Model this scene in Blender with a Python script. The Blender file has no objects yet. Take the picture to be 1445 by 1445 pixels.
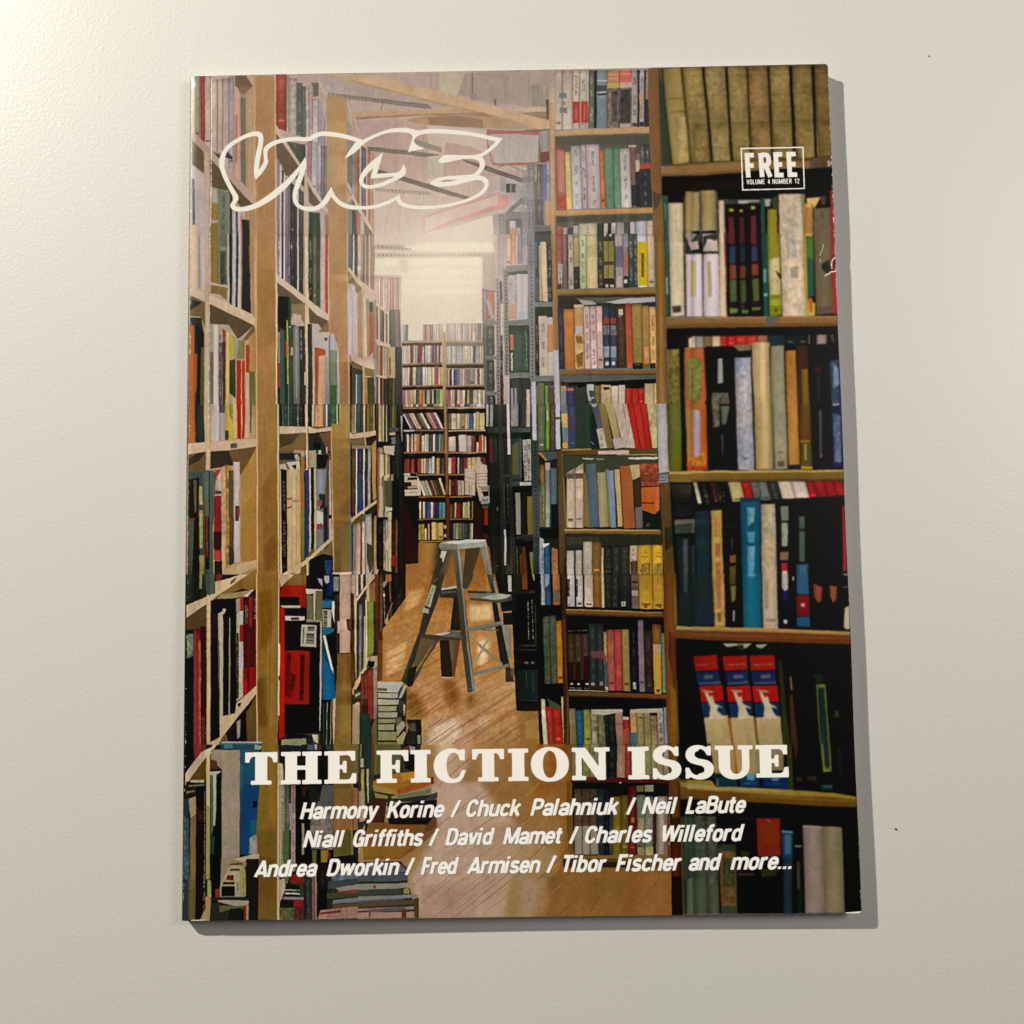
import bpy, bmesh, math, random
import numpy as np
from mathutils import Matrix, Vector

# ------------------------------------------------------------------ scene, camera, light
S = bpy.context.scene
S.view_settings.view_transform = 'Standard'
S.view_settings.look = 'None'
S.view_settings.exposure = 0.0
S.view_settings.gamma = 1.0
W_MM, H_MM = 0.210, 0.2717          # cover size in metres
H_TOP = 0.0040                      # height of the cover above the tabletop
# corners of the cover measured in the photograph (TL, TR, BR, BL); principal point 722.5
QC = [(268.0, 107.0), (1167.3, 91.0), (1216.5, 1289.3), (257.5, 1299.0)]
PC = [(-W_MM/2, H_MM/2), (W_MM/2, H_MM/2), (W_MM/2, -H_MM/2), (-W_MM/2, -H_MM/2)]
FPX = 1550.0

def homography(src, dst):
    A = []
    for (x, y), (u, v) in zip(src, dst):
        A.append([x, y, 1, 0, 0, 0, -u*x, -u*y, -u])
        A.append([0, 0, 0, x, y, 1, -v*x, -v*y, -v])
    return np.linalg.svd(np.array(A))[2][-1].reshape(3, 3)

C2P = homography(PC, QC)            # cover plane (m) -> photograph (px)
P2C = np.linalg.inv(C2P)
Hc = homography(PC, [(x-722.5, 722.5-y) for x, y in QC])
K = np.diag([FPX, FPX, 1.0])
B = np.linalg.inv(K) @ Hc           # columns r1 r2 t, up to scale, camera looks along +w here
s = 2.0/(np.linalg.norm(B[:, 0])+np.linalg.norm(B[:, 1]))
B = B*s
if B[2, 2] < 0: B = -B
r1, r2, t = B[:, 0], B[:, 1], B[:, 2]
r3 = np.cross(r1, r2)
F = np.diag([1.0, 1.0, -1.0])       # to Blender's camera frame (looks along -z)
U_, _, V_ = np.linalg.svd(F @ np.stack([r1, r2, -r3], 1))
Rb = U_ @ V_                        # world -> camera rotation
cpos = -Rb.T @ (F @ t)
cam_d = bpy.data.cameras.new('camera')
cam = bpy.data.objects.new('camera', cam_d)
S.collection.objects.link(cam)
M4 = Matrix(Rb.T.tolist()).to_4x4()
M4.translation = Vector((cpos[0], cpos[1], cpos[2]+H_TOP))
cam.matrix_world = M4
cam_d.sensor_width = 36.0
cam_d.lens = 36.0*FPX/1445.0
cam_d.clip_start = 0.01
cam_d.clip_end = 50.0
S.camera = cam

world = bpy.data.worlds.new('World'); S.world = world; world.use_nodes = True
bg = world.node_tree.nodes['Background']
bg.inputs[0].default_value = (1.0, 0.95, 0.92, 1); bg.inputs[1].default_value = 0.065

def area(name, loc, target, size, power, col, spread=180):
    l = bpy.data.lights.new(name, 'AREA'); l.shape = 'DISK'; l.size = size
    l.energy = power; l.color = col; l.spread = math.radians(spread)
    o = bpy.data.objects.new(name, l); S.collection.objects.link(o)
    o.location = loc
    o.rotation_euler = (Vector(target)-Vector(loc)).to_track_quat('-Z', 'Y').to_euler()
    return o
# the reading lamp up and to the left throws the crisp shadow; an added soft fill from the right, no fixture seen, lightens it
area('reading_lamp', (-0.81, 0.74, 0.62), (0, -0.05, 0), 0.034, 22.5, (1.0, 0.965, 0.865))
area('fill_light', (0.52, 0.16, 0.50), (0, -0.05, 0), 0.3, 2.0, (1.0, 0.94, 0.91))

CALIB = 0
TABLE_BUMP = 0.18
# exposure under the lamps and gloss of the cover, fitted over the sheet (per channel, 1 u v uv vv uu)
EXPO = [(0.99469, -0.04651, 0.15549, -0.02293, -0.00615, 0.01458), (0.95474, -0.04674, 0.14983, -0.02263, -0.00551, 0.01399), (0.87405, -0.03717, 0.13544, -0.01951, -0.00539, 0.01287)]
GLOSS = [(0.00406, -0.00108, 0.00389, -0.00421, -0.00026, 0.00588), (0.00387, -0.00113, 0.00375, -0.00411, -0.00023, 0.00561), (0.00368, -0.00082, 0.00342, -0.00358, -0.00036, 0.00522)]

# ------------------------------------------------------------------ the printed cover, drawn in code
SC = 3                               # canvas samples per photograph pixel
X0, Y0, X1, Y1 = 250, 84, 1226, 1306
CW, CH = (X1-X0)*SC, (Y1-Y0)*SC
rng = np.random.default_rng(7)
canvas = np.full((CH, CW, 3), 0.4, np.float32)

def blur1(a, n, ax):
    k = np.ones(n, np.float32)/n
    p = n//2
    pad = [(0, 0)]*a.ndim; pad[ax] = (p+1, n-1-p)
    c = np.cumsum(np.pad(a, pad, mode='edge'), axis=ax, dtype=np.float64)
    m = a.shape[ax]
    sl1 = [slice(None)]*a.ndim; sl0 = [slice(None)]*a.ndim
    sl1[ax] = slice(n, n+m); sl0[ax] = slice(0, m)
    return ((c[tuple(sl1)]-c[tuple(sl0)])/n).astype(np.float32)[tuple(slice(0, q) for q in a.shape)]

def field(nx, ny, w=1024, h=1024):
    a = rng.standard_normal((h, w)).astype(np.float32)
    a = np.tile(a, (3, 3))[h-64:2*h+64, w-64:2*w+64]
    for _ in range(2):
        if nx > 1: a = blur1(a, nx, 1)
        if ny > 1: a = blur1(a, ny, 0)
    a = a[64:64+h, 64:64+w]
    a = (a-a.mean())/a.std()
    return np.tile(a, (CH//h+1, CW//w+1))[:CH, :CW]
N_FINE = field(2, 3)                 # about a pixel: letters, grain
N_MID = field(9, 11)                 # blotches
N_BIG = field(40, 60)
N_STREAK = field(3, 60)              # vertical streaks

def hexc(h):
    return np.array([int(h[i:i+2], 16)/255.0 for i in (0, 2, 4)], np.float32)

def poly_mask(loops, y0, y1, x0, x1):
    ys = np.arange(y0, y1, dtype=np.float32)+0.5
    xs = np.arange(x0, x1, dtype=np.float32)+0.5
    m = np.zeros((y1-y0, x1-x0), bool)
    for pts in loops:
        n = len(pts)
        for i in range(n):
            ax, ay = pts[i]; bx, by = pts[(i+1) % n]
            if ay == by: continue
            lo, hi = (ay, by) if ay < by else (by, ay)
            r0 = max(0, int(math.ceil(lo-0.5))-y0); r1_ = min(y1-y0, int(math.ceil(hi-0.5))-y0)
            if r1_ <= r0: continue
            yy = ys[r0:r1_]
            xc = ax+(yy-ay)*(bx-ax)/(by-ay)
            m[r0:r1_] ^= xs[None, :] >= xc[:, None]
    return m

def fill(loops, col, style='', axis=None):
    """loops in photograph pixels"""
    L = [[((x-X0)*SC, (y-Y0)*SC) for x, y in p] for p in loops]
    ax_ = [q[0] for p in L for q in p]; ay_ = [q[1] for p in L for q in p]
    x0 = max(0, int(min(ax_))-1); x1 = min(CW, int(max(ax_))+2)
    y0 = max(0, int(min(ay_))-1); y1 = min(CH, int(max(ay_))+2)
    if x1 <= x0 or y1 <= y0: return
    m = poly_mask(L, y0, y1, x0, x1)
    if style == 'flat':
        canvas[y0:y1, x0:x1][m] = col
        return
    h, w = m.shape
    ox = rng.integers(0, CW-w+1); oy = rng.integers(0, CH-h+1)
    fine = N_FINE[oy:oy+h, ox:ox+w]; mid = N_MID[oy:oy+h, ox:ox+w]
    big = N_BIG[oy:oy+h, ox:ox+w]; st = N_STREAK[oy:oy+h, ox:ox+w]
    lum = float(col.mean()); q_ = 0.35 if lum > .7 else 1.0
    f = 1+q_*(0.012*fine+0.016*mid+0.018*big+0.014*st)
    c = col[None, None, :]*np.ones((h, w, 1), np.float32)
    if axis is not None:             # a spine: xt(left,right) at top and lean
        (tlx, trx, blx, brx, ty, by) = axis
        yy = (np.arange(y0, y1)+0.5)
        k = np.clip((yy-ty)/max(1.0, by-ty), 0, 1)[:, None]
        lx = tlx+(blx-tlx)*k; rx = trx+(brx-trx)*k
        u = ((np.arange(x0, x1)+0.5)[None, :]-lx)/np.maximum(rx-lx, 0.5)
        uc = np.clip(u, 0, 1)
        f = f*(0.78+0.31*np.sin(np.pi*np.clip(uc*0.92+0.06, 0, 1))**0.6)
        wpx = (trx-tlx)/SC
        edge = np.minimum(u, 1-u)*(rx-lx)
        f = np.where(edge < 0.9*min(1.3, wpx/5), f*0.62, f)
        hp = (by-ty)/SC
        f = f*(1+rng.uniform(-.12, .12)*(0.5-k)*1.6)*(0.72+0.28*np.clip(k/.09+.25, 0, 1))
        if wpx > 4 and style == '' and rng.random() < .55:
            b0 = rng.uniform(.1, .8); b1 = b0+rng.uniform(.05, .25)
            f = f*np.where((k > b0) & (k < b1), rng.uniform(.86, 1.12), 1)
    else:
        xs_ = np.arange(w)/max(1, w-1); uc = np.broadcast_to(xs_[None, :], (h, w)); wpx = w/SC; hp = h/SC
        k = (np.arange(h)/max(1, h-1))[:, None]
        near = x0 > 680*SC
        if style in ('', 's', 'n') and hp > 1.8*wpx and 3 < wpx < (42 if near else 22): f = f*((0.74+0.34*np.sin(np.pi*np.clip(uc*.85+.05, 0, 1))) if near else (0.88+0.17*np.sin(np.pi*np.clip(uc*.9+.05, 0, 1))))
    if 'v' in style:                 # old mottled leather
        f = f*(1+0.04*mid+0.02*big)
        for q in (0.09, 0.30, 0.44, 0.60, 0.86):
            q += rng.uniform(-.004, .004)
            f = f*(1-0.22*np.exp(-((k-q)/0.006)**2)*(0.6+0.4*(fine > 0)))
        f = f*(1-0.30*np.exp(-((k-0.62)/0.05)**2)*np.exp(-((uc-0.5)/0.28)**2)*(0.8+0.4*mid))
        f = f*(1-0.18*((k > .46) & (k < .56) & (abs(uc-0.5) < .25) & (mid > 0.2)))
    if 'n' in style:
        f = f*(1+(0.035 if lum > .45 else 0.085)*mid+0.02*fine)
        c = c*(1+0.02*np.stack([big, -0.3*mid, -big], 2))
    auto = (style == '' and axis is not None and wpx > 3.4 and hp > 22)
    if 's' in style or 't' in style or 'T' in style or auto:
        half = min(0.24, 2.0/max(wpx, 1)) if wpx > 5 else 0.26
        seg = np.zeros((h, 1), bool)
        p = rng.uniform(0.06, 0.16)
        while p < 0.93:
            q = p+rng.uniform(0.08, 0.34)
            seg |= (k > p) & (k < min(q, 0.94))
            p = q+rng.uniform(0.04, 0.18)
        tm = (np.abs(uc-0.5) < half) & seg & (fine > 0.1)
        amt = 0.40 if ('t' in style or 'T' in style) else (0.16 if 's' in style else 0.14)
        light = 'T' in style or (auto and lum < 0.36) or ('s' in style and lum < 0.2)
        if light: c = np.where(tm[..., None], c+(np.array([.78, .74, .66], np.float32)-c)*amt*1.1, c)
        else: c = np.where(tm[..., None], c*(1-amt), c)
        if wpx > 6 and rng.random() < 0.4 and style == '':
            b = rng.uniform(0.84, 0.93)
            bm = (np.abs(k-b) < 1.2/max(hp, 10)*1.3) & (np.abs(uc-0.5) < 0.3)
            c = np.where(bm[..., None], c*(1.5 if light else 0.6), c)
    if 'h' in style:                 # perforated steel: dots along the long direction
        P = np.array([q for q in L[0]]); d = P-P.mean(0)
        vv = np.linalg.svd(d)[2][0]
        yy, xx = np.mgrid[y0:y1, x0:x1]
        px = xx-P.mean(0)[0]; py = yy-P.mean(0)[1]
        al = px*vv[0]+py*vv[1]; ac = -px*vv[1]+py*vv[0]
        per = 5.6*SC
        dm = (((al % per)-per/2)**2+ac**2) < (0.9*SC)**2
        tgt = 1.5 if lum < 0.52 and y0 < 245*SC else 0.3
        c = np.where(dm[..., None], np.clip(c*tgt, 0, 1), c)
    if 'b' in style:
        bars = np.sin(np.arange(h)*1.35+3*np.sin(np.arange(h)*0.4)) > 0
        c = np.where(bars[:, None, None], c*0+0.62*np.array([1, .93, .84]), c*0.7)
    c = np.clip(c*f[..., None], 0, 1).astype(np.float32)
    canvas[y0:y1, x0:x1][m] = c[m]

def quadline(a, b, w):
    dx, dy = b[0]-a[0], b[1]-a[1]; l = math.hypot(dx, dy) or 1
    nx, ny = -dy/l*w/2, dx/l*w/2
    return [(a[0]+nx, a[1]+ny), (b[0]+nx, b[1]+ny), (b[0]-nx, b[1]-ny), (a[0]-nx, a[1]-ny)]

def run_data(txt):
    k = 240/1445.0; ox = oy = 0.0
    for line in txt.splitlines():
        p = line.split('#')[0].split()
        if not p: continue
        c = p[0]
        if c == '@':
            ox, oy = float(p[1]), float(p[2]); k = (float(p[3]) if len(p) > 3 else 240)/1445.0
            continue
        T = lambda x, y: (ox+float(x)*k, oy+float(y)*k)
        if c == 'P':
            st = ''
            if p[-1][0] == ':': st = p.pop()[1:]
            v = p[2:]
            fill([[T(v[i], v[i+1]) for i in range(0, len(v)-1, 2)]], hexc(p[1]), st)
        elif c == 'L':                # width in zoom units
            v = [float(q) for q in p[3:]]
            for i in range(0, len(v)-2, 2):
                fill([quadline(T(v[i], v[i+1]), T(v[i+2], v[i+3]), float(p[2])*k)], hexc(p[1]))
        elif c == 'S':                # a line of small lettering
            v = [float(q) for q in p[3:]]
            a, b = T(v[0], v[1]), T(v[2], v[3]); w = max(float(p[2])*k*1.3, 0.9)
            n = max(1, int(math.hypot(a[0]-b[0], a[1]-b[1])/1.6))
            if float(p[2]) > 10 or n < 2:
                fill([quadline(a, b, float(p[2])*k)], hexc(p[1])); continue
            for i in range(n):
                if rng.random() < 0.2: continue
                f0, f1 = i/n, (i+rng.uniform(.55, .95))/n
                fill([quadline((a[0]+(b[0]-a[0])*f0, a[1]+(b[1]-a[1])*f0), (a[0]+(b[0]-a[0])*f1, a[1]+(b[1]-a[1])*f1), w*rng.uniform(.7, 1.3))], hexc(p[1]), 'flat')
        elif c == 'B':                # soften what is drawn so far inside a polygon
            v = p[2:]; n = int(float(p[1])*SC)|1
            L = [((T(v[i], v[i+1])[0]-X0)*SC, (T(v[i], v[i+1])[1]-Y0)*SC) for i in range(0, len(v)-1, 2)]
            bx0 = max(0, int(min(q[0] for q in L))); bx1 = min(CW, int(max(q[0] for q in L))+1)
            by0 = max(0, int(min(q[1] for q in L))); by1 = min(CH, int(max(q[1] for q in L))+1)
            m = poly_mask([L], by0, by1, bx0, bx1)
            a = canvas[by0:by1, bx0:bx1]*m[..., None]; w = m.astype(np.float32)[..., None]
            for ax2 in (0, 1, 0, 1): a = blur1(a, n, ax2); w = blur1(w, n, ax2)
            r = a/np.maximum(w, 1e-3)
            r = r*(1+0.012*N_FINE[by0:by1, bx0:bx1, None]+0.012*N_MID[by0:by1, bx0:bx1, None])
            canvas[by0:by1, bx0:bx1][m] = r[m]
        elif c == 'K':                # col w n x0 y0 x1 y1 dx dy: n repeated lines
            w, n = float(p[2]), int(p[3]); v = [float(q) for q in p[4:]]
            for i in range(n):
                fill([quadline(T(v[0]+v[4]*i, v[1]+v[5]*i), T(v[2]+v[4]*i, v[3]+v[5]*i), w*k)], hexc(p[1]))
        elif c == 'R':
            yTL, yTR, yBL, yBR, lean = [float(q) for q in p[1:6]]
            it = [q.split(':') for q in p[6:]]
            xs = [float(q[0]) for q in it]
            a, b = xs[0], xs[-1]
            for i in range(len(it)-1):
                q = it[i]
                xl, xr = xs[i], xs[i+1]
                dy = float(q[2]) if len(q) > 2 and q[2] else 0.0
                st = q[3] if len(q) > 3 else ''
                yt = lambda x: yTL+(yTR-yTL)*(x-a)/(b-a)+dy
                yb = lambda x: yBL+(yBR-yBL)*(x-a)/(b-a)
                pts = [T(xl, yt(xl)), T(xr, yt(xr)), T(xr+lean, yb(xr)), T(xl+lean, yb(xl))]
                cs = [((x-X0)*SC, (y-Y0)*SC) for x, y in pts]
                fill([pts], hexc(q[1]), st, (cs[0][0], cs[1][0], cs[3][0], cs[2][0], cs[0][1], cs[3][1]))

# ---- lettering -------------------------------------------------------------------
def arc(cx, cy, rx, ry, a0, a1, n=18, e=2.5):
    out = []
    for i in range(n+1):
        a = math.radians(a0+(a1-a0)*i/n); c, s_ = math.cos(a), math.sin(a)
        out.append((cx+rx*math.copysign(abs(c)**(2/e), c), cy+ry*math.copysign(abs(s_)**(2/e), s_)))
    return out
SN = {}
def g(ch, adv, *st): SN[ch] = (adv, st)
oo = arc(.235, .365, .15, .295, 0, 360, 36)
g('o', .47, oo)
g('n', .47, [(.085, 0), (.085, .73)], [(.085, .42)]+arc(.235, .48, .15, .18, 165, 0)+[(.385, 0)])
g('h', .47, [(.085, 0), (.085, 1)], [(.085, .42)]+arc(.235, .48, .15, .18, 165, 0)+[(.385, 0)])
g('m', .72, [(.085, 0), (.085, .73)], [(.085, .42)]+arc(.225, .48, .14, .18, 165, 0)+[(.365, 0)], [(.365, .42)]+arc(.505, .48, .14, .18, 165, 0)+[(.645, 0)])
g('r', .35, [(.085, 0), (.085, .73)], [(.085, .36)]+arc(.26, .42, .175, .235, 170, 88))
g('u', .47, [(.385, .73), (.385, 0)], [(.385, .3)]+arc(.235, .25, .15, .18, -15, -180)+[(.085, .73)])
g('a', .46, [(.375, 0), (.375, .48)]+arc(.23, .49, .145, .17, 0, 165), arc(.23, .21, .15, .145, 0, 360, 28))
g('e', .46, [(.085, .37), (.385, .37)]+arc(.235, .365, .15, .295, 0, 325, 34))
g('c', .44, arc(.235, .365, .15, .295, 38, 322, 30))
g('d', .47, oo, [(.385, 0), (.385, 1)])
g('b', .47, oo, [(.085, 0), (.085, 1)])
g('y', .44, [(.06, .73), (.235, .04)], [(.40, .73), (.22, -.10), (.17, -.19), (.06, -.20)])
g('k', .46, [(.085, 0), (.085, 1)], [(.38, .73), (.10, .27)], [(.20, .44), (.41, 0)])
g('i', .23, [(.085, 0), (.085, .73)], [(.085, .85), (.085, 1.0)])
g('l', .23, [(.085, 0), (.085, 1)])
g('t', .31, [(.14, .93), (.14, .2)]+arc(.24, .2, .10, .13, 180, 270), [(.01, .66), (.28, .66)])
g('f', .31, [(.14, 0), (.14, .78)]+arc(.25, .8, .11, .13, 180, 90), [(.01, .66), (.28, .66)])
g('s', .42, arc(.21, .54, .13, .125, 25, 180, 10)+arc(.21, .54, .13, .16, 180, 240, 5)+arc(.215, .20, .13, .15, 60, 0, 5)+arc(.215, .19, .135, .125, 0, -160, 12))
g('v', .43, [(.06, .73), (.215, .03)], [(.37, .73), (.215, .03)])
g('w', .66, [(.06, .73), (.19, .03)], [(.33, .70), (.19, .03)], [(.33, .70), (.47, .03)], [(.60, .73), (.47, .03)])
g('H', .55, [(.085, 0), (.085, 1)], [(.465, 0), (.465, 1)], [(.085, .52), (.465, .52)])
g('K', .54, [(.085, 0), (.085, 1)], [(.46, 1), (.10, .38)], [(.22, .60), (.48, 0)])
g('C', .52, arc(.26, .5, .175, .43, 28, 332, 34))
g('P', .50, [(.085, 0), (.085, 1)], [(.085, .93), (.26, .93)]+arc(.26, .69, .16, .24, 90, -90, 16)+[(.085, .45)])
g('N', .56, [(.085, 0), (.085, 1)], [(.475, 0), (.475, 1)], [(.10, .96), (.46, .04)])
g('L', .42, [(.085, 1), (.085, .07), (.38, .07)])
g('B', .53, [(.085, 0), (.085, 1)], [(.085, .93), (.26, .93)]+arc(.26, .73, .155, .20, 90, -90, 14)+[(.085, .53)], [(.26, .53)]+arc(.27, .30, .17, .23, 90, -90, 16)+[(.085, .07)])
g('G', .54, arc(.26, .5, .175, .43, 28, 300, 32)+[(.44, .16), (.44, .46), (.27, .46)], [(.44, .30), (.44, 0)])
g('D', .54, [(.085, 0), (.085, 1)], [(.085, .93), (.25, .93)]+arc(.25, .5, .20, .43, 90, -90, 22)+[(.085, .07)])
g('M', .70, [(.085, 0), (.085, 1)], [(.615, 0), (.615, 1)], [(.11, .97), (.35, .06)], [(.59, .97), (.35, .06)])
g('W', .78, [(.06, 1), (.22, .03)], [(.39, .97), (.22, .03)], [(.39, .97), (.56, .03)], [(.72, 1), (.56, .03)])
g('A', .54, [(.04, 0), (.265, .97)], [(.49, 0), (.265, .97)], [(.12, .24), (.41, .24)])
g('F', .44, [(.085, 0), (.085, .93), (.40, .93)], [(.085, .50), (.36, .50)])
g('T', .46, [(.23, 0), (.23, .93)], [(.01, .93), (.45, .93)])
g('/', .30, [(.0, -.02), (.26, 1.0)])
g('.', .22, [(.085, 0), (.085, .16)])
g('S', .50, arc(.25, .71, .165, .22, 20, 180, 12)+arc(.25, .71, .165, .21, 180, 245, 6)+arc(.25, .27, .175, .21, 65, 0, 6)+arc(.25, .28, .175, .21, 0, -160, 14))
g('E', .46, [(.40, .93), (.085, .93), (.085, .07), (.41, .07)], [(.085, .51), (.37, .51)])
g('R', .53, [(.085, 0), (.085, 1)], [(.085, .93), (.26, .93)]+arc(.26, .71, .16, .22, 90, -90, 16)+[(.085, .49)], [(.27, .49), (.45, 0)])
g('V', .50, [(.05, 1), (.25, .03)], [(.45, 1), (.25, .03)])
g('O', .53, arc(.265, .5, .18, .43, 0, 360, 40))
g('U', .53, [(.085, 1), (.085, .3)]+arc(.265, .30, .18, .23, 180, 360, 18)+[(.445, 1)])
g('4', .50, [(.34, 0), (.34, 1)], [(.34, .96), (.05, .30)], [(.03, .27), (.47, .27)])
g('1', .35, [(.20, 0), (.20, 1)], [(.20, .93), (.05, .80)])
g('2', .48, arc(.235, .72, .155, .21, 165, -10, 16)+[(.08, .10)], [(.06, .07), (.42, .07)])

def stroke_word(word, x0, y0, x1, y1, cap, col, slant=0.2, sw=0.17, track=0.0, lean=0.0, dry=False):
    """word whose inked box runs from x0 to x1 along the baseline (x0,y0)-(x1,y1), photograph px"""
    pen = 0; strokes = []
    for ch in word:
        if ch == ' ': pen += .26; continue
        adv, st = SN[ch]
        for s_ in st: strokes.append([(pen+x, y) for x, y in s_])
        pen += adv+track
    hw = sw/2
    pts = [(x+slant*y, y) for s_ in strokes for x, y in s_]
    mn = min(p[0] for p in pts)-hw; mx = max(p[0] for p in pts)+hw
    L_ = math.hypot(x1-x0, y1-y0); kx = L_/cap/(mx-mn)
    dx, dy = (x1-x0)/L_, (y1-y0)/L_
    def M(x, y):
        X = (x+slant*y-mn)*kx*cap; Y = y*cap
        return (x0+dx*X-dy*0-(-dy)*0+lean*Y+(-dy)*0 + (dy)*Y*1.0, y0+dy*X-Y)
    hx = hw
    for s_ in strokes:
        for i in range(len(s_)-1):
            a, b = s_[i], s_[i+1]
            # stroke with constant pen in final units: offset in glyph space, x corrected for squeeze
            ddx, ddy = (b[0]-a[0])*kx, b[1]-a[1]; l = math.hypot(ddx, ddy)
            if l < 1e-6: continue
            nx, ny = -ddy/l*hw/kx, ddx/l*hw
            q = [(a[0]+nx, a[1]+ny), (b[0]+nx, b[1]+ny), (b[0]-nx, b[1]-ny), (a[0]-nx, a[1]-ny)]
            fill([[M(*p) for p in q]], col, 'flat')
            if i > 0:
                z = s_[i-1]; e0 = (a[0]-z[0])*kx; e1 = a[1]-z[1]
                tn = abs((math.atan2(e1, e0)-math.atan2(ddy, ddx)+math.pi) % (2*math.pi)-math.pi)
                if abs(tn-math.pi/2) < .15:
                    fill([[M(a[0]+sx*hw/kx, a[1]+sy*hw) for sx, sy in ((-1, -1), (1, -1), (1, 1), (-1, 1))]], col, 'flat')
                else: fill([[M(a[0]+hw/kx*math.cos(t_), a[1]+hw*math.sin(t_)) for t_ in [j*math.pi/6 for j in range(12)]]], col, 'flat')

def superell(cx, cy, rx, ry, n=44, e=2.15):
    return arc(cx, cy, rx, ry, 0, 360, n, e)[:-1]
# heavy slab capitals: contours in cap heights (even-odd), with their width
SLAB = {
 'T': (1.0, [[(0, 1), (1, 1), (1, .68), (.87, .68), (.84, .80), (.78, .86), (.69, .87), (.69, .13), (.82, .13), (.82, 0), (.18, 0), (.18, .13), (.31, .13), (.31, .87), (.22, .86), (.16, .80), (.13, .68), (0, .68)]]),
 'I': (.62, [[(0, 1), (.62, 1), (.62, .87), (.50, .87), (.50, .13), (.62, .13), (.62, 0), (0, 0), (0, .13), (.12, .13), (.12, .87), (0, .87)]]),
 'H': (1.24, [[(0, 1), (.60, 1), (.60, .87), (.49, .87), (.49, .57), (.75, .57), (.75, .87), (.64, .87), (.64, 1), (1.24, 1), (1.24, .87), (1.12, .87), (1.12, .13), (1.24, .13), (1.24, 0), (.64, 0), (.64, .13), (.75, .13), (.75, .44), (.49, .44), (.49, .13), (.60, .13), (.60, 0), (0, 0), (0, .13), (.12, .13), (.12, .87), (0, .87)]]),
 'E': (1.0, [[(0, 1), (.97, 1), (.97, .70), (.84, .70), (.81, .82), (.74, .87), (.48, .87), (.48, .57), (.55, .57), (.58, .63), (.59, .70), (.70, .70), (.70, .33), (.59, .33), (.58, .40), (.55, .45), (.48, .45), (.48, .13), (.76, .13), (.83, .18), (.87, .32), (1.0, .32), (1.0, 0), (0, 0), (0, .13), (.12, .13), (.12, .87), (0, .87)]]),
 'F': (1.0, [[(0, 1), (1.0, 1), (1.0, .66), (.87, .66), (.83, .81), (.76, .87), (.48, .87), (.48, .55), (.57, .55), (.60, .62), (.61, .70), (.73, .70), (.73, .31), (.61, .31), (.60, .38), (.57, .43), (.48, .43), (.48, .13), (.64, .13), (.64, 0), (0, 0), (0, .13), (.12, .13), (.12, .87), (0, .87)]]),
 'C': (1.0, [[(.97, .66), (.97, 1.0), (.86, 1.0), (.80, .95)]+arc(.56, .5, .56, .53, 62, 298, 34, 2.1)+[(.93, .16), (1.0, .36), (.87, .36), (.80, .18), (.70, .11)]+arc(.62, .5, .22, .40, 290, 70, 26, 2.3)+[(.76, .84), (.82, .66)]]),
 'O': (1.16, [superell(.58, .5, .58, .535), superell(.58, .5, .21, .415, e=2.2)]),
 'N': (1.18, [[(0, 1), (.42, 1), (.83, .42), (.83, .87), (.70, .87), (.70, 1), (1.18, 1), (1.18, .87), (1.05, .87), (1.05, 0), (.80, 0), (.31, .70), (.31, .13), (.44, .13), (.44, 0), (0, 0), (0, .13), (.12, .13), (.12, .87), (0, .87)]]),
 'U': (1.18, [[(0, 1), (.58, 1), (.58, .87), (.47, .87), (.47, .35)]+arc(.655, .35, .185, .22, 180, 360, 16, 2.2)+[(.84, .87), (.72, .87), (.72, 1), (1.18, 1), (1.18, .87), (1.07, .87), (1.07, .38)]+arc(.59, .38, .48, .42, 0, -180, 24, 2.2)+[(.11, .87), (0, .87)]]),
 'S': (.92, [[(.84, .70), (.84, 1.0), (.73, 1.0), (.70, .95)]+arc(.42, .73, .39, .30, 60, 180, 14, 2.1)+arc(.44, .73, .41, .30, 190, 250, 8, 2.1)+[(.55, .38)]+arc(.50, .27, .12, .10, 60, -90, 8)+arc(.42, .35, .26, .25, 260, 200, 8, 2)+[(.14, .34), (.02, .34), (.02, 0), (.13, 0), (.17, .05)]+arc(.48, .29, .44, .325, 240, 360, 14, 2.1)+arc(.48, .30, .44, .30, 5, 65, 8, 2.1)+[(.42, .62)]+arc(.46, .74, .14, .10, 240, 100, 8)+arc(.46, .66, .24, .25, 85, 20, 8, 2)+[(.72, .70)]]),
}
TITLE = [('T', 346.2, 391.8), ('H', 397, 454.3), ('E', 458, 503.2), ('F', 532, 577), ('I', 580, 608.5), ('C', 612.6, 658), ('T', 667, 712.2), ('I', 717.8, 746.3), ('O', 749.8, 803.6), ('N', 807.8, 861.5), ('I', 887, 916.8), ('S', 921, 962.4), ('S', 967.2, 1008.3), ('U', 1010.2, 1063.6), ('E', 1067.6, 1113.8)]

def rounded(c):
    out = []
    n = len(c)
    for i in range(n):
        a, b, d = c[i-1], c[i], c[(i+1) % n]
        for p in (a, d):
            l = math.hypot(p[0]-b[0], p[1]-b[1]); r = min(.018, l*.4)
            out.append((b[0]+(p[0]-b[0])*r/(l or 1), b[1]+(p[1]-b[1])*r/(l or 1)))
    return out

def draw_title(col):
    cap = 46.0
    for ch, xa, xb in TITLE:
        w, loops = SLAB[ch]
        yb = 1107.0-(xa-346)*0.0128
        lean = 0.009-(xa-260)/950*0.05
        yb2 = yb-(xb-xa)*0.0128
        M = lambda x, y: (xa+(xb-xa)*x/w+lean*(-y*cap)*-1, yb+(yb2-yb)*x/w-y*cap)
        fill([[M(*p) for p in rounded(l)] for l in loops], col, 'flat')

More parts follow.
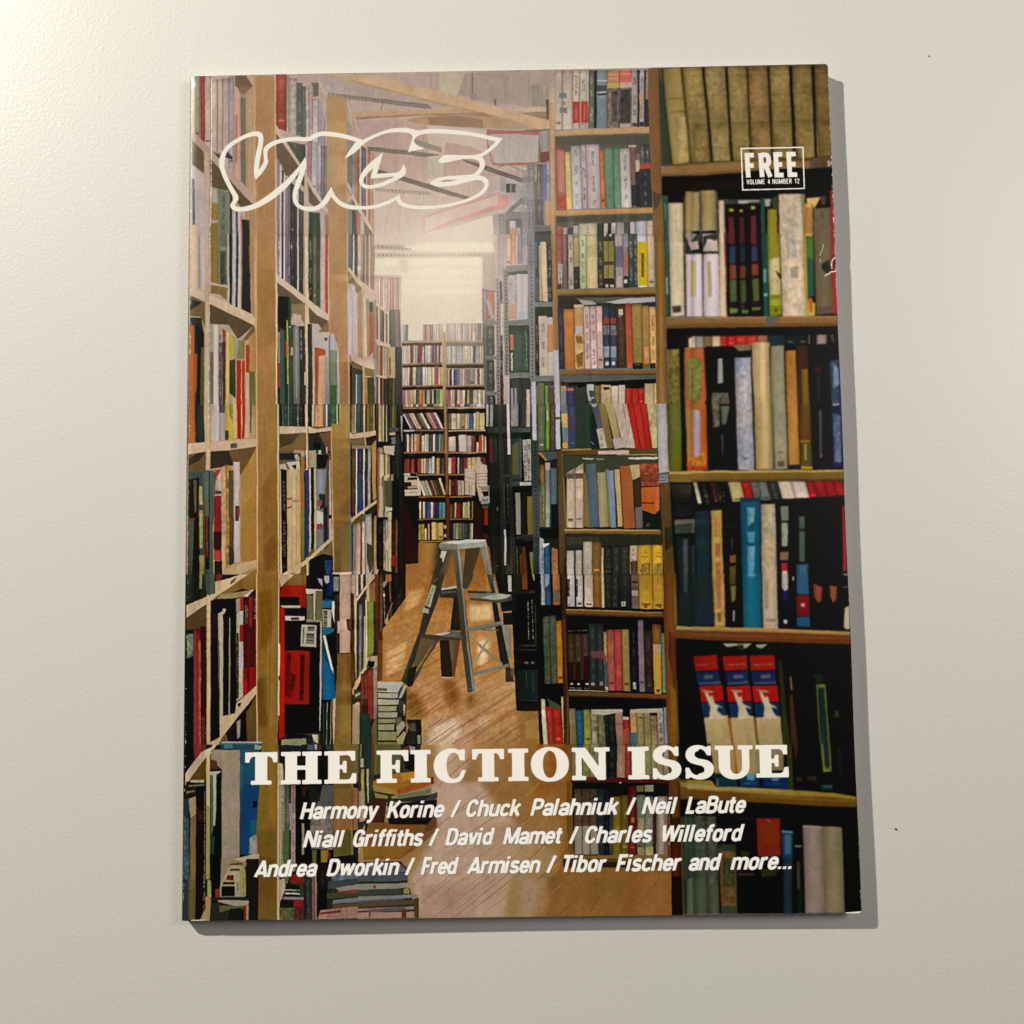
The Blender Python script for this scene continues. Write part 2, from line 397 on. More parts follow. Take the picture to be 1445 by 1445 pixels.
WORDS = [  # baseline: y = a + b*(x-x0)
 (1155.4, 423, -0.0136, 23.6, [('Harmony', 423, 536.5), ('Korine', 545, 628), ('/', 636, 652), ('Chuck', 658, 737.5), ('Palahniuk', 748, 875.5), ('/', 884, 899), ('Neil', 905, 957.5), ('LaBute', 967.5, 1053.5)]),
 (1195.2, 427, -0.0136, 23.6, [('Niall', 427, 488), ('Griffiths', 498.4, 598.6), ('/', 605.5, 621), ('David', 628, 699.5), ('Mamet', 709.6, 796.6), ('/', 803.4, 818), ('Charles', 825.5, 922), ('Willeford', 935, 1052)]),
 (1236.8, 358, -0.0136, 23.6, [('Andrea', 358, 449), ('Dworkin', 460.4, 564.6), ('/', 572, 587), ('Fred', 594, 648.6), ('Armisen', 658.4, 763.8), ('/', 771.5, 786.8), ('Tibor', 794, 858), ('Fischer', 868.5, 964), ('and', 972, 1020), ('more...', 1030.4, 1118)]),
]
def draw_names(col, shadow):
    for dx, c, sw in ((0.25, shadow, .235), (0.0, col, .205)):
        for y0, xr, b, cap, ws in WORDS:
            for w, xa, xb in ws:
                ya = y0+b*(xa-xr); yb = y0+b*(xb-xr)
                stroke_word(w, xa+dx-.3, ya+dx, xb+dx+(.9 if len(w) > 1 else 0), yb+dx, cap, c, slant=(0.30 if w == '/' else 0.19), sw=sw)

def chaikin(pts, it=2):
    for _ in range(it):
        out = []; n = len(pts)
        for i in range(n):
            a, b, d = pts[i-1], pts[i], pts[(i+1) % n]
            v1 = (b[0]-a[0], b[1]-a[1]); v2 = (d[0]-b[0], d[1]-b[1])
            ang = abs((math.atan2(v1[1], v1[0])-math.atan2(v2[1], v2[0])+math.pi) % (2*math.pi)-math.pi)
            if ang > 1.15: out.append(b)
            else: out += [(b[0]-v1[0]*.25, b[1]-v1[1]*.25), (b[0]+v2[0]*.25, b[1]+v2[1]*.25)]
        pts = out
    return pts
def zz(s_, off=0):
    v = [float(q) for q in s_.split()]
    return [((v[i]+off)/6.568+296, v[i+1]/6.568+170) for i in range(0, len(v), 2)]
def draw_masthead(col):
    outer = (zz('78 380 95 310 140 240 200 190 280 145 350 115 400 100 440 97 475 110 492 140 494 180 482 260 464 350 448 455 472 425 498 380 495 330 490 270 505 240 545 205 620 175 700 158 780 150 860 152 912 155 950 125 1000 105 1060 98 1150 106 1250 125 1340 152 1410 178')
        + zz('25 182 90 150 180 110 260 82 340 67 420 65 480 72 540 92 600 80 700 76 820 80 950 92 1080 112 1200 138 1328 163 1290 215 1240 265 1180 310 1135 335 1160 360 1170 400 1160 440 1130 480 1105 505 1150 512 1190 540 1203 580 1195 620 1160 670 1100 710 1020 745 900 780 780 805 650 820 540 820 450 808 390 790 355 760 345 732 290 765 200 800 100 822 0 825', 1379)
        + zz('1300 822 1230 805 1170 765 1120 705 1090 760 1040 810 980 835 900 840 830 820 780 780 762 730 765 660 785 590 832 465 790 530 700 630 600 715 500 780 400 825 300 843 240 840 200 820 183 790 195 755 218 735 210 700 160 610 120 530 90 450'))
    inner = (zz('128 380 150 290 200 235 280 185 360 150 430 138 450 160 443 220 425 300 408 400 403 470 410 520 425 545 460 510 500 460 530 410 538 375 527 320 532 280 560 245 620 215 700 196 790 187 870 190 930 192 980 155 1040 140 1110 145 1220 160 1300 180 1350 198 1290 270 1245 355 1320 310 1379 262')
        + zz('20 232 80 190 160 148 250 115 340 105 430 108 480 120 498 150 485 200 465 250 452 292 520 275 610 258 560 240 515 210 508 185 520 155 560 130 620 120 700 115 820 120 950 130 1080 145 1180 170 1265 190 1220 240 1150 295 1080 318 950 320 850 314 790 315 750 345 733 375 745 392 800 390 900 365 1000 350 1060 352 1110 370 1120 410 1100 460 1060 498 960 505 850 512 760 522 690 545 658 575 680 598 740 612 830 608 920 590 1010 565 1080 548 1130 550 1165 580 1160 620 1120 660 1060 700 960 738 850 765 740 785 640 790 540 788 450 775 400 755 378 720 380 680 330 710 260 745 170 775 90 790 0 790', 1379)
        + zz('1300 783 1220 755 1160 700 1135 650 1126 608 1080 680 1030 760 980 792 920 800 850 790 810 760 802 700 815 640 850 560 885 450 893 400 880 335 840 400 780 470 700 555 600 640 500 715 400 775 300 802 240 795 228 775 262 735 265 700 220 630 170 545 135 450'))
    isl = zz('222 293 150 350 80 410 30 470 0 530 0 580 30 620 80 633 150 625 240 600 330 560 400 525 430 500 435 460 425 420 408 405 395 440 370 475 320 485 240 487 165 492 185 430', 1379)
    hole = zz('130 440 65 500 35 555 50 590 100 600 180 585 260 550 330 518 250 525 160 532 105 538', 1379)
    sliver = zz('740 562 800 548 910 548 850 560 780 568', 1379)
    fill([chaikin(outer), chaikin(inner)], col, 'flat')
    fill([chaikin(isl), chaikin(hole)], col, 'flat')
    fill([sliver], hexc('a98f84'), 'flat')

def draw_badge(col):
    k = 240/1445; T = lambda x, y: (976+x*k, 90+y*k)
    o = [T(410, 716), T(945, 708), T(958, 1068), T(424, 1080)]
    i = [T(422, 728), T(934, 720), T(946, 1058), T(435, 1068)]
    fill([[T(435, 1050), T(435, 920), T(934, 885), T(946, 1058), T(435, 1068)]], hexc('080604'))
    fill([o, i], col, 'flat')
    for ch, xa, xb in (('F', 450, 548), ('R', 566, 684), ('E', 695, 795), ('E', 803, 912)):
        a = T(xa, 970-(xa-450)*.024); b = T(xb, 970-(xb-450)*.024)
        stroke_word(ch, a[0], a[1], b[0], b[1], 204*k, col, slant=-0.045, sw=.20)
    for w, xa, xb in (('VOLUME', 460, 620), ('4', 640, 664), ('NUMBER', 680, 848), ('12', 868, 914)):
        a = T(xa, 1028-(xa-460)*.018); b = T(xb, 1028-(xb-460)*.018)
        stroke_word(w, a[0], a[1], b[0], b[1], 42*k, col, slant=-0.03, sw=.19, track=.08)

# cover picture: P polygon, R row of spines, L line, S small print, K repeated lines; 1445 units per 240 px tile
DATA = []
DATA.append('''
@ 256 90
P b39b8e 70 90 1445 80 1445 1445 60 1445
R 90 90 600 1040 0 70:b3a486 112:8d806c 150:8b7a6c 160:912a22:-10 192:b99d90 245:b8a092:40 300:b39a8f:40 345:b0968c:30 400:9b919c:20 440:c09a88:-220 500
P 3b2c20 380 740 432 790 425 810 360 790
P 2b211a 240 725 360 800 300 810 262 770
P 6a543e 450 100 545 100 600 185 525 265 490 240 480 205 452 185
P 7b6146 480 205 600 185 525 265 490 245
P c18f7a 438 250 500 270 502 1060 440 980
P b05a48 455 430 470 430 470 830 455 830
P 5d625a 497 270 540 290 540 1070 502 1040
P 85817a 500 262 535 262 540 290 497 280
P ac8863 540 240 612 180 622 1445 540 1445
P b8946e 604 100 624 100 630 1445 612 1445
P a87c4f 622 100 785 100 800 1445 632 1445
P a27546 640 700 790 800 798 1300 650 1300
P c9a684 785 100 800 100 806 1445 796 1445
P 5c4935 85 640 190 740 190 930 85 850
P b09484 85 570 190 665 600 1100 615 1180 570 1170 230 790 85 645
P b39a86 185 730 240 760 240 1445 190 1445 190 1100
P 55442f 240 800 420 1000 600 1190 500 1215 430 1120 350 1070 240 1040
P b3a3a3 75 850 190 935 230 1445 65 1445
P 4a4754 85 970 105 975 115 1360 90 1365
P c0a58a 85 1360 150 1370 150 1445 68 1445
P 938e80 240 1050 400 1075 405 1445 235 1445
P 6f7468 300 1060 400 1090 410 1445 320 1445 :t
P a39580 255 1060 305 1065 300 1170 255 1160
P 8a6c33 248 1180 312 1180 312 1325 248 1330
P 80652c 248 1350 312 1350 310 1445 245 1445
P 2c2d2c 405 1100 430 1120 430 1445 410 1445
P b3a4a6 430 1250 460 1250 465 1445 430 1445
P 393c46 460 1255 475 1255 478 1445 464 1445
P c0b0b2 478 1255 500 1255 505 1445 480 1445
P c0604a 500 1290 512 1290 515 1445 502 1445
P 22231e 512 1320 570 1325 575 1445 515 1445
P 9a7a55 570 1200 620 1200 625 1445 575 1445
R 100 100 540 700 0 800:8c3a2c:-20 888:a98c7a:0 910:a19890:20:n 975:5d5e58:60:t 1020:55574f:90 1050:b4a4a6:100 1080:b28a8a:140 1108:a9a5a6:200 1160:9a8f93:220 1185:9d8fa4:250 1210:7c7482:260 1228
P 5c5a54 1090 155 1160 160 1160 270 1115 280 1110 180
P b09a92 1068 95 1140 95 1225 300 1190 320 1160 270 1160 160 1080 160
P b39b88 1180 310 1235 270 1235 1050 1225 900 1215 480
R 620 700 800 1240 0 800:8d7b72 870:3f4339:20 1048:a39a9c 1068:9c6a70:-20 1100:a8a3a3:-20 1150:9f949c:-10 1185:6b6a78 1210:6d6a6c 1230
P 5d4c38 800 560 860 640 1000 850 950 950 880 950 855 880 805 800
P c4ab9a 795 505 815 540 1240 1235 1235 1275 1200 1230 1000 880 800 590
P 594834 1060 1010 1190 1200 1120 1210 1060 1150
R 800 1000 1445 1445 0 808:8c7078 830:c0b4b4:20 848:3a3840:60 862:c0b4b4:90 880:7a6c76:100 905:6c6460:60 922:33353a:100 960:3a3c38:80 980:b8b0ac:90 995:3a3e3c:90 1035
P b3a08c 1038 900 1055 930 1080 1100 1075 1445 1035 1445
P 2f3a30 1080 1255 1170 1265 1180 1445 1080 1445
P aaa09e 1175 1250 1205 1250 1215 1445 1182 1445
P 9a6a5a 1215 1290 1240 1270 1250 1445 1220 1445
P ac8358 1235 260 1400 290 1408 1445 1250 1445 1235 1100
P b78f68 1395 290 1410 300 1415 1445 1402 1445
P a99a98 1150 95 1445 95 1445 300 1240 260 1225 290
P b8986e 1250 95 1445 95 1445 165
P c2a288 1140 95 1155 95 1235 290 1222 305
P 7c746e 1240 240 1445 270 1445 305 1400 290 1240 262 :h
P b7a596 1395 300 1410 320 1445 430 1445 500
P 7c7080 1402 480 1445 520 1445 740 1402 750
P 5c5242 1405 800 1445 760 1445 1130 1405 1060
P c3ab9e 1405 1000 1445 1060 1445 1120 1405 1050
P 8a8080 1408 1180 1445 1150 1445 1445 1410 1445
S ece4d8 2 248 120 248 520
S cfc2b4 1.2 249 520 249 1100
@ 496 90
P b49c92 0 60 1445 60 1445 1445 0 1445
P b09a90 700 75 1445 60 1445 400 1100 330 750 260
P b5a890 750 75 960 75 880 290 745 245
P a08c82 960 75 1445 65 1445 350 1200 330 900 260
L 5e5048 8 1022 75 1022 250
P 8f8078 990 250 1055 245 1060 310 1010 300
L 8b6f68 5 665 80 670 210
L 8b6f68 5 720 80 715 225
L 8f7468 6 1285 80 1300 180 1298 340
P 5d5c50 1205 300 1225 300 1222 350 1208 350
P a8958c 0 150 640 300 820 370 640 380 0 320
P 6f645c 0 268 640 340 680 375 620 378 0 300 :h
L 5a5552 6 262 330 245 395
P c4a07c 0 88 190 95 1445 420 1445 510 850 360 640 310 0 145
P b08a5e 0 135 640 300 850 350 1445 495 1445 515 840 370 640 318 0 152
P b8946c 0 405 860 385 1000 400 640 425 0 475
P 9a7350 0 455 640 420 1120 410 1200 455 640 432 0 478
P a88560 450 470 640 440 1000 430 1230 465 1445 515 1445 555 640 520 500 490
P 8c6a50 640 450 860 440 1100 470 1120 545 900 530 660 515
P b3938a 0 480 440 480 640 520 1150 555 1150 1445 0 1445
P c4b0a4 640 520 1150 560 1150 760 1000 700 640 640
P c8b096 650 620 800 620 760 1000 640 1000
P b3a596 640 800 770 780 770 940 640 980
P bca499 150 1000 1150 1000 1150 1445 150 1445
L a08478 4 370 480 372 1100
L a08478 4 605 520 608 1240
L a58a80 4 440 800 430 1150
L a58a80 4 955 820 965 1090
L a08076 5 340 1190 300 1320 270 1445
L a08076 5 410 1200 395 1445
L a08076 5 430 1200 460 1320 520 1445
L b09388 4 100 480 370 530 940 600
P 62564e 130 700 420 730 640 755 760 775 620 790 420 765 140 738 :h
P 877870 520 630 760 710 770 760 640 720 530 680
P 4e423a 215 895 420 950 1000 1130 960 1150 700 1080 400 985 215 935 :h
P 574a48 920 800 1130 860 1445 970 1445 1010 1130 900 960 830 :h
P 8d7b74 190 1055 640 1085 700 1110 640 1115 200 1080 :h
P a35a50 1140 555 1445 570 1445 590 1170 595 1150 630 1195 840 1445 830 1445 862 1190 858 1150 700
P a99f9c 1175 597 1445 590 1445 835 1215 842 1178 640
P ab9c9c 1130 1090 1250 1020 1300 970 1445 1040 1445 1250 1210 1290
P 2f2a28 1308 1020 1345 1018 1345 1092 1310 1095
P 4b4444 1355 1020 1392 1020 1390 1092 1355 1092
L 6d625e 8 1440 910 1330 850 1240 870
P 8a8486 1262 960 1300 965 1300 1080 1262 1090
P c8827a 600 1290 1180 1110 1230 1100 1330 1120 1330 1210 870 1350 640 1440 590 1445
P c6a8a2 618 1310 1180 1130 1240 1110 1240 1190 820 1340 625 1425
P d8cdb8 860 1385 1190 1285 1200 1445 860 1445
P c8b4a8 640 1430 870 1385 860 1445 640 1445
P 8c8285 1195 1280 1445 1250 1445 1445 1200 1445
P 6c6668 1300 1265 1445 1130 1445 1180 1360 1255 1445 1255 1445 1310 1300 1320
P 6a6264 1245 1270 1295 1268 1300 1445 1250 1445 :h
P 4f4a4a 1300 1320 1445 1310 1445 1445 1305 1445
P b0a0b0 1340 1330 1390 1330 1395 1445 1345 1445
P c07a58 1345 1390 1395 1385 1400 1445 1350 1445
P a39a98 1400 1390 1430 1390 1435 1445 1400 1445
P 9a8a85 0 420 40 600 45 1445 0 1445
P b89c80 0 425 20 430 180 1040 200 1445 120 1445 60 1100 0 780
P c4a88c 20 430 40 560 190 1060 180 820 120 700 60 560
R 640 760 1100 1445 0 0:8f7f84 35:98806c 45:8d4c38 62:b09c90 82:4f4860 118:b39a88 135:9a5a48 150:a8825a 180
P 5c5238 0 1130 70 1290 180 1445 90 1445 0 1290
P c9ac90 0 1095 80 1240 190 1430 180 1445 70 1270 0 1145
P 1e2420 0 1240 30 1250 45 1445 0 1445
P a8452f 45 1265 70 1270 75 1445 45 1445
P b3a59a 70 1290 100 1330 110 1445 75 1445
P 9c7a5c 1160 590 1160 600 1170 600
@ 736 90
P a7958c 0 50 1100 30 1100 560 0 560
L 8a7670 5 55 80 52 330
L 8a7670 5 68 180 66 350
P 8d8272 80 180 130 172 145 200 140 360 85 360
P 91887a 155 175 215 175 222 220 215 365 150 360
P b3a08e 225 190 300 210 320 480 275 470 230 340
P c3ad92 0 372 225 362 225 402 0 412
P 8c7256 0 410 225 402 225 475 0 425
P c3a27a 0 425 225 480 235 550 160 560 0 515
P 4d4a40 200 300 225 300 225 470 205 470
R 55 50 555 535 0 278:b4a294 340:b09e92 430:b8a696:0:t 488:b3a396:0:t 550:b5a594 565:585a52:0:T 615:1c1e1c 632:6b7880 722:6f625a:0:n 825:6a6058:0:n 925:9a8b88:0:t 980:2e2d30 995:a89c9a:0:t 1035:302c30 1048:7c706c:0:T 1082
P 6b7478 310 245 375 245 380 290 315 290
P 6b7478 315 370 380 370 382 418 320 418
P 77756f 335 320 368 320 368 350 335 350
P a23a2c 430 320 487 320 489 500 430 502
P aa3a2c 500 318 558 318 562 500 500 500
S d8b0a0 2 458 350 458 470
S d8b0a0 2 530 350 530 470
P b0a8a8 635 135 720 135 720 150 635 150
P 45464c 635 180 718 180 718 230 635 235
P b5aeb0 640 235 715 235 715 245 640 245
P 3c3c40 640 250 720 246 720 265 640 268
P c07a50 722 60 822 55 822 155 722 158
P d09878 735 85 815 82 815 92 735 95
P d09878 735 120 815 117 815 127 735 130
P c4604f 826 55 922 50 928 152 826 155
P d88a78 840 80 920 78 920 90 840 92
P c8a040 722 160 822 157 822 205 722 208
P c0a08a 826 157 928 153 930 200 826 205
P 4a3f3a 760 230 810 230 800 480 760 500 :n
P 3f383a 835 220 915 215 915 500 835 500 :n
P a89a96 830 510 920 508 922 535 832 540
P 3c3c40 935 500 975 500 978 530 936 532
P b8826c 990 250 1028 250 1030 320 994 320
P 33302f 1045 300 1080 300 1082 530 1050 535
P 2f2f30 1000 490 1030 490 1032 528 1000 530
P 8f835c 1002 350 1025 350 1022 470 1004 470
P 555044 275 600 1082 590 1085 760 280 760
P 4c4a3c 285 620 1082 610 1084 680 285 690
P bc9266 278 568 1082 530 1085 580 280 605
P a67c50 278 602 1085 578 1085 586 280 613
P b98e68 228 325 272 322 290 1445 245 1445
P a37a50 265 500 282 900 292 1445 278 1445
P 72604a 0 560 230 550 235 830 0 830
P a4564a 0 572 145 575 145 600 0 598
P ac9e9c 0 600 140 602 135 840 0 845
P a4564a 0 838 160 832 160 858 0 862
P 8b8588 150 570 225 560 230 745 165 750 140 640
P 6a3a30 160 750 225 745 235 830 170 855 150 800
P 8b8285 0 860 230 830 245 1445 0 1445
R 860 850 1200 1370 0 0:b0a390 48:7f7a84 100:8c8480:0:t 130:6a625c:0:T 155:5f5a58:0 175:6c688a 205:8e8db4:-30 235
P 78747c 48 880 98 870 105 1445 50 1445 :h
P 8a8484 0 900 48 900 48 1200 0 1200 :n
P 5f5a58 105 1000 130 1000 190 1370 110 1370 :T
P 6f6c74 105 1375 245 1372 250 1420 105 1425
P 454240 110 1425 250 1420 250 1445 110 1445
P bc8e62 190 1160 245 1170 250 1370 195 1365
R 710 680 1240 1215 18 282:9c5146 360:c9ab62:40 410:aaa4a4:-10:t 495:ab9c98:-15:t 540:b0a0a0:-15:t 655:b6633c:30 692:5a7a62:20 770:5d8068:15 825:b3a8a4:30:t 915:7b5350:-20 965:a89a92:130 1000:4f4a48:0:T 1040:3c3c3e:0:T 1082
P ac6c60 292 740 355 740 370 1100 310 1080
P b34030 300 1130 375 1120 380 1225 312 1232
S e0a090 2 340 1165 344 1215
P b83c28 998 850 1085 846 1088 890 1002 893
P 303236 985 895 1100 890 1105 1215 1000 1220 :T
P 282a2a 960 920 990 915 1000 1215 975 1220
P b0a498 962 815 990 815 995 910 968 912
P 2f3032 925 1030 970 1030 975 1200 930 1205
P b1a9a6 905 690 970 690 970 705 905 708
P 57524a 285 1280 1108 1262 1110 1350 290 1400
P 484a3e 290 1290 1108 1275 1110 1330 290 1345
P bb8c58 285 1245 1105 1225 1108 1262 288 1285
P 9c7448 285 1285 1108 1260 1108 1268 288 1295
R 1380 1330 1445 1445 0 292:a45a50 345:a89a98:10 388:2b2e2a:20 435:a9a8a0:0 480:b8ab92:-10:t 640:34382e:0 695:b4a8a0:0 730:2d2f2a 755:b4a5a0:0 800:8c8684 870:3a3c34 915:b8aab0 960:a8a6b0:0 1060:b5a48e:0 1115
P 7b5432 1065 40 1155 38 1175 600 1190 1120 1215 1445 1120 1445 1090 900
P 6b4828 1150 40 1165 40 1180 870 1185 1120 1170 1120
P 4f452f 1155 38 1445 30 1445 870 1180 870
P 2d3a2c 1160 100 1230 250 1285 860 1190 862
P 26301f 1185 38 1215 38 1280 850 1240 860
P 8b7440 1195 40 1350 35 1430 840 1280 855 1230 400
P 9a8450 1300 450 1390 450 1425 830 1330 845 :n
P 3f3418 1345 35 1368 35 1442 850 1425 850
P 7f6c3c 1368 35 1445 32 1445 840 1435 700
L 5d4a22 8 1250 300 1365 290
L 5d4a22 8 1262 410 1380 400
P 8a683c 1180 875 1445 860 1445 950 1185 955
P 7c5a32 1183 930 1445 930 1445 955 1185 960
P 120f08 1185 955 1445 950 1445 1130 1385 1190 1240 1190 1190 1140
P 27463c 1190 1120 1240 1120 1235 1445 1205 1445
P 3c6a58 1205 1180 1225 1180 1225 1330 1210 1330
P bba88a 1245 1185 1368 1182 1375 1445 1248 1445 :s
P 2b2618 1368 1130 1385 1130 1390 1445 1375 1445
P 8d7444 1385 1085 1445 1080 1445 1445 1388 1445
P 4b4030 1110 1090 1190 1110 1160 1220 1120 1240
@ 976 90
P 57461f 0 30 1160 8 1195 880 1200 1445 0 1445
R 32 18 835 790 60 -60:8b7440:0:v 90:8b7647:0:v 285:86703f:0:v 460:84663a:0:v 645:7e6a3c:0:v 835:7d673a:0:v 1025:6e5830:0:v 1160
P 1e1a0e 78 32 100 32 150 500 178 835 158 835 130 500
P 1e1a0e 278 30 300 30 345 830 325 830
P 241e10 458 28 472 28 505 780 490 780
P 241e10 635 25 655 25 690 820 672 820
P 15120a 820 20 845 18 880 800 855 800
P 15120a 1010 15 1035 15 1060 800 1040 800
P 4d4a44 960 830 1060 815 1070 890 960 895
P 5d4226 1060 790 1195 780 1195 890 1060 890
P c0a0a0 1148 830 1170 826 1172 875 1150 878
P 8a6438 0 855 420 830 1000 830 1000 890 420 905 0 945
P 744f28 0 930 440 895 900 890 900 905 420 930 0 955
P 0d0b07 0 955 420 925 1195 885 1203 1445 0 1445
P 1d140c 0 1000 420 1000 420 1060 200 1080 0 1080
P 9b7d4c 0 1088 60 1088 70 1420 0 1420
P 9f8250 78 1078 195 1075 205 1420 80 1420
P 3f4246 60 1078 78 1078 82 1445 65 1445
P 54524e 195 1082 215 1090 222 1445 205 1445 :n
P c4a894 222 1160 270 1160 285 1445 232 1445
P 5c3c30 268 1160 280 1160 290 1445 280 1445
P 3d4038 270 1150 580 1160 580 1210 280 1200 :n
P b5aeb0 390 1160 480 1165 475 1190 395 1190
P a09a90 480 1160 575 1160 570 1175 480 1180
P 0c0d0a 280 1195 580 1195 590 1445 290 1445
P b0a23c 312 1232 352 1232 350 1258 315 1260
P b0a23c 400 1240 432 1240 430 1262 402 1262
P b0a23c 498 1212 538 1215 536 1240 500 1242
P 58242a 305 1300 352 1300 360 1445 312 1445
P 4b2026 400 1300 440 1300 445 1445 402 1445
P 5c262c 495 1290 545 1290 548 1445 498 1445
P 24463e 580 1140 615 1140 620 1445 585 1445
P 9c98a0 615 1150 668 1150 660 1215 620 1215
P 8a7a1c 640 1235 720 1235 725 1445 640 1445
P 3a3c20 665 1150 725 1120 735 1240 690 1240
P c0aa90 735 1110 860 1105 955 1110 950 1445 740 1445 :n
P 88744c 920 1110 958 1108 955 1445 940 1445
P d8b068 970 1145 1090 1138 1060 1200 1030 1240 1020 1190 975 1190
P c69a3c 955 1190 1020 1190 1025 1445 960 1445
P b5652a 962 1225 1010 1225 1015 1445 968 1445
P 6a5c48 1030 1232 1170 1225 1180 1445 1030 1445 :t
P 4b3c30 1090 1130 1140 1130 1135 1210 1095 1205
P 9c2420 1168 1078 1196 1072 1214 1445 1180 1445
''')
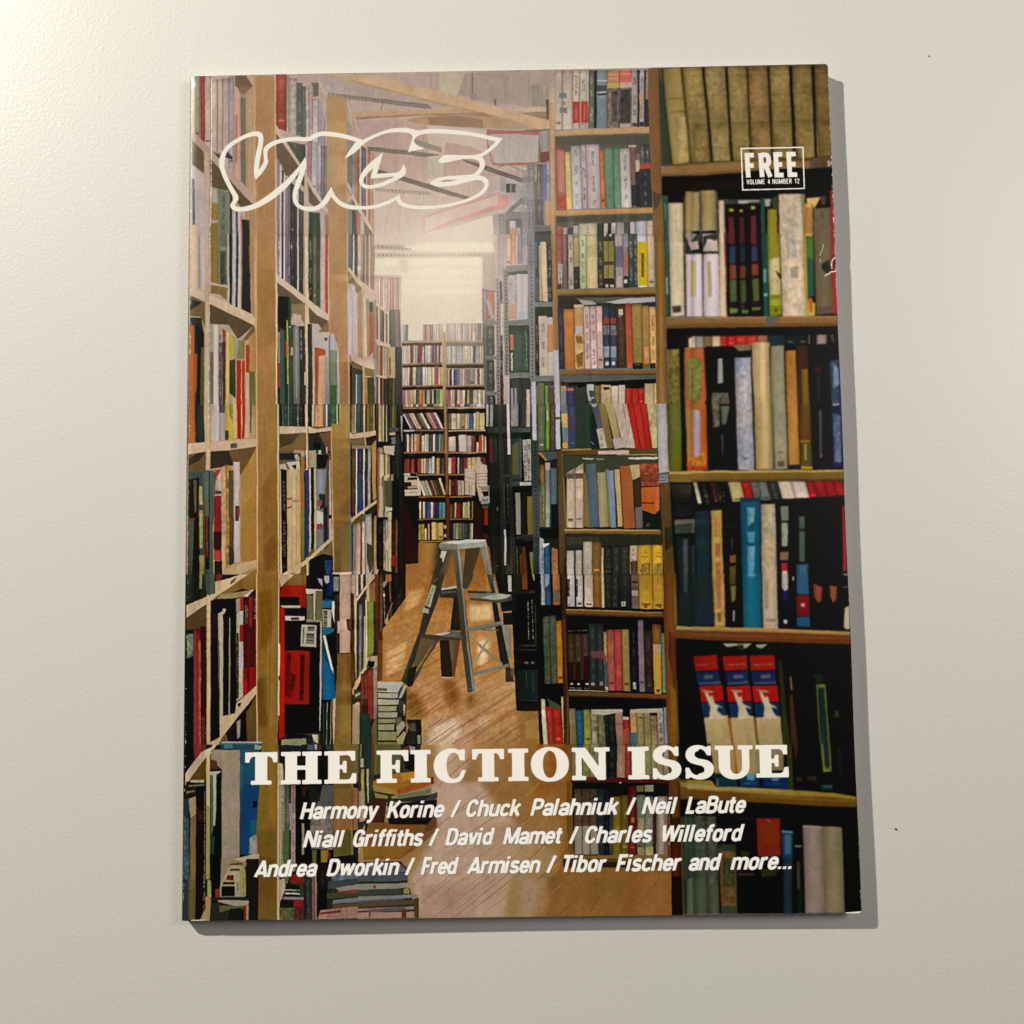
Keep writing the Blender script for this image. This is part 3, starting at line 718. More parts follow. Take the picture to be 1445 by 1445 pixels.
DATA.append('''
@ 256 330
P b09a84 60 0 1445 0 1445 1445 55 1445
P c3ab90 68 0 140 0 140 460 68 450
P 8c7c7a 138 0 150 0 160 460 145 460
P b8a8ac 150 0 235 0 225 480 160 470
P 7f6430 245 0 312 0 320 425 250 410
P 757768 312 0 390 0 395 430 325 440
P 3f4540 320 140 372 140 375 420 325 425 :t
P 5a5f55 318 0 385 0 385 110 318 100
P b8a58c 385 0 405 0 405 580 385 560
P 7c6232 250 430 385 450 380 560 240 530
P baa48c 250 405 390 440 390 455 250 425
P ac9c86 245 500 320 510 380 560 380 590 240 530
P 1f2224 402 0 430 0 425 600 405 580
P a8a8ac 430 0 462 0 458 620 428 600
P 252a30 462 0 484 0 478 630 458 620
P c0acaa 484 0 505 0 505 650 475 630
P a8604c 503 0 516 0 520 300 515 350 512 640 505 640
P 1d2420 516 0 575 0 585 690 512 650
P 8c4a34 568 100 578 100 585 400 575 300
P a17c50 575 0 612 0 625 710 588 690
P bb9a6c 612 0 630 0 640 1445 625 1445
P a6763f 628 0 800 0 805 1445 638 1445
P 9e6e38 660 300 780 300 790 900 660 1000
L c9a577 8 634 0 636 1445
P d2bda0 795 0 806 0 812 1445 800 1445
P c4ac94 68 440 200 490 200 575 68 515
P 6c5538 68 515 200 575 200 800 160 700 68 690
P 2a2820 70 545 170 580 68 650
P b8a080 198 0 235 0 235 1445 195 1445
P c8ae90 236 510 600 680 625 720 615 775 236 590
P 54452f 238 590 400 670 612 772 480 890 400 770 238 760
P 6d5636 612 772 520 890 540 900 625 900 625 800
P a67c44 560 880 628 820 632 1445 560 1445
P 2a2f28 68 700 165 710 190 850 190 1445 60 1445
P a85a26 62 770 108 770 112 1445 58 1445
P a04a24 105 1000 135 1020 130 1300 105 1400
P 15191a 118 760 190 840 160 1445 125 1445 135 1000
P 54502c 165 960 190 960 190 1445 155 1445
P 948c80 236 760 270 760 272 1445 236 1445
P 5b5e50 240 1000 268 1000 268 1445 240 1445
P c4b6a8 268 760 308 775 312 1445 272 1445
P 9a8c84 308 780 340 790 345 1445 312 1445 :t
P 8c3a2c 345 800 385 830 385 920 350 910
P 4d3020 345 910 380 920 378 1445 350 1445
P 55505a 315 920 345 920 345 1445 315 1445 :T
P cdac70 375 820 405 840 405 1445 372 1445
P aaa02c 405 850 445 870 450 1050 405 1060
P 8f8c90 440 860 470 880 465 1200 450 1190
P 40441c 405 1070 455 1060 460 1400 405 1350
P c0a880 420 1360 465 1400 465 1445 420 1445
P 7d7440 480 900 535 900 530 1060 470 1060
P a82818 468 1070 505 1070 505 1445 468 1445
P b03020 508 1075 535 1075 535 1445 508 1445
P d8b088 503 1070 510 1070 512 1445 505 1445
P c09a78 535 900 572 890 575 1180 535 1180
P a63220 545 935 575 935 572 1175 545 1170
P c0a088 540 1180 575 1180 572 1445 540 1445
P 5d6030 575 1160 620 1170 625 1445 575 1445
R 0 0 340 690 0 808:8c7078 830:c0b4b4 848:24242a 862:c4b8b8 880:6a5c66 905:5c5458:0:T 922:23252a 960:2a2c28 980:c0b8b4 995:2a2e2c:0 1030:a08c7a 1040:cbb49c 1075:23281f:0:T 1110:55543a 1148:343828 1175:b8a698 1220:b02c20 1240:c0a080 1255
S f0ece8 3 826 60 830 130
S f0ece8 2.5 930 90 935 150
S e8e4e0 2 986 80 988 140
S e8e4e0 2 830 190 832 320
S d8d0c8 2.5 992 370 990 450
S d8d0c8 2 985 180 987 340
P cbb5a4 805 335 880 400 1050 540 1045 590 930 500 808 410
P 5c4a33 810 410 930 500 1045 590 1045 600 930 640 920 560 815 520
P 846a48 925 600 1045 580 1045 760 1000 700 930 700
P cbb29a 1060 540 1180 640 1250 690 1250 735 1150 690 1062 590
P 54452f 1062 595 1150 690 1248 738 1200 820 1160 760 1065 750
P 7d6240 1248 735 1160 830 1250 850
P cdb090 1042 400 1075 420 1078 560 1110 1445 1065 1445 1048 700
P 131a16 815 525 912 530 915 640 905 820 815 800
P 1f3c2c 908 540 928 560 930 780 905 780
P 1a2b22 815 790 905 800 905 1445 812 1445
P 8c8074 815 830 832 830 835 1100 820 1100
P 8c3a28 815 1110 835 1110 838 1300 820 1300
P 3d5048 832 800 870 820 875 1445 838 1445
P a8a234 888 730 900 730 910 1270 896 1270 :n
P b05028 880 900 895 900 900 1050 885 1050
P 394433 905 800 945 780 950 1445 910 1445
P a8a070 925 960 945 960 945 1030 925 1030
P 2b3c52 930 770 965 770 960 900 932 910
P 6f6e68 945 780 1000 780 1005 1445 950 1445
P 8f8880 965 800 985 800 985 1400 970 1400
P b8a490 940 670 1020 690 1010 740 960 760
P 2d2e28 998 780 1045 780 1055 1445 1005 1445
S d0ccc0 2.5 1014 810 1014 1080
P d0b088 1040 1170 1052 1170 1052 1280 1040 1280
P 2a2e24 1070 760 1105 760 1112 1445 1072 1445
P b3a79c 1105 800 1165 765 1160 830 1250 830 1255 850 1250 1445 1120 1445 1112 860
P a8431f 1130 960 1220 980 1220 1030 1165 1035 1155 1445 1130 1445
P c8a080 1165 1035 1220 1040 1215 1445 1155 1445
P 9c8a7c 1220 1040 1240 1040 1245 1445 1218 1445
P 44484c 1210 880 1236 880 1236 905 1212 905
P 5d6470 1248 860 1258 870 1262 1445 1250 1445
P a39aa4 1258 850 1310 840 1310 970 1258 975
P 75805f 1258 985 1335 985 1335 1445 1262 1445
P 3f6430 1265 1280 1315 1280 1315 1445 1268 1445
P b5aaa8 1320 985 1342 990 1345 1445 1320 1445
P ad7e4c 1250 0 1400 0 1420 1445 1345 1445 1340 980 1310 830 1255 850
P a6774a 1258 740 1300 700 1400 800 1400 1445 1345 1445 1335 980
P c8a888 1400 0 1412 0 1432 1445 1420 1445
P 55606c 1415 0 1445 0 1445 300 1415 280
P c4b8a8 1412 280 1445 310 1445 350 1412 320
P 7c6240 1412 315 1445 350 1445 420 1415 420
P b5a8b0 1418 430 1445 425 1445 1010 1422 1020
P 7a6248 1425 1020 1445 1040 1445 1120 1425 1110
P 23241a 1428 1110 1445 1110 1445 1445 1430 1445
L 5d4a2a 5 1322 262 1330 262
@ 496 330
P c0a59c 0 0 1445 0 1445 1445 0 1445
P cdb8ae 180 0 1240 0 1240 60 180 100
P d8ccb8 440 95 700 60 1200 65 1215 155 640 150 430 130
P 7d6c62 195 95 400 100 520 130 400 130 200 118 :h
P d6c6b8 195 130 620 160 620 175 195 160
P 8f7c74 205 165 620 165 1130 165 1130 190 620 192 210 190 :h
P dacfba 190 200 1110 195 1105 520 420 520 415 350 190 350
P d8cfb0 200 205 410 205 400 270 200 280
P d9c9b8 410 510 1110 510 1110 770 415 770
P cdb4a8 405 210 470 220 480 330 420 330
P d8c8b4 470 500 1105 500 1105 780 600 910 480 900 470 760
P e2dcc4 460 100 700 75 1190 78 1205 145 640 140 450 125
P e4dec4 480 205 1095 202 1095 262 480 265
P e4dec4 195 210 400 210 395 265 198 272
P e2dcc2 480 295 1095 292 1090 345 480 350
P e0d8be 440 395 1090 390 1085 430 440 432
P e0d8be 470 470 1090 465 1085 510 470 512
B 3 180 40 1245 40 1240 500 1112 780 412 780 405 350 190 350
P a08c80 195 95 400 100 520 130 400 130 200 118 :h
P a8968a 205 165 620 165 1130 165 1130 188 620 190 210 188 :h
P b8a08e 0 0 0 0 0 0
L c9b8a8 3 430 276 1090 280
L c9b8a8 3 430 440 1090 435
L cbbba8 3 480 365 1100 360
P bca39a 1105 160 1240 160 1245 500 1110 470
R 370 370 640 640 0 200:c0a498 225:cdb8b0 245:b88078 265:d2c0b4 280:c4a090 305:b89a90 325:a87870 345:b06a68 360:c8a8a0 372:9c7a70 400:c0a498 415
R 0 0 340 480 0 0:2a2e2c 10:c4c4c0 22:262c2c 48:b0a090 80:8a7468 95:54443c 108:a8907e 120:6c5850 140:b89e88 160:8a6a5c 190
P c9ac8e 0 310 100 430 195 545 190 580 100 480 0 365
P 6c5a3c 0 365 85 460 85 560 40 500 0 420
P b39a78 85 440 110 460 115 1090 85 1080
P a08060 50 500 85 460 90 1050 55 1050
P b8a8b0 0 430 25 440 35 500 50 500 55 1030 0 1030
P c9b594 100 540 118 540 140 1030 105 1050
P 8a8070 118 545 150 560 152 1050 130 1040
P 3a3a34 150 580 178 570 178 660 152 660
P a84a28 148 665 180 665 180 1000 152 1040
P 7c6c60 178 580 192 590 192 1060 180 1060
P c8b090 0 1020 90 1075 205 1120 200 1150 90 1115 0 1070
P 5c4a30 0 1075 90 1120 90 1160 0 1140
P 2a2a22 0 1130 100 1160 100 1445 0 1445
P 2f4a60 40 1190 80 1190 80 1445 42 1445
P b0b0a4 35 1190 45 1190 45 1445 35 1445
P b89870 92 1100 108 1110 110 1445 95 1445
P 785c38 108 1130 190 1150 190 1215 108 1200
P a87038 105 1210 132 1210 135 1445 108 1445
P 2c3424 132 1215 190 1215 195 1445 135 1445
P 8c7c74 190 550 210 570 212 1445 195 1445
R 600 680 900 950 0 208:6a5850 222:c0ac9c 240:6c5850 262:3e3830 275:c4b0a0 290:54483e 300:b8a898 320:2e302e 345:343a38 365
P 55504a 320 640 365 640 380 960 330 960
P 706664 365 640 412 640 425 1445 380 1445
P 6c3a30 395 660 405 660 420 1100 412 1100
P c4ae9a 205 580 310 660 300 680 205 605
P c4ae9a 205 890 320 940 310 965 205 915
R 940 960 1200 1220 0 208:8c7058 225:b08c70 240:7c3a2c 260:b39070 280:9c9488 300:8a7468 310
P a8945c 310 965 355 965 360 1060 370 1380 345 1380 310 1250
P 443c2c 318 1050 330 1050 330 1200 320 1200 :n
R 1210 1230 1445 1445 0 208:6a4434 225:c8a890 240:3a1e1a 255:5c4030 275:1c1c1a 310:2c2a1c 345:55503c 365:2c2a24 425
P c4ac90 215 1190 300 1215 300 1230 215 1210
P 3f3c3a 365 960 425 960 428 1445 370 1445
P 5c5656 1110 460 1200 470 1210 1445 1130 1445 1110 900
P a39088 1110 180 1210 160 1240 500 1115 460
R 480 480 730 730 0 1115:7c7270 1150:b05c40 1205:8d8684 1215
P 8f94a0 1140 560 1160 560 1215 720 1180 720
P 6f6c6e 1115 735 1240 735 1240 770 1115 770
P 4a4644 1140 780 1210 780 1215 1030 1145 1030 :T
P 6f6c6e 1130 1040 1230 1040 1230 1065 1130 1065
P 393c38 1145 1075 1210 1075 1215 1330 1150 1330 :T
P 6a6a68 1135 1340 1230 1340 1230 1365 1135 1365
P 2c3028 1150 1370 1220 1370 1220 1445 1150 1445 :T
P a08f90 1235 0 1310 0 1315 600 1240 600
P 857c80 1225 380 1250 380 1260 1445 1230 1445 :h
P 3f3c3a 1255 400 1275 400 1290 1445 1262 1445 :T
P c4b4a8 1260 590 1278 590 1280 860 1265 860
P 767072 1285 280 1330 280 1335 1200 1300 1200 :h
P a38f94 1290 0 1320 0 1320 300 1290 300
R 0 0 260 255 0 1312:b8a098 1350:b8785a 1395:b0a4a8 1408:6a6c8c 1445
P d0b4a4 1315 40 1348 40 1350 185 1318 185
P 7a7478 1310 268 1445 262 1445 308 1310 320
P 4c4a48 1320 320 1445 310 1445 350 1320 350
P a89da4 1320 355 1400 355 1400 725 1330 725 :n
P b8b0b8 1398 340 1445 340 1445 725 1402 725
P b88a78 1330 600 1400 610 1400 720 1335 720
P 9cacbc 1412 660 1445 660 1445 725 1412 725
P 6b6b6c 1320 735 1445 730 1445 770 1325 775
P 2f3630 1330 775 1445 775 1445 1180 1340 1180
P b0604c 1342 855 1370 855 1375 990 1345 990
P c8bca8 1350 1010 1366 1010 1372 1165 1355 1165 :t
P 3f4a40 1375 860 1445 860 1445 1180 1380 1180
P 6b6d6c 1338 1180 1445 1180 1445 1215 1340 1220
P b3a8ac 1310 1215 1335 1215 1335 1445 1315 1445
P 34383a 1340 1225 1445 1220 1445 1445 1340 1445
P 8c84a0 1350 1310 1370 1310 1372 1445 1355 1445
P 7c7490 1380 1310 1400 1310 1402 1445 1382 1445
R 770 765 905 905 0 425:b0a8a8 440:8c94a0 455:5c6470 475:d5c4b0:200 605:a87c74 618:7f4c48 632:b89088 648:c88880 662:a85c58 690:c4a8a0 700:b8a8a8:0 720:c0b0a8 740:ac9c9c 770
R 760 760 905 905 0 800:b08c80 815:a89c9c 830:b8a8a0 850:c0b4ac 865:a08c8c 880:b8b0b0 900:ccb8a8 925:b0887c 945:c8b4a8 960:9c9494 980:a89890 995:c0a8a0 1015:b07c70 1025:c8b098 1050:9c8c8c 1070:7c6c6c 1100:c0b0a8 1110
P a88c60 420 905 768 905 768 922 420 925
P a88a5c 798 905 1112 905 1112 920 798 922
P 4a3020 425 925 770 922 770 950 425 955
P 7a6a54 798 922 1115 920 1115 950 798 955
R 945 945 1095 1092 0 428:b8aca8 442:c8b8b0 460:b8a098 478:c4b0a8 495:8c2c28:0 520:a8a0a8 540:9890a4 558:7c2c34 578:8c2c28 598:c4b0a0:30 612:4c3c3c 622:b4a8a8 640:c8bcb4 668:a0807c 680:50485c 700:a05c50 712:3c3c40 722:a89888 740:4c3830 752:c09c90 772
R 950 950 1095 1095 0 803:b09880 820:c8b4a8 838:8c8c84 850:b4acac 878:989ca4 890:9c9ca4 945:c0a898 960:ccbca0 985:b8a89c 1005:c8b0a0 1030:6c4c40 1050:8c8ca0 1088:c4b0a0 1100:b88c7c 1118
P 8a6238 430 1100 770 1090 770 1108 430 1115
P 9a7a4c 800 1100 1118 1095 1118 1110 800 1115
P 2c1a14 430 1115 775 1108 775 1140 430 1145
P 3c2c24 802 1112 1120 1110 1120 1140 802 1140
R 1130 1130 1285 1280 0 432:c0b4b0 455:c8a0a0 475:c8b8b0 492:8c2c28 508:503038 518:c4b098 548:485458:0 600:c8b8ac:0 625:c0b0a4 645:c8b8a8 680:c4b4a8 705:b43c28:-10 735:c8a898 752:c8a440 778
R 1145 1145 1285 1280 0 805:8c6c60 820:c8a890 832:3c2c2c 850:c8b8ac 868:30303c 880:50409c 900:786888 915:b08c88 940:c0a8a0 960:a06c70 985:706870 1000:84807c 1040:c8a894 1070:50404c 1085:c4b4a8 1105:b89c8c 1122
P 9a6c3c 430 1285 775 1280 775 1295 430 1300
P 9a7a4c 802 1285 1122 1283 1122 1298 802 1300
P 2c1810 430 1300 775 1295 775 1320 430 1325
P 2a1810 802 1300 1125 1298 1125 1325 802 1325
R 1325 1325 1445 1445 0 430:b04870 455:ccb8c0 468:b080a8 480:c89838 498:c0a890 515:d8a830 530:c8c098 545:3c3028 555:50443c 572:c8782c 600:c87830 620:2c1c1c 632:98a098 665:8c3028 680:b8a898 695:202830 715:508c50 745:a0c050 778
R 1325 1325 1445 1445 0 805:a85c60 820:b03c58 840:b8b098 855:c89878 875:5c4030 895:c8a8a8 920:c8806c 940:ccc0b0 965:4c3028 980:9cb04c 1000:3c3c38 1030:b09c90 1075:b8b8b8 1100:a8a040 1115:c0aca4 1130
P b98640 768 830 797 830 803 1445 778 1445
P c79c58 765 830 775 830 785 1445 778 1445
@ 736 330
P 6b6a64 0 0 1445 0 1445 1445 0 1445
P 9c909c 0 0 45 0 45 100 0 100 :n
P b0a0a8 0 100 48 100 48 260 0 260 :n
P 7c7a7c 0 262 48 268 48 300 0 305
P 3a3c38 0 305 48 310 48 345 0 345
P b3a8a8 0 340 50 340 50 725 0 728
P 90a8bc 0 660 22 660 22 705 0 705
P 6f7070 0 730 55 735 60 770 0 775
P 2f3832 0 775 60 775 65 1180 0 1175
P 345044 0 810 50 830 55 1160 0 1150 :n
L 8c9848 5 30 820 45 1150
P 6b6c6a 0 1185 70 1185 72 1225 0 1225
P 2c2f28 0 1225 70 1225 75 1445 0 1445
P c0a890 38 1320 68 1320 72 1445 42 1445
P 2e332e 105 0 245 0 265 700 120 700
P 4c5c58 105 70 130 70 130 290 108 290
P 3c4a46 108 370 140 370 142 570 110 570
P a48860 140 110 158 90 175 570 148 570
P c3a891 155 68 202 68 220 575 178 570
P 26281f 205 80 245 75 262 570 225 575 :T
P 6e7274 108 580 262 575 262 615 110 620
P 232820 110 620 265 618 265 710 112 700
P 2c2824 112 690 145 690 148 1205 115 1200 :T
P b8aa9c 142 698 210 695 220 1205 152 1208 :t
P b8a89c 210 710 262 705 275 1205 222 1205
P b87c58 215 770 268 765 270 1000 220 1010
P 75777a 48 0 100 0 115 1240 68 1240 :h
P 6e7070 70 1215 270 1210 272 1260 72 1260
P 3a3c3a 72 1255 272 1250 278 1290 75 1290
P b3aeb4 80 1255 118 1255 122 1445 82 1445
P 6c6c50 135 1265 188 1268 192 1445 140 1445
P 3c3c38 188 1290 235 1290 235 1445 190 1445
P 6c8c38 198 1290 220 1290 222 1445 200 1445
P 5a4440 235 1300 275 1300 278 1445 238 1445
P 8a643c 245 0 298 0 305 1000 270 980
P 7c5a34 290 300 302 300 310 980 300 980
P b4aab0 262 990 308 988 325 1445 280 1445
R 0 0 470 450 8 285:84423a 340:7c4c48 380:2c2824 388:b39a98:0:t 435:8c7c48:20 485:9ca878:0:t 545:bca474:0 640:2c2e28:0:T 690:7c7038:0 730:80703c 780:2c3030 790:9c8c90:0 855:8c7470 900:343c38:0:T 945:34403c:0:T 975:c8c4c4 1062:b39c80 1125
P a8a0a0 305 250 345 255 340 440 308 420 :t
P 34332c 298 430 335 420 335 468 300 470
P 5c5450 350 240 380 240 382 470 352 470
P 262b22 440 280 492 278 495 465 442 468
S c0b8a8 2.5 462 395 462 440
P 26241c 690 380 782 380 785 460 695 460
P b8aa98 710 425 735 430 735 455 712 455
P b8aa98 750 430 780 435 780 455 752 455
P 3c3420 690 235 780 232 780 262 690 265
P 2a2c20 690 0 780 0 780 60 690 65
P c0b4a0 700 0 715 0 715 18 700 20
P c0b4a0 745 0 760 0 758 22 745 20
P 625e70 792 105 855 100 858 285 795 280
P a89890 800 285 858 285 858 455 800 455
P 8c848c 812 290 845 290 845 355 815 358
P 8c8c94 862 0 900 0 905 110 862 110
P a8604c 865 190 900 180 900 300 870 340
P 2a2c2c 865 360 905 360 908 460 868 460
P c8c4c0 868 388 895 388 895 420 870 420
P c6a410 980 65 1062 68 1070 440 990 442
P 7c6820 1010 160 1040 160 1040 370 1015 370 :t
P 8b6736 302 478 1130 460 1130 515 305 520
P 6f5028 302 505 1130 500 1132 520 305 525
P 2a231c 305 522 1135 515 1135 620 310 640
P 4f4d48 440 545 1130 530 1135 580 560 590
P 9c9090 480 560 600 570 640 600 520 605
P b0a8ac 715 580 900 545 1130 540 1132 580 800 595
P 2e2c38 1018 585 1130 580 1132 610 1018 610
R 640 620 1150 1135 15 305:2c2c44:-20 350:b0682c:5 440:b98c54:-35 520:bfa09a:-20:t 575:c0a09c:-20:t 630:c09c98:-20 682:2c3440:-20 740:2c3440:-20 800:3f2f20:-20 875:b0492c:-30 930:8a7038:-30 1018:9c7440:-10 1078:c89c60:0:t 1135
P c8b090 440 600 520 598 522 620 440 622
P a8a8a8 455 790 515 785 510 840 455 850
P c8a068 445 850 522 845 525 1140 455 1140 :n
P 7c5c28 455 870 510 870 520 930 470 930
P 7c5420 460 1030 520 1000 520 1130 470 1140 :n
P 943830 695 720 740 715 740 760 697 765
P 943830 755 720 800 715 800 760 757 765
P 6b666a 692 780 742 775 745 860 695 865 :n
P 6b666a 752 780 802 775 805 860 755 865 :n
P 8890a0 695 960 745 955 745 1050 698 1055 :n
P 8890a0 755 960 803 955 803 1050 757 1055 :n
P c4c0bc 708 1090 738 1088 738 1118 710 1120
P c4c0bc 765 1085 795 1085 795 1115 767 1118
P c0b49c 822 640 855 635 860 690 822 690
S a09470 3 818 703 862 700
P 1e1c18 940 1100 1025 1095 1028 1145 942 1148
S a0a090 2 955 1112 1010 1110
P c4884c 1035 960 1078 955 1080 1100 1035 1105 :n
P 785030 1035 1110 1080 1105 1080 1140 1035 1142
P 26301f 1085 1100 1135 1095 1138 1140 1088 1145
P 7d5a30 325 1160 1138 1155 1140 1185 325 1200
P 6a4824 325 1190 1140 1180 1140 1192 325 1205
P 2a2c28 325 1205 1140 1190 1145 1310 330 1310
P 565853 325 1205 1140 1195 1140 1230 500 1260 325 1255
P 15120d 400 1265 1140 1235 1140 1310 400 1320
R 1290 1280 1445 1445 0 328:7c8880:0 380:2c3450:0 455:3c3430 470:3a403c:20 550:a8a4a0:-10 615:6c5424:0 670:bca480:-5 760:c4b0a0:5 820:c0ac9c:0 878:a42420:30 935:a82820:30 990:a82420:30 1042:b8a078:-10 1125:c0a060:-10 1145
P 2e3430 470 1310 545 1300 570 1445 480 1445
P c08a4c 335 1295 380 1295 378 1330 340 1335
P b85c50 385 1310 440 1310 440 1335 388 1335
P 3f4448 570 1330 625 1335 625 1385 580 1390
P 34383a 590 1400 630 1400 635 1445 595 1445
P 3a3020 690 1300 740 1300 750 1320 700 1330 :n
P 7b5428 1130 0 1210 0 1240 1445 1145 1445
P 8a612e 1150 0 1180 0 1210 1445 1180 1445
P 6a4824 1200 0 1215 0 1245 1445 1225 1445
P 29302a 1210 0 1260 0 1265 700 1225 705
P 2c4c3e 1212 0 1245 0 1250 690 1225 690
P 5c8c78 1218 380 1240 360 1245 520 1225 520
P c3b294 1250 0 1370 0 1390 695 1265 700 :s
P 3c3428 1275 615 1350 610 1350 665 1285 668 :n
P 2a2820 1368 0 1385 0 1398 700 1385 700
P 9c9a96 1385 0 1445 0 1445 170 1390 170
P 1e2420 1390 20 1445 150 1445 170 1392 170
P c0b0b4 1388 175 1445 178 1445 705 1400 705
P a48c5c 1435 230 1445 230 1445 530 1437 530
P 7d5a30 1220 710 1445 735 1445 770 1400 790 1228 800
P 6a4a24 1228 770 1445 770 1445 800 1230 805
P 0e0b06 1228 805 1445 800 1445 980 1230 980
P 776228 1245 980 1338 975 1345 1445 1252 1445 :n
P 100c08 1340 975 1378 970 1382 1445 1348 1445
P a85c2c 1378 970 1445 960 1445 1445 1382 1445
P 7c8040 1410 1090 1445 1050 1445 1400 1412 1420
P c8a080 1415 890 1445 880 1445 965 1418 965
@ 976 330
P 14110c 0 0 1218 0 1270 1445 0 1445
P 9c9c98 0 0 60 0 80 170 0 170 :n
P 1b211e 0 60 40 0 80 0 85 170 0 165
P c0a4a0 0 70 50 60 60 130 0 140
P b8b4b0 88 0 210 0 225 170 90 170 :n
P 232a26 95 20 200 0 225 20 200 60 130 40 95 130
P 242a26 90 150 225 150 225 172 90 172
P c4aaa8 125 75 195 70 200 120 140 130
P c4b6bc 0 172 82 172 95 705 0 705
P c6b8be 92 172 225 170 240 705 100 705
P a89060 0 230 32 230 35 538 0 540
P a89060 130 235 160 235 165 538 135 540
S 3a3c40 3 15 622 16 628
S 3a3c40 3 150 622 151 628
P c9ac88 225 0 270 0 300 705 240 705
P 7c2c24 278 0 290 0 300 500 292 500
P 0f100c 290 0 600 0 610 700 305 700
R 0 0 690 690 5 305:201014 380:0b0b08 390:1a1014 460:0c0c08 490:241016 570
P 5a2226 305 0 360 0 362 80 308 90
P 2a3a54 312 110 368 110 370 250 318 255
P 7c3c24 318 265 375 265 378 380 320 385
P 46582c 318 390 378 390 382 575 325 585
P 4a1c20 400 0 445 0 448 80 402 90
P 1d2834 402 110 450 110 455 240 405 245
P 6a3420 405 275 458 270 460 375 408 380
P 3c4c28 408 395 460 395 462 580 412 590
P 5c2428 495 0 545 0 550 80 500 90
P 2a3a54 500 115 555 115 558 230 505 235
P 803c24 508 260 560 255 565 350 512 355
P 4a5c2c 510 385 568 380 572 570 520 575
P 6a7c38 318 635 390 635 385 670 322 680
P 5a6c38 420 645 480 645 480 675 425 680
P 5c6c34 505 625 588 625 580 650 510 655
P 1d4644 585 0 635 0 655 730 612 700
P 5c9494 605 300 630 300 632 410 610 420
P 7cacb0 605 510 640 505 640 530 608 535
P 8a8220 635 0 740 0 760 520 655 530
P c0ac78 655 220 740 200 755 520 660 520
P b88c50 700 275 715 275 715 290 700 290
P 201c14 705 310 740 340 755 385 745 385
P a88448 668 400 685 395 685 415 670 415
P a88448 715 395 730 395 730 415 715 415
P 7c7c14 655 525 762 520 765 690 660 705
P 9c9c28 665 560 755 555 758 610 668 612
P 26281c 705 640 720 640 720 662 707 662
P 3c3c30 740 340 750 330 760 380 755 390
P c8b295 745 0 945 0 985 700 770 700 :n
P aca090 790 0 870 0 890 200 810 220 :n
P a89a84 830 280 900 280 905 380 840 380 :n
P a08c3c 940 0 975 0 985 540 965 700 950 400
P c8a868 960 0 1025 0 1025 20 965 20
P 3c7038 965 20 1028 20 1035 220 975 230
P 1f5440 975 200 1035 220 1040 530 985 540
P c8a83c 975 560 1045 590 1045 695 980 700
P c0501c 985 545 1025 550 1020 660 1000 680
P 6c5c44 1035 0 1180 0 1200 680 1055 690
P 5c5038 1060 620 1195 615 1198 680 1060 688
P 2e2c24 1100 260 1165 220 1180 320 1150 340 1105 310 :n
P a02420 1178 0 1218 0 1240 690 1200 685
P 6f1c18 1185 300 1195 200 1222 200 1225 330 1190 325
P 8a6030 0 712 600 705 1238 700 1242 780 700 795 0 800
P a07a48 0 708 600 702 1238 698 1238 712 0 722
P 6f4a22 0 760 1240 760 1242 788 0 802
P 565a58 630 700 765 705 690 780 635 780
P 0e0c08 0 802 1242 788 1246 860 0 870
R 870 855 970 935 0 0:c4b4a0 30:8c8c80 100:7c6444 170:c4a880 245:a82820 300:b02018 375:b4281c 465:b43020 555:9c5c40 640:1a3030 790:1a2020 990:8c7c6c 1000:201a18 1060:8c7868 1145:181a18:0:T 1246
S e8e0dc 3 325 885 335 895
S e0d8d8 2 320 925 365 930
S d8d4d0 2 815 918 865 918
S d8d4d0 2 915 918 970 918
S c8a8a0 2 390 900 440 905
S c8a8a0 2 490 890 540 895
P 7a6848 340 945 500 940 500 990 400 1000
P 0b0a08 120 960 345 955 370 1445 130 1445
P 080808 345 1000 500 1000 505 1050 350 1060
P 8a9088 220 1060 260 1060 268 1270 215 1280
P 6c6454 170 1350 310 1350 320 1445 165 1445 :n
P a8542c 0 975 100 970 125 1400 110 1445 0 1445
P 6c7434 0 1040 50 1045 90 1110 75 1445 0 1445 :n
P a19ca4 362 1055 500 1050 512 1445 370 1445 :n
P 74747c 362 1055 400 1052 405 1080 362 1080
P b89a68 505 925 655 920 670 1445 530 1445 515 1200
P c8ac7c 560 925 620 925 640 1445 590 1445
P 8a8468 665 955 780 950 795 1445 672 1445 :s
P 0a0a08 785 945 880 940 890 990 790 990
P ac6c28 792 992 880 990 898 1445 805 1445 :s
P 3c2418 885 955 985 950 1000 1445 900 1445
P 7c5c1c 930 1150 985 1150 1000 1445 940 1445
P 0a0a0c 990 940 1250 935 1262 1445 1000 1445
P 3a2024 1035 1130 1110 1130 1100 1180 1040 1190
P 2c2c30 1060 1200 1090 1200 1095 1445 1065 1445
P 303c54 1165 1075 1250 1070 1262 1445 1185 1445 :n
P 6c7c9c 1200 1090 1245 1150 1255 1280 1200 1320 :n
''')
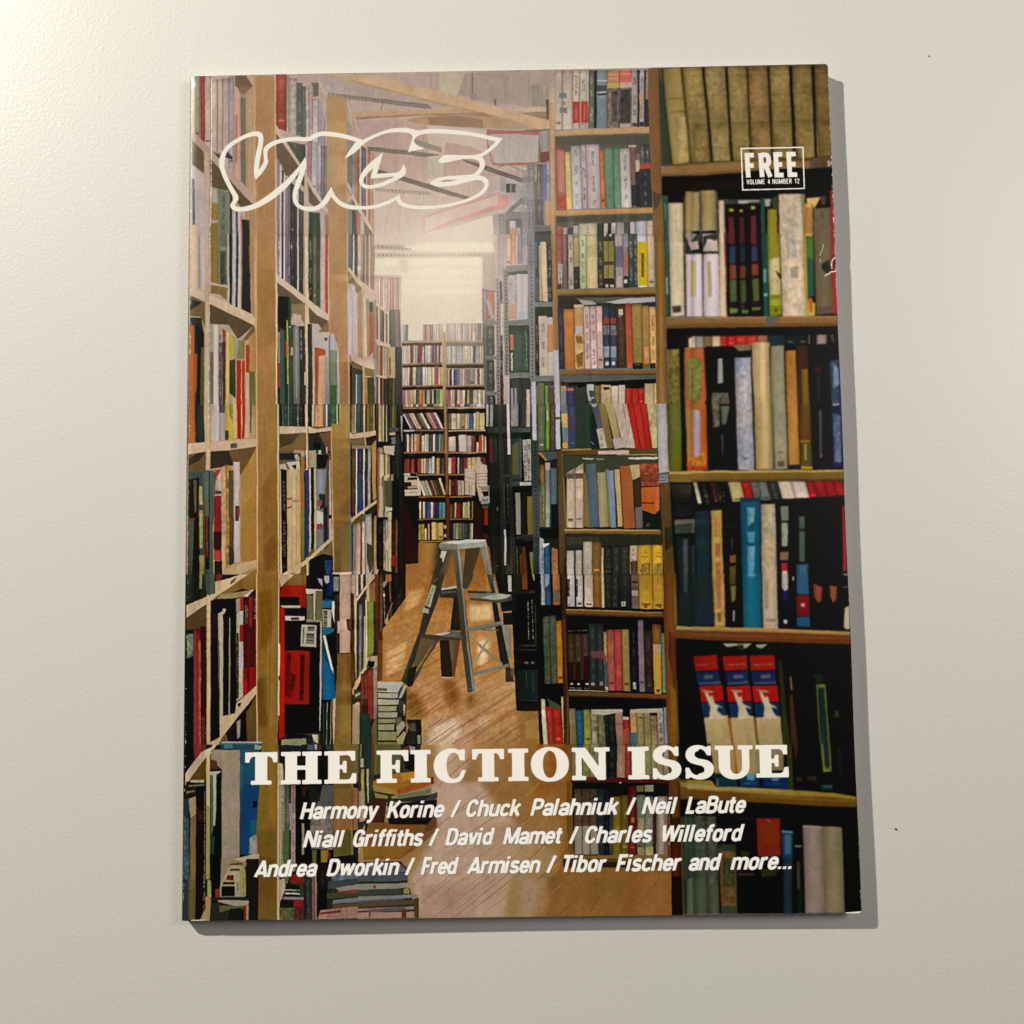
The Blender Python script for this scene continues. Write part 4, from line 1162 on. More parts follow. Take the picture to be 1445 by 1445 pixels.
DATA.append('''
@ 256 570
P b8986e 55 0 820 0 820 1445 40 1445
P a8622c 55 0 115 0 120 310 108 330 52 330
P 2e3630 110 0 190 0 195 320 118 325
P b0a080 188 0 212 0 215 320 195 320
P c4a47c 210 0 240 0 240 1445 235 560 205 550 205 320
P b8a8a4 240 0 300 0 320 310 270 315 250 300
P c0b4b0 290 0 320 0 320 310 290 310
P 544a52 318 0 375 0 365 70 320 68
P a89ca0 320 70 372 70 372 300 320 305
P b8a23c 372 0 440 0 470 300 395 300 372 220
P 7c7228 400 0 435 0 430 140 405 100
P c0a878 435 0 470 0 472 290 445 290
P 3a3c2c 370 220 400 225 398 300 372 300
P a82014 470 0 505 0 505 292 475 292
P b02818 515 0 540 0 535 285 512 292
P e0b898 503 0 514 0 512 290 506 290
P bca488 538 0 575 0 580 280 535 285
P 5c6038 575 0 592 0 590 240 580 240
P b3966a 595 0 630 0 632 295 590 290
P c6ab90 55 340 215 315 215 400 52 425
P c8ac90 240 320 635 290 635 355 440 385 243 400
P 5c5048 415 330 470 325 472 368 415 370 :n
P 6c5434 55 425 205 400 208 560 55 570
P 3c342c 55 460 150 410 205 405 150 480 60 520
P 3a3229 245 400 630 365 590 450 500 510 245 548
P 6b5230 400 390 630 358 640 700 500 600 440 500
P b08444 500 600 560 500 630 370 640 1320 500 1340
P a87c3c 505 900 635 700 635 1320 510 1330
P cbaa80 632 0 645 0 648 1445 640 1445
P 9c733a 645 0 812 0 825 1445 650 1445
P 8f662c 680 700 815 500 822 1400 700 1445
P 7a5424 700 1200 790 1100 800 1300 720 1445
B 5 645 0 812 0 825 1445 650 1445
L 84602a 5 700 100 720 900
L 805c28 4 760 400 770 1300
P d2b890 810 0 825 0 830 1445 820 1445
P a83a34 65 575 180 575 170 605 100 630 70 600
P c8b0a0 95 580 150 575 140 600 110 605
P 48504a 55 570 240 560 290 580 275 940 240 1445 50 1445
P 14130f 60 640 150 620 140 980 60 960
P 605848 100 640 130 640 128 900 110 930
P 4c5248 55 990 120 990 110 1400 50 1440
P 7c3830 60 965 118 965 115 990 60 990
P 1c1a14 110 980 150 950 160 1445 90 1445
P a89c60 148 690 178 700 180 850 150 850 :n
P a09454 150 900 180 900 180 1220 152 1220 :n
P 9a8c50 150 1280 195 1280 195 1445 155 1445 :n
P 5c6a5c 180 580 275 560 285 950 245 950 200 930
P 6a5c50 195 800 270 800 275 950 200 950
P 1c1814 200 950 235 960 235 1400 205 1400
P 883020 205 960 220 960 225 1300 210 1300
P 4c5c54 235 560 265 560 270 1445 230 1445
P 2c342c 232 570 240 570 238 1400 228 1400
P 882824 275 780 335 770 340 1330 280 1320
P a83c34 285 560 330 550 330 620 290 650
P bca898 300 620 335 560 345 780 300 770
P 5c4030 285 730 335 735 335 760 285 760
P 3a1414 275 1080 340 1080 340 1240 275 1230
P b83840 280 1250 330 1240 335 1320 290 1330
P 2a1c14 280 1330 345 1330 345 1445 280 1445
P b09878 335 530 375 520 385 1130 340 1130 :n
P c0a888 340 1130 375 1130 372 1445 345 1445
P a87434 372 510 420 520 410 1380 380 1395 :n
P 5a4c38 400 560 440 560 445 1350 405 1370
P bcaca8 440 490 495 490 498 1340 445 1340
P a08a84 485 700 500 720 498 960 485 950
P 4a3a34 455 860 490 860 485 990 455 990 :n
P 8c3c30 470 890 495 890 490 940 470 940
P 3a3c38 405 1210 445 1220 445 1350 408 1360
P cbae88 350 1410 500 1350 635 1320 635 1370 500 1445 350 1445
P 9c7438 570 1445 640 1390 640 1445
P 6d5a34 825 0 1430 0 1430 1445 830 1445
R 0 0 185 185 0 828:1c221c 850:4c5048 870:2c3c34 900:5c7068 915:243830 945:1e2422 975:3c3c38 1000:24221e:0 1035:1c1c18 1055
S e0dccc 3 985 100 990 180
S 7c8078 3 880 0 882 180
P d0b898 1045 0 1072 0 1075 1445 1060 1445
R 0 0 185 190 0 1072:1c1c18 1105:c0b098 1125:bc8c5c:0:s 1205:6a4a34 1225:b4b8bc 1240:24303c 1265:345028 1315:c0b8a0 1325:2c4028 1340:c8b090 1348
P c6ac92 828 185 1060 190 1060 235 900 250 830 248
P c6ac92 1075 185 1150 210 1270 190 1275 225 1180 248 1080 240
P 7c6038 830 252 1060 240 1060 390 830 400
P 50422c 832 255 1000 250 940 330 835 370
P 33281e 1078 248 1270 225 1275 420 1078 400
P 6a4c30 1170 250 1270 230 1275 410 1230 390
P 5c564c 830 395 1050 395 1060 480 830 490
P 2a2620 835 415 950 410 960 470 835 470
P a8906c 955 385 1045 390 1050 420 950 410
P b0a898 955 430 985 425 1010 470 975 480 :n
P 24221c 1000 420 1050 390 1060 550 1010 540
P a8987c 1010 400 1050 400 1045 500 1015 520
P 24302c 1080 310 1190 310 1230 380 1240 430 1080 400
P 14181c 1120 330 1180 320 1180 380 1120 375
P c0b498 1160 390 1185 390 1185 420 1160 425
P a89878 1078 390 1140 390 1145 540 1080 545
P 1c1c1a 1145 425 1250 430 1220 540 1150 545
P b8a080 1225 360 1240 365 1240 420 1228 415
R 530 530 1440 1440 8 828:b49c7c:0 845:14130f:20:T 890:c4a87c:20 940:c8ac80:-40 1010:9a7c48:-60
P b8a898 830 510 880 500 900 560 835 545
P c4b8a8 890 490 1000 480 1005 560 930 570
P 1c1c18 935 520 970 510 975 560 960 550
P c4a87c 895 560 1010 540 1000 1370 905 1410
L a08458 4 935 600 940 1390
L a08458 4 975 600 975 1370
P b05c40 895 790 940 790 935 810 900 810
P b05c40 940 815 1000 820 1000 830 940 825
P a85438 895 870 935 860 935 880 900 885
P a0642c 1015 440 1048 440 1045 900 1010 900
P 7c7030 1010 880 1045 880 1040 1320 1010 1300
P 2c3c68 1045 560 1085 555 1080 1290 1050 1310
P 24304c 1040 580 1055 580 1055 1310 1045 1310
P c4b8a0 1083 550 1100 545 1100 1240 1085 1260
P 10110f 1098 535 1125 535 1125 1230 1100 1230
P b8a078 1122 545 1145 545 1145 1240 1128 1240
P 7c8084 1140 555 1235 550 1200 900 1150 1000
P 848c94 1150 560 1210 560 1200 740 1150 760
P 2c3038 1165 760 1220 760 1225 860 1180 900 :n
P 8c4c4c 1150 810 1195 810 1190 860 1155 860
P b0b0a8 1145 900 1205 920 1205 1020 1145 1020
P 983838 1145 1020 1190 1010 1185 1080 1150 1100
P 6c7478 1145 1060 1210 1060 1210 1245 1145 1245
P 24262a 1205 880 1245 860 1245 1200 1210 1240
P 5c3c34 1235 460 1255 450 1250 1150 1240 1150
P b8a090 1252 470 1270 470 1280 1110 1255 1140
P 1c1a18 1265 420 1280 430 1285 1050 1278 1050
P 1a1a18 1250 940 1280 940 1280 970 1250 970
P c9ae88 845 1445 1060 1320 1285 1110 1285 1150 1060 1360 920 1445
P b8a080 1235 1160 1285 1120 1285 1150 1235 1190
P 7a6038 1070 1380 1285 1180 1290 1290 1200 1270 1085 1330
P 101114 1090 1320 1200 1270 1290 1290 1295 1445 1085 1445
P 28385c 1215 1330 1285 1320 1285 1445 1225 1445 :n
P c9ae88 1062 1350 1078 1340 1082 1445 1065 1445
P 785c30 1000 1445 1060 1380 1062 1445
P c3a070 1265 190 1278 190 1300 1445 1288 1445
P 96702f 1275 160 1345 180 1430 0 1435 1445 1298 1445
P 9c7838 1345 0 1420 0 1432 600 1290 500 1280 180 1345 180
P 84602a 1300 900 1430 800 1435 1445 1298 1445
B 4 1300 200 1430 0 1435 1445 1298 1445
P e0c8c0 1280 1428 1445 1425 1445 1445 1280 1445
P 3c3428 1430 0 1445 0 1445 240 1432 240 :n
P c4ac94 1430 245 1445 245 1445 290 1432 290
P 3c1c18 1434 340 1445 340 1445 450 1436 450
P 1c1c18 1436 460 1445 460 1445 950 1440 950
@ 496 570
P 1a1712 0 0 1445 0 1445 1445 0 1445
R 0 0 250 230 0 0:9a8c70 22:c4ac84 40:30545c 75:3c4434 98:c4a890 118:1c1c18 128:8c6c38 155:5c6434 185:c0a878 195:1c2418 210
P c6ae90 0 255 205 222 208 262 120 285 0 295
P 70583a 0 300 108 280 110 350 0 365
P 2a241c 120 285 205 265 205 300 160 350 120 350
P bc9c6c 108 280 120 280 125 350 112 350
P 9c8048 165 350 208 300 210 800 180 820
R 370 370 1000 900 0 0:3c2c24 35:c4bcac 48:2c2c78 95:c8b8a8 112:1e2422 135:8a8a80:0:T 162
P 24284c 48 390 95 390 100 600 50 600
P 24386c 50 600 98 600 100 900 52 900
S 8c3c7c 4 70 430 72 600
P c4ac8c 0 970 210 810 212 850 100 920 0 1010
P 8c7c64 0 350 160 350 165 375 0 380
P 6c5430 0 1010 120 920 130 1000 0 1030
P 2a2c20 130 900 210 840 210 900 160 960
R 1030 960 1445 1445 0 0:2c3438 12:6c7c80 35:a89c94 45:b8a49c 78:6a2420 88:c4b8ac 115:9a9298:-50 170:3c3428:0 190:a88c5c:-20 215
P a8a0a4 120 970 165 950 185 1410 150 1445 120 1200
P 3c403c 130 1180 180 1200 180 1400 150 1445 130 1300
P c8ac80 200 1400 270 1240 265 1290 220 1445 190 1445
R 0 0 320 320 0 210:4c3020 228:b8a078 250:8c8468 262:c0b088 275:2c2820 290:a8a080 302:303c28 315
R 370 370 960 960 0 215:8c3c28 228:b88c80 240:a8a494 265:54483c 280:a49c88 300:c0b09c 315:948c80
P c0aca0 270 355 365 350 360 440 350 480 340 440 280 440
P 20201c 318 480 350 480 352 540 318 540
R 400 440 880 960 0 220:a04830 232:9c9484 260:6c5c38 285:b8a888 305:8c6c48 325:181814 390
P c0b098 245 430 270 430 275 600 240 640
P c4b498 275 610 320 590 318 620 275 650
P 14130f 340 650 430 650 430 950 345 950
P 4c4838 285 650 340 650 345 870 290 870
P a8a088 230 690 265 700 270 960 245 960
P b8b8a8 290 880 345 875 345 905 290 910
P bca88c 305 920 340 910 345 1110 320 1120
R 980 980 1400 1445 0 215:141414 270:7c7460:0:n 290:9c9484 310:b8a080 340:2c2018 370:6c3830 395:141210 440
R 0 0 240 240 0 320:3c3c30 340:6c6430 365:4c4420 380:242418
P 4c4c48 320 200 400 200 400 230 320 230
P b8a880 318 240 370 240 370 262 318 262
P 6c706c 335 280 385 275 385 340 338 340
P 2c2c28 370 260 400 260 410 640 380 640
P 9a7c64 330 600 350 590 355 650 330 650
P 802c24 340 1280 385 1290 385 1380 340 1370
P b8a890 280 1180 320 1130 330 1230 290 1240
P 201e1c 400 0 430 0 440 1445 405 1445
P 8c9094 412 100 435 90 438 320 425 320
P b0a8a0 425 200 440 200 438 320 425 320
P 160b0a 430 330 570 780 570 780 430 780
P 2c1410 440 785 568 785 568 1350 455 1355 440 1200
P 3a1c14 450 790 560 790 560 810 450 810
P 160e0a 430 40 1150 40 1160 1150 570 1150 430 780
P 221812 430 230 1150 230 1150 260 430 260
P 221812 430 420 1150 415 1155 440 435 440
# shelf rows with books
R 0 0 25 22 0 435:c05038 460:c8b090 480:b07830 500:c8a878 520:5c4030 545:c0b098 570:a83028 600:c8a050 640:28342c 690:90a850 735:b8b048 778
R 0 0 22 20 0 815:a8484c 840:c0a080 880:6c4838 920:c88c78 960:3c2c28 1000:a09080 1060:bcb8b0 1110:a8a098 1132
P 9c6c38 435 28 780 25 780 42 435 42
P b08c60 812 25 1135 20 1135 38 812 40
R 80 70 212 208 70 430:c0b0a8 445:6c4c5c 455:484c70 468:342c5c 482:c49c60 500:c8a488 525:3c3c24:0 550:6c5c2c 575:c4b8a0 600:242018 620:9c6448 640:b87c70 660:8c3038 690:c0b0b0 718
P 14100c 718 50 780 50 780 205 776 200
R 80 75 212 215 0 820:6c5038 845:c4b49c 890:b8a078 925:8c7c5c 965:c09c70 985:7c7c84 1000:3c4c80 1035:c0b498 1055:c89c38:-10 1085:b8a470 1130
P b8b0a0 440 218 535 218 530 232 440 232
P 8c6c44 535 218 780 215 780 228 535 230
P b89870 820 220 1138 215 1138 230 820 232
R 255 255 405 402 0 445:282820 465:c4b4a0 485:8c3c28:10 505:c0a890 520:6c3c28 530:c09470 555:b8703c 575:7c2c1c:-15 595:b8b090:10 620:c0b8b0 640:98a090 655:3c4034 690:c8c0b4 710:38403c:0 740:8c8c84 755:5c6434 785
R 275 260 402 408 0 820:bca898 885:242c24 908:c0aaa0:-10 980:9c8c8c 1020:7c2c28 1045:243028 1060:b8a898:60 1080:b82c14:0 1105:c8a070 1120:a82818:10 1130:c0a080:10 1145
P 8c6838 440 405 795 402 795 415 440 420
P a07c50 820 408 1148 405 1148 418 820 420
R 465 455 580 595 0 448:7c2c24 470:9c3424 490:38281c 505:9c3c28 535:201a14 560:a82c20 590:b8a880:0 610:c0a890 630:7c6c6c 655:a49ca4 680:c4b8a8:-15 705:5c4030 720:b49058 750:3c2c20 765:483c34 790
R 455 450 590 590 0 820:c0ac98 850:982c18:-5 885:201c18 900:b8a890 915:342c24 950:6c3024 975:a04028 985:c0a070 1020:c4a070 1060:b0a088 1100:5c2820 1145
P 907044 565 595 795 592 795 605 565 608
P 907044 822 595 960 590 960 605 822 607
R 650 640 778 770 45 565:c4b4a4 590:8c8c7c:0 620:a49c84 645:5c2828:0 670:b87c70 680:4c4824 710:3c3420 735:bcac90:-15 760:14100c 790
R 640 650 775 775 0 830:a88c70 845:481814 878:5c1c18:-10 900:a09484 935:a89c80 955
P 9c8c78 905 650 935 650 930 690 905 690
P 8a5c2c 570 780 798 778 798 792 570 795
P 90683c 830 782 1025 780 1028 793 832 795
R 825 835 970 968 0 575:c4b498 592:282420 605:c4ac90 625:3c3c34 640:344870:0 672:bcb0a8 695:782820 712:102c44 740:4c7080 772:5c8c90 795:282820 800
R 850 825 968 968 0 835:7c4c34 850:4c2c18 875:b0a070:-10 890:782418 925:34281c 945:b8a880 962:9c9060 985:a8a070 1005:282414 1022:9c8838 1032
P 806030 568 972 800 970 800 982 568 985
P 806030 832 972 1030 970 1032 982 832 985
R 1020 1005 1155 1150 0 568:989038 592:9c8438 620:c4b490:40 640:3c2010 650:b8982c:0 665:2c2014 680:c4a878:-10 720:a0802c 735:bc9c50 780:241814:0 808
P b0a8a0 785 1030 805 1030 805 1060 785 1060
P b0a8a0 785 1105 805 1105 805 1130 785 1130
R 1010 1010 1150 1145 0 840:241c18 865:5c6c7c 885:988c48 910:4c5c54 940:5c5028 960:303c48 985:242c28 1000:8c7c3c 1015:b8b0a0 1030:1c1814 1060
# posts
P 7c4c20 782 0 812 0 835 1150 808 1155 795 500
P 9c6c38 782 0 800 0 815 420 790 420
P 5c2c14 800 760 832 760 835 1150 812 1155
P 9c7438 575 1160 900 1158 860 1170 575 1175
# stacks left
R 585 585 640 650 0 450:9c9088 560
P c0b4a8 445 585 500 590 500 605 445 605
P 201c18 500 585 555 590 552 612 500 612
P c0b4a0 450 610 480 612 480 640 450 645
P 201c1c 480 625 560 620 555 640 480 645
P bcac98 450 645 560 640 560 660 450 660
P 241c18 450 660 510 662 510 685 450 682
P c0a890 510 655 570 660 565 690 510 690
P 382820 450 690 480 690 480 715 450 712
P a89068 480 695 575 690 570 712 480 715
P c4b49c 450 725 570 718 570 775 452 778
L 6c5438 3 452 748 568 745
P c0ac98 555 600 575 640 590 690 590 775 565 775
# stack right
P bca890 960 550 1055 555 1050 780 960 770
L 8c6c50 3 960 575 1055 575
L 7c6048 3 962 620 1050 640
L 7c6048 3 962 660 1050 680
L 6c5038 6 1000 680 1000 770
L 6c5038 5 1020 690 1020 770
P c0a898 1055 500 1150 520 1155 690 1060 700
P b8a080 1055 570 1100 490 1112 500 1075 590
L 7c5040 4 1055 595 1155 590
L 7c5040 4 1055 620 1155 615
L 7c5040 4 1055 645 1155 642
L 8c7058 4 1060 670 1155 672
P b0a090 1095 690 1160 690 1160 740 1090 740
P 8c7c68 1100 700 1155 700 1155 730 1100 730
P bca888 1060 700 1090 700 1130 800 1090 830
P 9c9c94 1095 790 1165 780 1170 810 1100 815
P 8c8c80 1100 820 1165 815 1165 850 1095 850
P 504c44 1110 860 1165 860 1160 890 1110 890
P 842c1c 1128 890 1158 895 1158 1030 1130 1030
P 541c14 1120 900 1130 890 1130 1030 1122 1030
P b8aca0 1165 690 1195 690 1190 850 1165 840
P a89c8c 1190 590 1220 590 1240 800 1212 805
P 2c1810 1035 810 1110 900 1110 1150 1040 1150
P 3c1c10 1110 1100 1160 1100 1170 1200 1150 1240 1140 1160
# right metal shelves
P 1c1e1b 1160 0 1445 0 1445 1445 1180 1445
R 0 0 190 190 0 1140:b0a8a0 1162:2c2c28 1170:8c8880:0:T 1202:242824
P 2e312e 1150 195 1310 195 1310 250 1150 245
P 202421 1165 260 1240 270 1240 500 1170 500
P 5c2028 1170 300 1195 280 1205 500 1175 495
L 4c3c38 6 1225 300 1225 490
P 2c302d 1245 0 1270 0 1330 1445 1275 1445 :h
P c0b4b8 1315 0 1340 0 1352 430 1325 430
P 7c7c74 1350 0 1415 0 1415 190 1352 190 :n
P 3a3f3c 1350 200 1445 195 1445 240 1355 240
P 23302a 1355 245 1445 245 1445 640 1365 640
P 4c4a28 1360 350 1420 320 1425 600 1370 600
P 34404a 1425 290 1445 290 1445 620 1428 620
P 2c3430 1340 440 1365 440 1395 1445 1355 1445 :h
P 2c302e 1270 595 1340 595 1340 620 1275 620
P 34383a 1360 660 1445 655 1445 690 1362 695
P b8b8a8 1430 665 1445 665 1445 690 1430 690
P 0c0e0d 1365 700 1445 700 1445 1200 1395 1200
P 989488 1390 750 1435 750 1440 1110 1400 1110
P 3c3c34 1285 690 1300 690 1310 970 1290 970
L 5c5c50 5 1325 680 1335 970
P 2c302e 1280 985 1340 985 1340 1015 1280 1015
P b4acb0 1295 1065 1313 1065 1315 1370 1298 1370
P 24302c 1280 1375 1360 1375 1360 1410 1280 1410
P 2a3430 1395 1120 1445 1120 1445 1150 1398 1150
L 6c7470 5 1405 1210 1410 1445
P 6c2c14 1430 1280 1445 1280 1445 1445 1435 1445
L 8c2c20 6 1225 1372 1250 1375
L 9c9888 5 1238 870 1240 910
# floor & ladder
P 98662c 568 1175 740 1180 700 1445 460 1445 460 1360 570 1350
P b08040 600 1180 700 1185 680 1340 600 1350
P a8703a 570 1340 730 1350 700 1445 500 1445
P 94622c 830 1220 1170 1210 1190 1445 790 1445
P b88848 920 1240 980 1240 960 1400 930 1400
P 8c5820 1060 1250 1140 1290 1160 1445 1040 1445
B 12 568 1175 1170 1210 1198 1445 460 1445 460 1360 565 1350
P 9c9a92 750 1180 1000 1150 1140 1150 1155 1210 900 1235 760 1240 745 1210
P c4c4c0 752 1178 1000 1148 1140 1150 1145 1165 900 1190
P 7c786c 752 1190 900 1190 900 1238 760 1240
L e0dcd0 10 775 1205 778 1206
L e0dcd0 10 822 1205 825 1206
L e0dcd0 10 878 1212 881 1213
P 4f4a3e 760 1240 850 1240 790 1445 690 1445
P c0bcb0 765 1245 810 1250 780 1340 740 1350
P 3a3820 745 1300 770 1310 770 1360 740 1445 695 1445
P 5a5850 860 1235 905 1235 915 1445 875 1445
P 94948c 898 1235 915 1235 942 1445 922 1445
P 4c3c28 970 1230 1100 1215 1030 1445 950 1445
P 7c7a70 1090 1215 1130 1212 1170 1445 1150 1445
P 8c8a82 1128 1210 1150 1205 1198 1445 1168 1445
@ 736 570
P 23251f 0 0 1445 0 1445 1445 0 1445
P 424a46 0 0 38 0 38 190 0 190
P b8a88c 38 0 72 0 70 195 35 195
P 565c5a 0 200 75 200 75 240 0 240
P 12130f 0 245 75 240 80 300 0 300
P b8b4a8 5 305 40 300 60 650 25 655 :t
P b4b0a4 42 300 78 300 82 650 62 655 :t
P bcb8b4 0 662 82 662 82 692 0 692
P 0c0b09 0 700 85 700 95 1110 0 1110
P 6f5a1c 45 785 90 780 98 1110 50 1112
P 2a2c2a 0 1115 98 1115 98 1160 0 1165
P 100e0b 0 1165 98 1165 105 1445 0 1445
P 5c3810 0 1215 30 1210 50 1445 0 1445
P 8c842c 65 1260 100 1255 108 1445 85 1445
P 3e4744 78 0 140 0 160 1445 100 1445 :h
P b4b0bc 85 0 122 0 128 308 92 308
R 0 0 400 395 0 135:5c5c44:0 200:4c6c24 240:4c3c38 285
P 6c9c30 205 0 230 0 232 380 210 380
P b0b8a0 210 60 222 60 224 140 212 140
P b8b0bc 285 0 325 0 330 385 290 385
P 5c5428 285 108 328 108 328 130 285 130
P 4a5450 160 405 300 400 300 460 215 485
P b08440 135 415 155 405 218 470 205 485
R 510 540 1045 1045 0 150:7c5c28:0 200:84867c:-20 240:4c5c64:10 300
P 586048 160 670 200 670 205 1045 165 1045
S b0a888 2.5 180 560 185 980
P a8a8a0 200 495 240 495 242 560 205 560
P 14151a 245 850 310 850 312 1060 250 1060
P 0c0c0a 150 1060 315 1060 320 1140 160 1140
R 1130 1210 1445 1445 0 150:9a9ca0:0 190:1c4860:30 245:1c1c18 255:a46c44:30 312
S 2c2c2c 2.5 175 1200 180 1400
P c8c8c0 175 1185 235 1180 235 1190 190 1220 175 1210
R 0 0 380 375 25 330:b09868:0:n 385:3c3c54:0 460:2c3430:0
P 5c7078 335 0 385 0 385 80 338 80
P 64788c 345 200 390 200 388 320 348 320
P c4a050 335 85 385 85 385 140 338 140
P c0984c 345 330 385 330 385 378 345 378
P 4c3c58 390 100 460 100 460 240 392 240
P 344460 392 240 462 240 462 375 395 378
S c0c0c8 4 405 335 445 335
P 2c3832 455 0 560 0 660 385 460 385
P 1c2824 560 0 590 0 665 380 590 385
S a0a4a0 3 590 325 620 355
P 4c545c 590 0 650 0 695 210 700 280 655 250
P b0a48c 590 0 640 0 630 30 600 25
P b4a898 635 215 700 205 725 375 665 380 :t
P 7a6434 650 0 715 0 780 375 725 378
P a48c5c 712 0 780 0 850 370 790 330
P b0a0a0 770 300 845 290 860 375 790 385
P baa694 780 0 855 0 925 375 860 375 :s
P b8a898 858 0 890 0 965 375 925 375 :s
P ac2018 890 0 940 0 1010 385 970 385
P b42820 945 0 1000 0 1055 385 1015 385
P a81c14 1005 0 1055 0 1100 380 1058 385
P ac9870 1060 0 1145 0 1155 375 1105 375 :n
P c0a878 1095 210 1150 200 1155 375 1110 375
P 5c4420 330 388 1155 380 1155 430 340 435
P 9a7c48 340 383 590 380 595 395 340 398
P c8a8a0 648 400 910 395 912 428 650 430
P a88c80 805 430 1150 425 1150 440 805 440
P 5a4526 300 395 345 395 385 1050 360 1445 325 1445
P 7c6030 335 430 350 430 385 1050 370 1060
P 3e4030 345 440 1155 435 1160 600 900 580 350 620
P a8a894 510 458 620 462 600 475 520 472
P 7c8078 630 462 700 465 690 478 640 478
P c4c0b0 905 455 1155 450 1155 470 980 475 905 468
R 590 500 1050 1055 0 380:b8a08c:-5 455:b8a08c:0 527:6c5030:0
P 5c5040 385 590 450 590 450 635 385 635
P 5c5040 458 590 525 590 525 635 458 635
P 7c6440 520 590 545 580 590 1050 525 1045
S 3c3c3c 7 395 978 440 978
S 3c3c3c 7 465 978 515 978
P 50606e 545 510 628 508 665 1045 582 1050
P 9c8c64 638 585 710 580 735 1045 665 1048
P 6c7840 708 550 745 560 760 1045 735 1045
P 7884a0 725 570 778 565 805 1052 760 1055
P b89868 785 560 830 558 862 1040 820 1045
P a0582c 835 530 930 525 965 1055 870 1058
P b09c74 918 520 1000 515 1005 620 940 650
P 3c3024 940 650 1005 620 1020 880 960 850
P 6c6060 962 880 1025 870 1030 1055 970 1058
P 94482c 1000 510 1155 505 1170 690 1015 700 :n
P 7c3c28 1010 600 1150 600 1150 660 1015 660 :n
P b85c20 1015 710 1170 700 1175 900 1130 940 1020 900
P 6c2c14 1015 835 1125 838 1125 850 1015 848
P b8603c 1125 705 1170 700 1175 900 1140 910
P 16201c 1028 905 1130 940 1175 905 1180 1060 1030 1060
S b0a048 3 1060 1035 1105 1035
S b8b8a0 3 1070 1018 1095 1020
P 7a5e2e 360 1070 1180 1075 1185 1115 365 1100
P b09460 365 1062 1170 1070 1180 1080 365 1078
P 4a3720 365 1098 1185 1108 1185 1118 365 1108
P 2e3026 365 1115 1190 1120 1190 1220 900 1200 680 1200 370 1240
P 3e4030 380 1130 660 1130 660 1180 380 1200
R 1240 1240 1445 1445 0 380:b0a898:5 445:2c2c24 455:a89c88:0 515:2c2c20 522:b0a48c:-70 600:7c5a30:-65 678:b8a080:-20 698:2c302a:-30 770:34382c:-30 840:3c3c34:-30 918:b0987c:-40:t 985:c09830:-40 1108:c09830:-40 1198
P 4c3c24 925 1340 985 1330 985 1445 930 1445
S 8c5c18 4 1020 1265 1070 1265
S 6c4c18 5 1020 1298 1080 1298
S 8c5c18 4 1145 1265 1185 1265
S 6c4c18 5 1140 1298 1185 1298
P 8c7040 1020 1360 1090 1350 1090 1445 1010 1445 :n
P 8c7040 1130 1360 1190 1350 1190 1445 1120 1445 :n
P aba0a4 1145 0 1225 0 1255 580 1165 590
P 8c8894 1165 595 1250 590 1252 665 1168 668
L 3c4444 5 1168 605 1248 602
L 3c4444 5 1168 628 1248 625
L 3c4444 5 1168 650 1248 648
P 7a5828 1225 0 1240 0 1252 560 1245 560
P 5c4424 1172 668 1258 668 1300 1445 1205 1445 1190 1000
P 34301e 1215 1060 1275 1040 1290 1200 1220 1250
P 5f5c20 1248 0 1350 0 1365 570 1255 570
P 0c0a06 1350 0 1385 0 1410 565 1365 565
P a85c20 1385 0 1445 0 1445 565 1412 570
P b0401c 1400 500 1445 480 1445 570 1408 572
P c09c50 1255 575 1445 572 1445 600 1255 598
P 86692c 1255 598 1445 600 1445 665 1260 665
P 0a0b08 1262 670 1445 668 1445 1445 1300 1445
P 24221a 1265 680 1445 680 1445 840 1290 840
P 20242a 1300 850 1445 850 1445 960 1305 960
P 746e5c 1298 985 1445 980 1445 1020 1300 1030
P 3c4438 1300 1030 1445 1025 1445 1100 1302 1105
P 20282c 1310 1130 1445 1130 1445 1445 1330 1445
P 4c5458 1370 1150 1410 1150 1415 1445 1375 1445
@ 976 570
P 0b0a08 0 0 1270 0 1330 1445 0 1445
P a8602c 0 0 125 0 138 560 0 570
P a86c28 0 60 20 40 30 460 0 480
P c07820 0 400 120 420 120 530 0 530 :n
P 9c98a0 5 65 25 50 60 55 75 80 75 430 60 455 25 455 8 430
P a8401c 0 540 135 530 138 560 0 568
P 0c0b09 135 0 370 0 385 560 150 560
P 5a5848 170 0 230 0 240 190 180 210 :n
P 4c5848 245 20 320 20 290 170 255 180
P 303834 245 250 275 260 270 440 255 440
P 98949c 372 0 515 0 535 565 390 560 :n
P 5c6470 430 450 485 460 470 475 430 465
P a88c58 528 0 665 0 692 560 545 560
P b89c6c 580 0 640 0 670 540 600 540
P 6c6048 665 0 685 0 700 560 690 560
P 948c70 688 0 798 0 820 555 705 560 :s
P 6c644c 725 410 785 410 785 420 725 420
P 5c543c 725 490 785 485 790 530 760 540 730 530
P b87c34 805 0 898 0 920 520 825 520
P 1c2434 825 525 920 520 925 555 825 558
P 5a3c10 900 0 1010 0 1020 315 918 315
P a0701c 915 312 1010 312 1010 328 918 328
P 544c14 918 330 1018 330 1025 540 925 540
P 8c8848 955 340 975 340 975 480 960 480
P c09818 928 532 1028 532 1030 555 930 556
P 0b0b0c 1015 0 1190 0 1200 550 1030 550
P 3c403c 1075 60 1105 50 1115 440 1085 430
P 7c4c50 1085 430 1112 430 1112 458 1085 460
P 1c2848 1180 0 1270 0 1285 545 1195 550
P 5a6484 1200 80 1265 100 1275 500 1215 500 :n
P a4a0ac 1195 0 1260 0 1255 15 1200 20
P b09048 0 568 1290 560 1292 580 0 590
P c0a468 0 572 1290 564 1290 572 0 582
P 7a5c20 0 590 1292 580 1295 650 0 660
